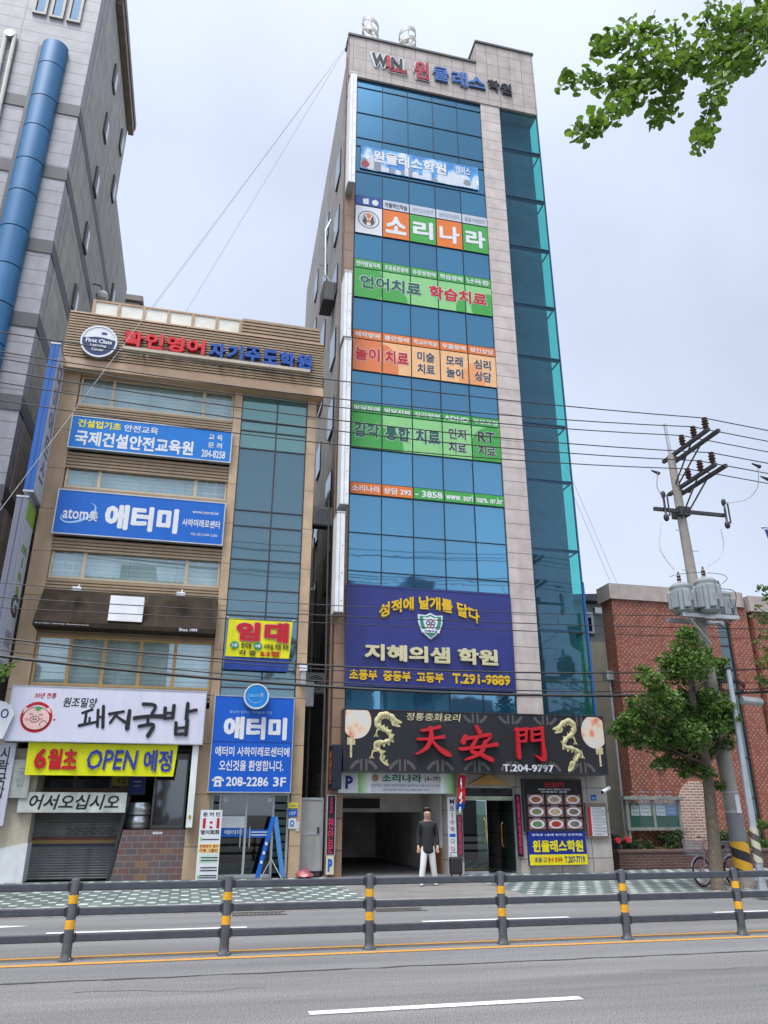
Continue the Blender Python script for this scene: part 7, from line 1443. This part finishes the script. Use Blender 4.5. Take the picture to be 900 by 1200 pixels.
lb.build('limb', BARK, tr, smooth=True); mb = MB()
for c_ in list(clumps):                                   # loose sprigs that break up the outline
    for _ in range(3):
        v_ = Vector((rt_.gauss(0, 1), rt_.gauss(0, .7), rt_.gauss(0, .8))).normalized() * c_[3] * rt_.uniform(1.0, 1.35); clumps.append((c_[0] + v_.x, c_[1] + v_.y, c_[2] + v_.z * .75, rt_.uniform(.07, .15)))
leaf_cloud(mb, clumps, 19000, .057, rt_); mb.build('crown', LEAF, tr, recalc=False)
def side_tree(lab, x, y, cl_px, Y, n, h, seed):
    rr_ = random.Random(seed); t = thing('street_tree', lab, 'tree', (x, y, .15), 'street trees'); MB().tube([(x, y, .12), (x, y, h * .5), (x + .1, y, h)], [.17, .13, .05], 12).build('trunk', BARK, t, smooth=True); cs = []; lb = MB()
    for (px0, py0, pr_) in cl_px: dy = rr_.uniform(-.5, .5); c = at(px0, py0, Y + dy); cs.append((c[0], Y + dy, c[1], pr_ / ppm)); limb(lb, (x, y, min(h, max(2.0, c[1] - .6))), (c[0], Y + dy, c[1]), .04, .008, rr_)
    for _ in range(12): cs.append((x + rr_.uniform(-.6, .9), y + rr_.uniform(-.8, .8), h + rr_.uniform(-2.2, .6), .55))
    lb.build('limb', BARK, t, smooth=True); m = MB(); leaf_cloud(m, cs, n, .06, rr_); m.build('crown', LEAF, t, recalc=False)
rx = at(925, 750, 16.3)[0] + .5
side_tree('street tree at the right edge, only its leaf tips showing before the brick hall', rx, 16.3, [(893, 690, 9), (905, 700, 16), (888, 712, 6), (897, 725, 12), (883, 722, 5), (900, 745, 12), (886, 752, 6), (898, 775, 14), (890, 795, 8), (902, 800, 14), (895, 760, 8)], 16.3, 4200, 6.5, 31)
lx = at(-60, 780, 16.3)[0] - 1.6
side_tree('street tree at the left edge, only a leaf tip showing before the tan building', lx, 16.3, [(4, 783, 8), (14, 780, 5), (-4, 788, 12), (8, 790, 5), (20, 776, 2.5), (-16, 786, 12)], 16.3, 3600, 4.4, 37)
# shrubs and flowers on the planter
def shrub(lab, px0, py0, w, h, seed, m, y=22.75):
    rr_ = random.Random(seed); c = at(px0, py0, y); t = thing('shrub', lab, 'shrub', (c[0], y, .55), 'shrubs on the planter'); s_ = MB(); cs = []
    for _ in range(7): dx, dz = rr_.uniform(-w, w) * .7, rr_.uniform(.1, h); cs.append((c[0] + dx, y + rr_.uniform(-.15, .2), .56 + dz, .24)); s_.tube([(c[0] + dx * .3, y, .5), (c[0] + dx, y, .56 + dz)], .012, 5)
    s_.build('stem', BARK, t); f = MB(); leaf_cloud(f, cs, 900, .05, rr_); f.build('foliage', m, t, recalc=False)
shrub('low green shrub under the left half of the notice board', 752, 1000, .45, .30, 1, SHR); shrub('rounded shrub under the right half of the notice board', 786, 990, .35, .55, 2, SHR); shrub('bushy shrub between street tree and utility pole', 856, 985, .30, .50, 3, SHR); shrub('tall green shrub right of the utility pole', 888, 975, .5, .95, 4, LEAF); shrub('dark shrub beside the parked scooter', 728, 998, .22, .35, 5, SHR)
fl_ = thing('flower_clump', 'clump of yellow green weeds with small flowers beneath the notice board', 'flowers', (at(765, 1000, 22.6)[0], 22.6, .56)); f = MB(); c = at(765, 1000, 22.6); leaf_cloud(f, [(c[0] + dx, 22.6, .66, .16) for dx in (-.4, -.1, .25)], 420, .04, random.Random(8)); f.build('foliage', leaf_mat('weed_leaf', (.07, .10, .02), (.20, .16, .04)), fl_, recalc=False)
rg2 = random.Random(9); gtuf = MB()
for _ in range(140):
    x, y = 12.75 + rg2.gauss(0, .28), 16.55 + rg2.gauss(0, .12); h = rg2.uniform(.05, .18); gtuf.add([(x - .008, y, .15), (x + .008, y, .15), (x + rg2.uniform(-.05, .05), y, .15 + h)], [(0, 1, 2)])
o = gtuf.build('dry_grass', leaf_mat('dry_blade', (.16, .13, .04), (.26, .21, .08)), recalc=False); o['kind'] = 'stuff'; o['label'] = 'dry grass tuft growing at the foot of the utility pole'; o['category'] = 'grass'

# ginkgo on the near pavement: its branch hangs into the top right corner
gk = thing('ginkgo_tree', 'ginkgo tree whose leafy branch hangs into the top right corner of the sky', 'tree', (9.4, 4.2, 0))
MB().tube([(9.4, 4.2, -.02), (9.4, 4.2, 3), (9.35, 4.25, 7), (9.3, 4.3, 10.5)], [.24, .19, .14, .06], 14).build('trunk', BARK, gk, smooth=True)
rk = random.Random(17); YG2 = 5.0
def P3(px0, py0, dy=0.0): c = at(px0, py0, YG2 + dy); return Vector((c[0], YG2 + dy, c[1]))
paths = [([(960, 8), (900, 27), (874, 31), (846, 55), (813, 69), (782, 84), (741, 110), (700, 140), (677, 162)], 'm'), ([(782, 84), (760, 72), (735, 48), (715, 45), (698, 58)], 'a'), ([(770, 92), (720, 92), (685, 90), (660, 98)], 'b'), ([(852, 55), (843, 85), (833, 120), (826, 145), (819, 172)], 'c'), ([(800, 76), (792, 100), (783, 120), (768, 138)], 'd'), ([(813, 69), (790, 50), (760, 38), (735, 30)], 'e'), ([(874, 31), (850, 28), (830, 22), (815, 32)], 'f'), ([(900, 27), (890, 50), (878, 62), (865, 75)], 'g'), ([(741, 110), (735, 95), (728, 75)], 'h'), ([(960, 8), (935, 2), (905, 4), (880, 10)], 'i')]
spread = dict(m=15, a=11, b=9, c=9, d=10, e=13, f=15, g=16, h=10, i=13); tw = MB(); lv = MB()
def fan(p, dirv, nrm, s):
    u = dirv.normalized(); n_ = (nrm - u * nrm.dot(u)).normalized(); w = u.cross(n_); k = len(lv.v); P = [p, p + u * s * .35]
    for a, rr_ in ((-62, .88), (-35, 1.0), (-10, 1.02), (0, .90), (10, 1.02), (35, 1.0), (62, .88)): P.append(p + u * s * (.3 + .7 * rr_ * math.cos(R(a))) + w * s * .8 * rr_ * math.sin(R(a)) + n_ * s * .10 * abs(math.sin(R(a))))
    lv.v += [tuple(q_) for q_ in P]; lv.f += [(k + 1, k + 2 + i, k + 3 + i) for i in range(6)]; lv.f.append((k, k + 1, k + 2))
for pts, key in paths:
    dys = [rk.uniform(-.15, .15) for _ in pts]
    if key == 'm': dys = [0.0] * len(pts)
    else: dys[0] = 0.0
    V = [P3(x, y, d) for (x, y), d in zip(pts, dys)]; n = len(V); r0 = .022 if key == 'm' else .010; tw.tube(V, [r0 * (1 - .75 * i / (n - 1)) for i in range(n)], 7)
    for i in range(n - 1):
        seg = (V[i + 1] - V[i]).length; cnt = int(seg * (205 if key in 'mefg' else 165))
        for _ in range(cnt):
            t = rk.random(); b_ = V[i] + (V[i + 1] - V[i]) * t; sp = spread[key] / 107.0; tip_f = 1.0 - .55 * ((i + t) / (n - 1)) ** 2; off = Vector((rk.gauss(0, 1), rk.gauss(0, 1.3), rk.gauss(-.25, .9))) * sp * .62 * tip_f
            p = b_ + off; d_ = Vector((rk.gauss(0, .6), rk.gauss(0, .6), rk.gauss(-.2, .8))) + off.normalized() * .5; fan(p, d_, Vector((rk.gauss(0, .7), rk.gauss(-.3, .7), 1)), rk.uniform(.055, .095))
for _ in range(7): fan(P3(829 + rk.uniform(-4, 4), 3 + rk.uniform(-4, 3)), Vector((rk.gauss(0, 1), 0, -1)), Vector((0, -1, .4)), .06)
tw.tube([V0 for V0 in (P3(960, 8), P3(1010, -20), Vector((8.6, 4.6, 9.2)), Vector((9.32, 4.28, 9.0)))], [.022, .03, .045, .06], 8); tw.tube([P3(829, 2), P3(845, -25), P3(960, -40), P3(1010, -20)], [.006, .009, .012, .02], 6)
tw.build('branch', mat('ginkgo_bark', (.16, .115, .075), .85, var=.2), gk, smooth=True)
for _ in range(380):                                    # the rest of its crown, beside the frame
    p = Vector((9.0 + rk.gauss(0, .9), 4.2 + rk.gauss(0, .8), 10.2 + rk.gauss(0, .9)))
    fan(p, Vector((rk.gauss(0, 1), rk.gauss(0, 1), rk.gauss(-.3, 1))), Vector((rk.gauss(0, 1), rk.gauss(0, 1), 1)), .09)
lv.build('crown', GINK, gk, recalc=False)

# blue street flag at the right edge
c = at(894, 618, 15.8); xp = at(915, 640, 15.8)[0] + .15; s = thing('street_flag', 'navy street flag on an arm at the right edge above the leaves', 'flag', (xp, 15.8, .15)); MB().tube([(xp, 15.8, .15), (xp, 15.8, c[1] + .5)], [.09, .06], 12).build('pole', MATS['galvanised_pole'], s, smooth=True); MB().tube([(xp, 15.8, c[1]), (c[0], 15.8, c[1])], .02, 8).lathe((c[0] - .01, 15.8, c[1] - .04), [(.02, 0), (.035, .04), (.02, .08)], 10).build('arm', GALV, s)
b2 = at(898, 652, 15.8); MB().add([(c[0] + .03, 15.8, c[1] - .05), (xp - .08, 15.8, c[1] - .05), (xp - .08, 15.85, b2[1] - .3), (c[0] + .15, 15.75, b2[1] - .05)], [(0, 1, 2, 3)]).build('cloth', paint('flag_navy', '#1a3f7a'), s)

# ================================================================== PERSON in front of the garage
def skin_mesh(name, chains, m, parent, sub_=2):
    """chains: list of lists of (point, radius); chains that start on an existing point share its vertex"""
    vs_, es, rr, key = [], [], [], {}
    for ch_ in chains:
        prev = None
        for p, r in ch_:
            k = tuple(round(c, 4) for c in p)
            if k not in key: key[k] = len(vs_); vs_.append(p); rr.append(r)
            i = key[k]
            if prev is not None: es.append((prev, i))
            prev = i
    me = bpy.data.meshes.new(name); me.from_pydata(vs_, es, []); o = bpy.data.objects.new(name, me); COL.objects.link(o)
    sk = o.modifiers.new('skin', 'SKIN'); sk.use_smooth_shade = True
    lay = me.skin_vertices[0].data if me.skin_vertices else None
    if lay is None:
        bpy.context.view_layer.update(); lay = me.skin_vertices[0].data
    for i, r in enumerate(rr): lay[i].radius = (r if isinstance(r, tuple) else (r, r)); lay[i].use_root = (i == 0)
    sb_ = o.modifiers.new('sub', 'SUBSURF'); sb_.levels = sub_; sb_.render_levels = sub_
    dg = bpy.context.evaluated_depsgraph_get(); dg.update(); me2 = bpy.data.meshes.new_from_object(o.evaluated_get(dg)); bpy.data.objects.remove(o)
    me2.name = name; me2.materials.clear(); me2.materials.append(m); me2.shade_smooth(); n = bpy.data.objects.new(name, me2); COL.objects.link(n); n.parent = parent; return n
SKIN = mat('skin_tone', (.45, .27, .19), .5, var=.05); WHT = mat('white_cotton', (.62, .62, .60), .8, var=.08, scale=8); BLK = mat('black_jacket', (.010, .010, .013), .75, var=.25, scale=8); HAIR = mat('black_hair', (.012, .010, .009), .45)
pr = thing('person', 'person in a dark jacket and white trousers and shoes standing before the garage opening', 'person', (5.52, 18.66, .152), rz=R(-12))
# frame: facing -Y (the street), z up, 1.66 m tall
hip, ch_, nk, hd = (0, 0, .86), (0, .01, 1.20), (0, .01, 1.40), (0, -.015, 1.53)
def arm_c(s, r): return [(ch_[0] + s * .0, ch_[1], 1.30), (s * .165, .01, 1.33), (s * .215, .03, 1.06), (s * .225, -.03, .84), (s * .225, -.05, .78)]
def leg_c(s): return [(s * .085, 0, .82), (s * .115, -.02 + .03 * s, .46), (s * .16, .01 + .06 * s, .09)]
ch1 = [[(hip, (.13, .10)), ((0, 0, 1.02), (.12, .09)), (ch_, (.14, .10)), ((0, .01, 1.30), (.12, .085)), (nk, .052), ((0, -.01, 1.45), .075), (hd, (.094, .105)), ((0, -.005, 1.60), (.080, .09))]]
for s in (-1, 1):
    a = arm_c(s, 0); ch1.append([((0, .01, 1.30), (.12, .085)), (a[1], .055), (a[2], .042), (a[3], .030), (a[4], (.034, .022))])
    for k, (dx, dy, L_) in enumerate(((-.022, -.012, .085), (-.008, -.016, .095), (.008, -.014, .09), (.022, -.008, .075))):
        ch1.append([(a[4], (.034, .022)), ((a[4][0] + dx * 1.2, a[4][1] + dy, a[4][2] - .04), .010), ((a[4][0] + dx * 1.4, a[4][1] + dy - .012, a[4][2] - L_), .008)])
    ch1.append([(a[4], (.034, .022)), ((a[4][0] - s * .035, a[4][1] - .02, a[4][2] - .015), .011), ((a[4][0] - s * .042, a[4][1] - .035, a[4][2] - .05), .009)])
    l = leg_c(s); ch1.append([(hip, (.13, .10)), (l[0], .085), (l[1], .058), (l[2], .04), ((l[2][0], l[2][1] - .10, .045), .035)])
skin_mesh('body', ch1, SKIN, pr)
ch2 = [[((0, .005, .66), (.185, .14)), ((0, .005, .74), (.18, .138)), ((0, .0, .86), (.175, .135)), ((0, 0, .98), (.16, .125)), (ch_, (.165, .125)), ((0, .01, 1.30), (.15, .105)), ((0, .01, 1.375), (.075, .07))]]
for s in (-1, 1): a = arm_c(s, 0); ch2.append([((0, .01, 1.30), (.15, .105)), (a[1], .072), (a[2], .060), (a[3], .048)])
skin_mesh('jacket', ch2, BLK, pr)
ch3 = [[((0, 0, .94), (.15, .11)), ((0, 0, .80), (.155, .12))]]
for s in (-1, 1): l = leg_c(s); ch3.append([((0, 0, .80), (.155, .12)), ((l[0][0], 0, .74), .098), (l[1], .078), ((l[2][0], l[2][1], .14), .070), ((l[2][0], l[2][1], .05), .066)])
skin_mesh('trousers', ch3, WHT, pr)
for s in (-1, 1): l = leg_c(s); skin_mesh('shoe', [[((l[2][0], l[2][1] + .03, .05), (.05, .05)), ((l[2][0] + s * .005, l[2][1] - .07, .045), (.045, .042)), ((l[2][0] + s * .015, l[2][1] - .17, .035), (.042, .03))]], WHT, pr)
skin_mesh('hair', [[((0, .045, 1.45), (.085, .06)), ((0, .045, 1.55), (.112, .085)), ((0, .01, 1.625), (.108, .105)), ((0, -.06, 1.655), (.095, .05)), ((0, -.09, 1.635), (.08, .03))]], HAIR, pr)
def pobj(mb, name, m):
    me = bpy.data.meshes.new(name); me.from_pydata(mb.v, [], mb.f); me.materials.append(m); o = bpy.data.objects.new(name, me); COL.objects.link(o); o.parent = pr
yfz = -.122
pobj(MB().box(-.045, -.018, yfz + .004, yfz + .03, 1.535, 1.548).box(.018, .045, yfz + .004, yfz + .03, 1.535, 1.548), 'eyes', HAIR); pobj(MB().box(-.022, .022, yfz + .004, yfz + .03, 1.468, 1.476), 'mouth', mat('lip', (.32, .12, .10), .5)); pobj(MB().add([(-.016, yfz + .02, 1.49), (.016, yfz + .02, 1.49), (0, yfz - .012, 1.495), (0, yfz + .02, 1.54)], [(0, 1, 2), (0, 2, 3), (1, 3, 2)]), 'nose', SKIN)

# ================================================================== across the road: blocks behind the camera, seen only as reflections in the glass
def block(lab, x, y, w, d, h, c, seed):
    t = thing('apartment_block', lab, 'building', (x, y, 0)); MB().box(x - w / 2, x + w / 2, y - d, y, 0, h).build('wall', mat('block_' + str(seed), c, .8, var=.12, streak=.2), t); n = int(h / 3); g = MB()
    for k in range(1, n):
        m_ = int(w / 3.4)
        for i in range(m_): xx = x - w / 2 + .8 + i * 3.4; g.box(xx, xx + 2.2, y - .02, y + .05, k * 3 + .2, k * 3 + 1.8)
    g.build('window', MATS['side_dark_glass'], t); MB().box(x - w / 2 - .2, x + w / 2 + .2, y - d - .2, y + .2, h + .001, h + .6).box(x - 2, x + 2, y - d + 2, y - 3, h + .6, h + 3.2).build('roof', mat('block_roof', (.20, .20, .20), .7), t)
block('pale apartment block across the road reflected at the left foot of the tower glass', 19.8, -58, 6.5, 12, 29.5, (.34, .35, .36), 1)
block('grey apartment block across the road reflected in the middle of the tower glass', 30.5, -58, 6, 12, 30.5, (.26, .28, .30), 2)
block('long low shop building across the road reflected in the windows', -16, -22, 26, 12, 11, (.22, .21, .20), 3)
block('brown apartment block across the road reflected in the office windows', -8.5, -46, 11, 12, 26, (.20, .18, .17), 4)
block('low white shop building across the road reflected in the lower windows', 24, -20, 30, 10, 8, (.36, .35, .33), 5)
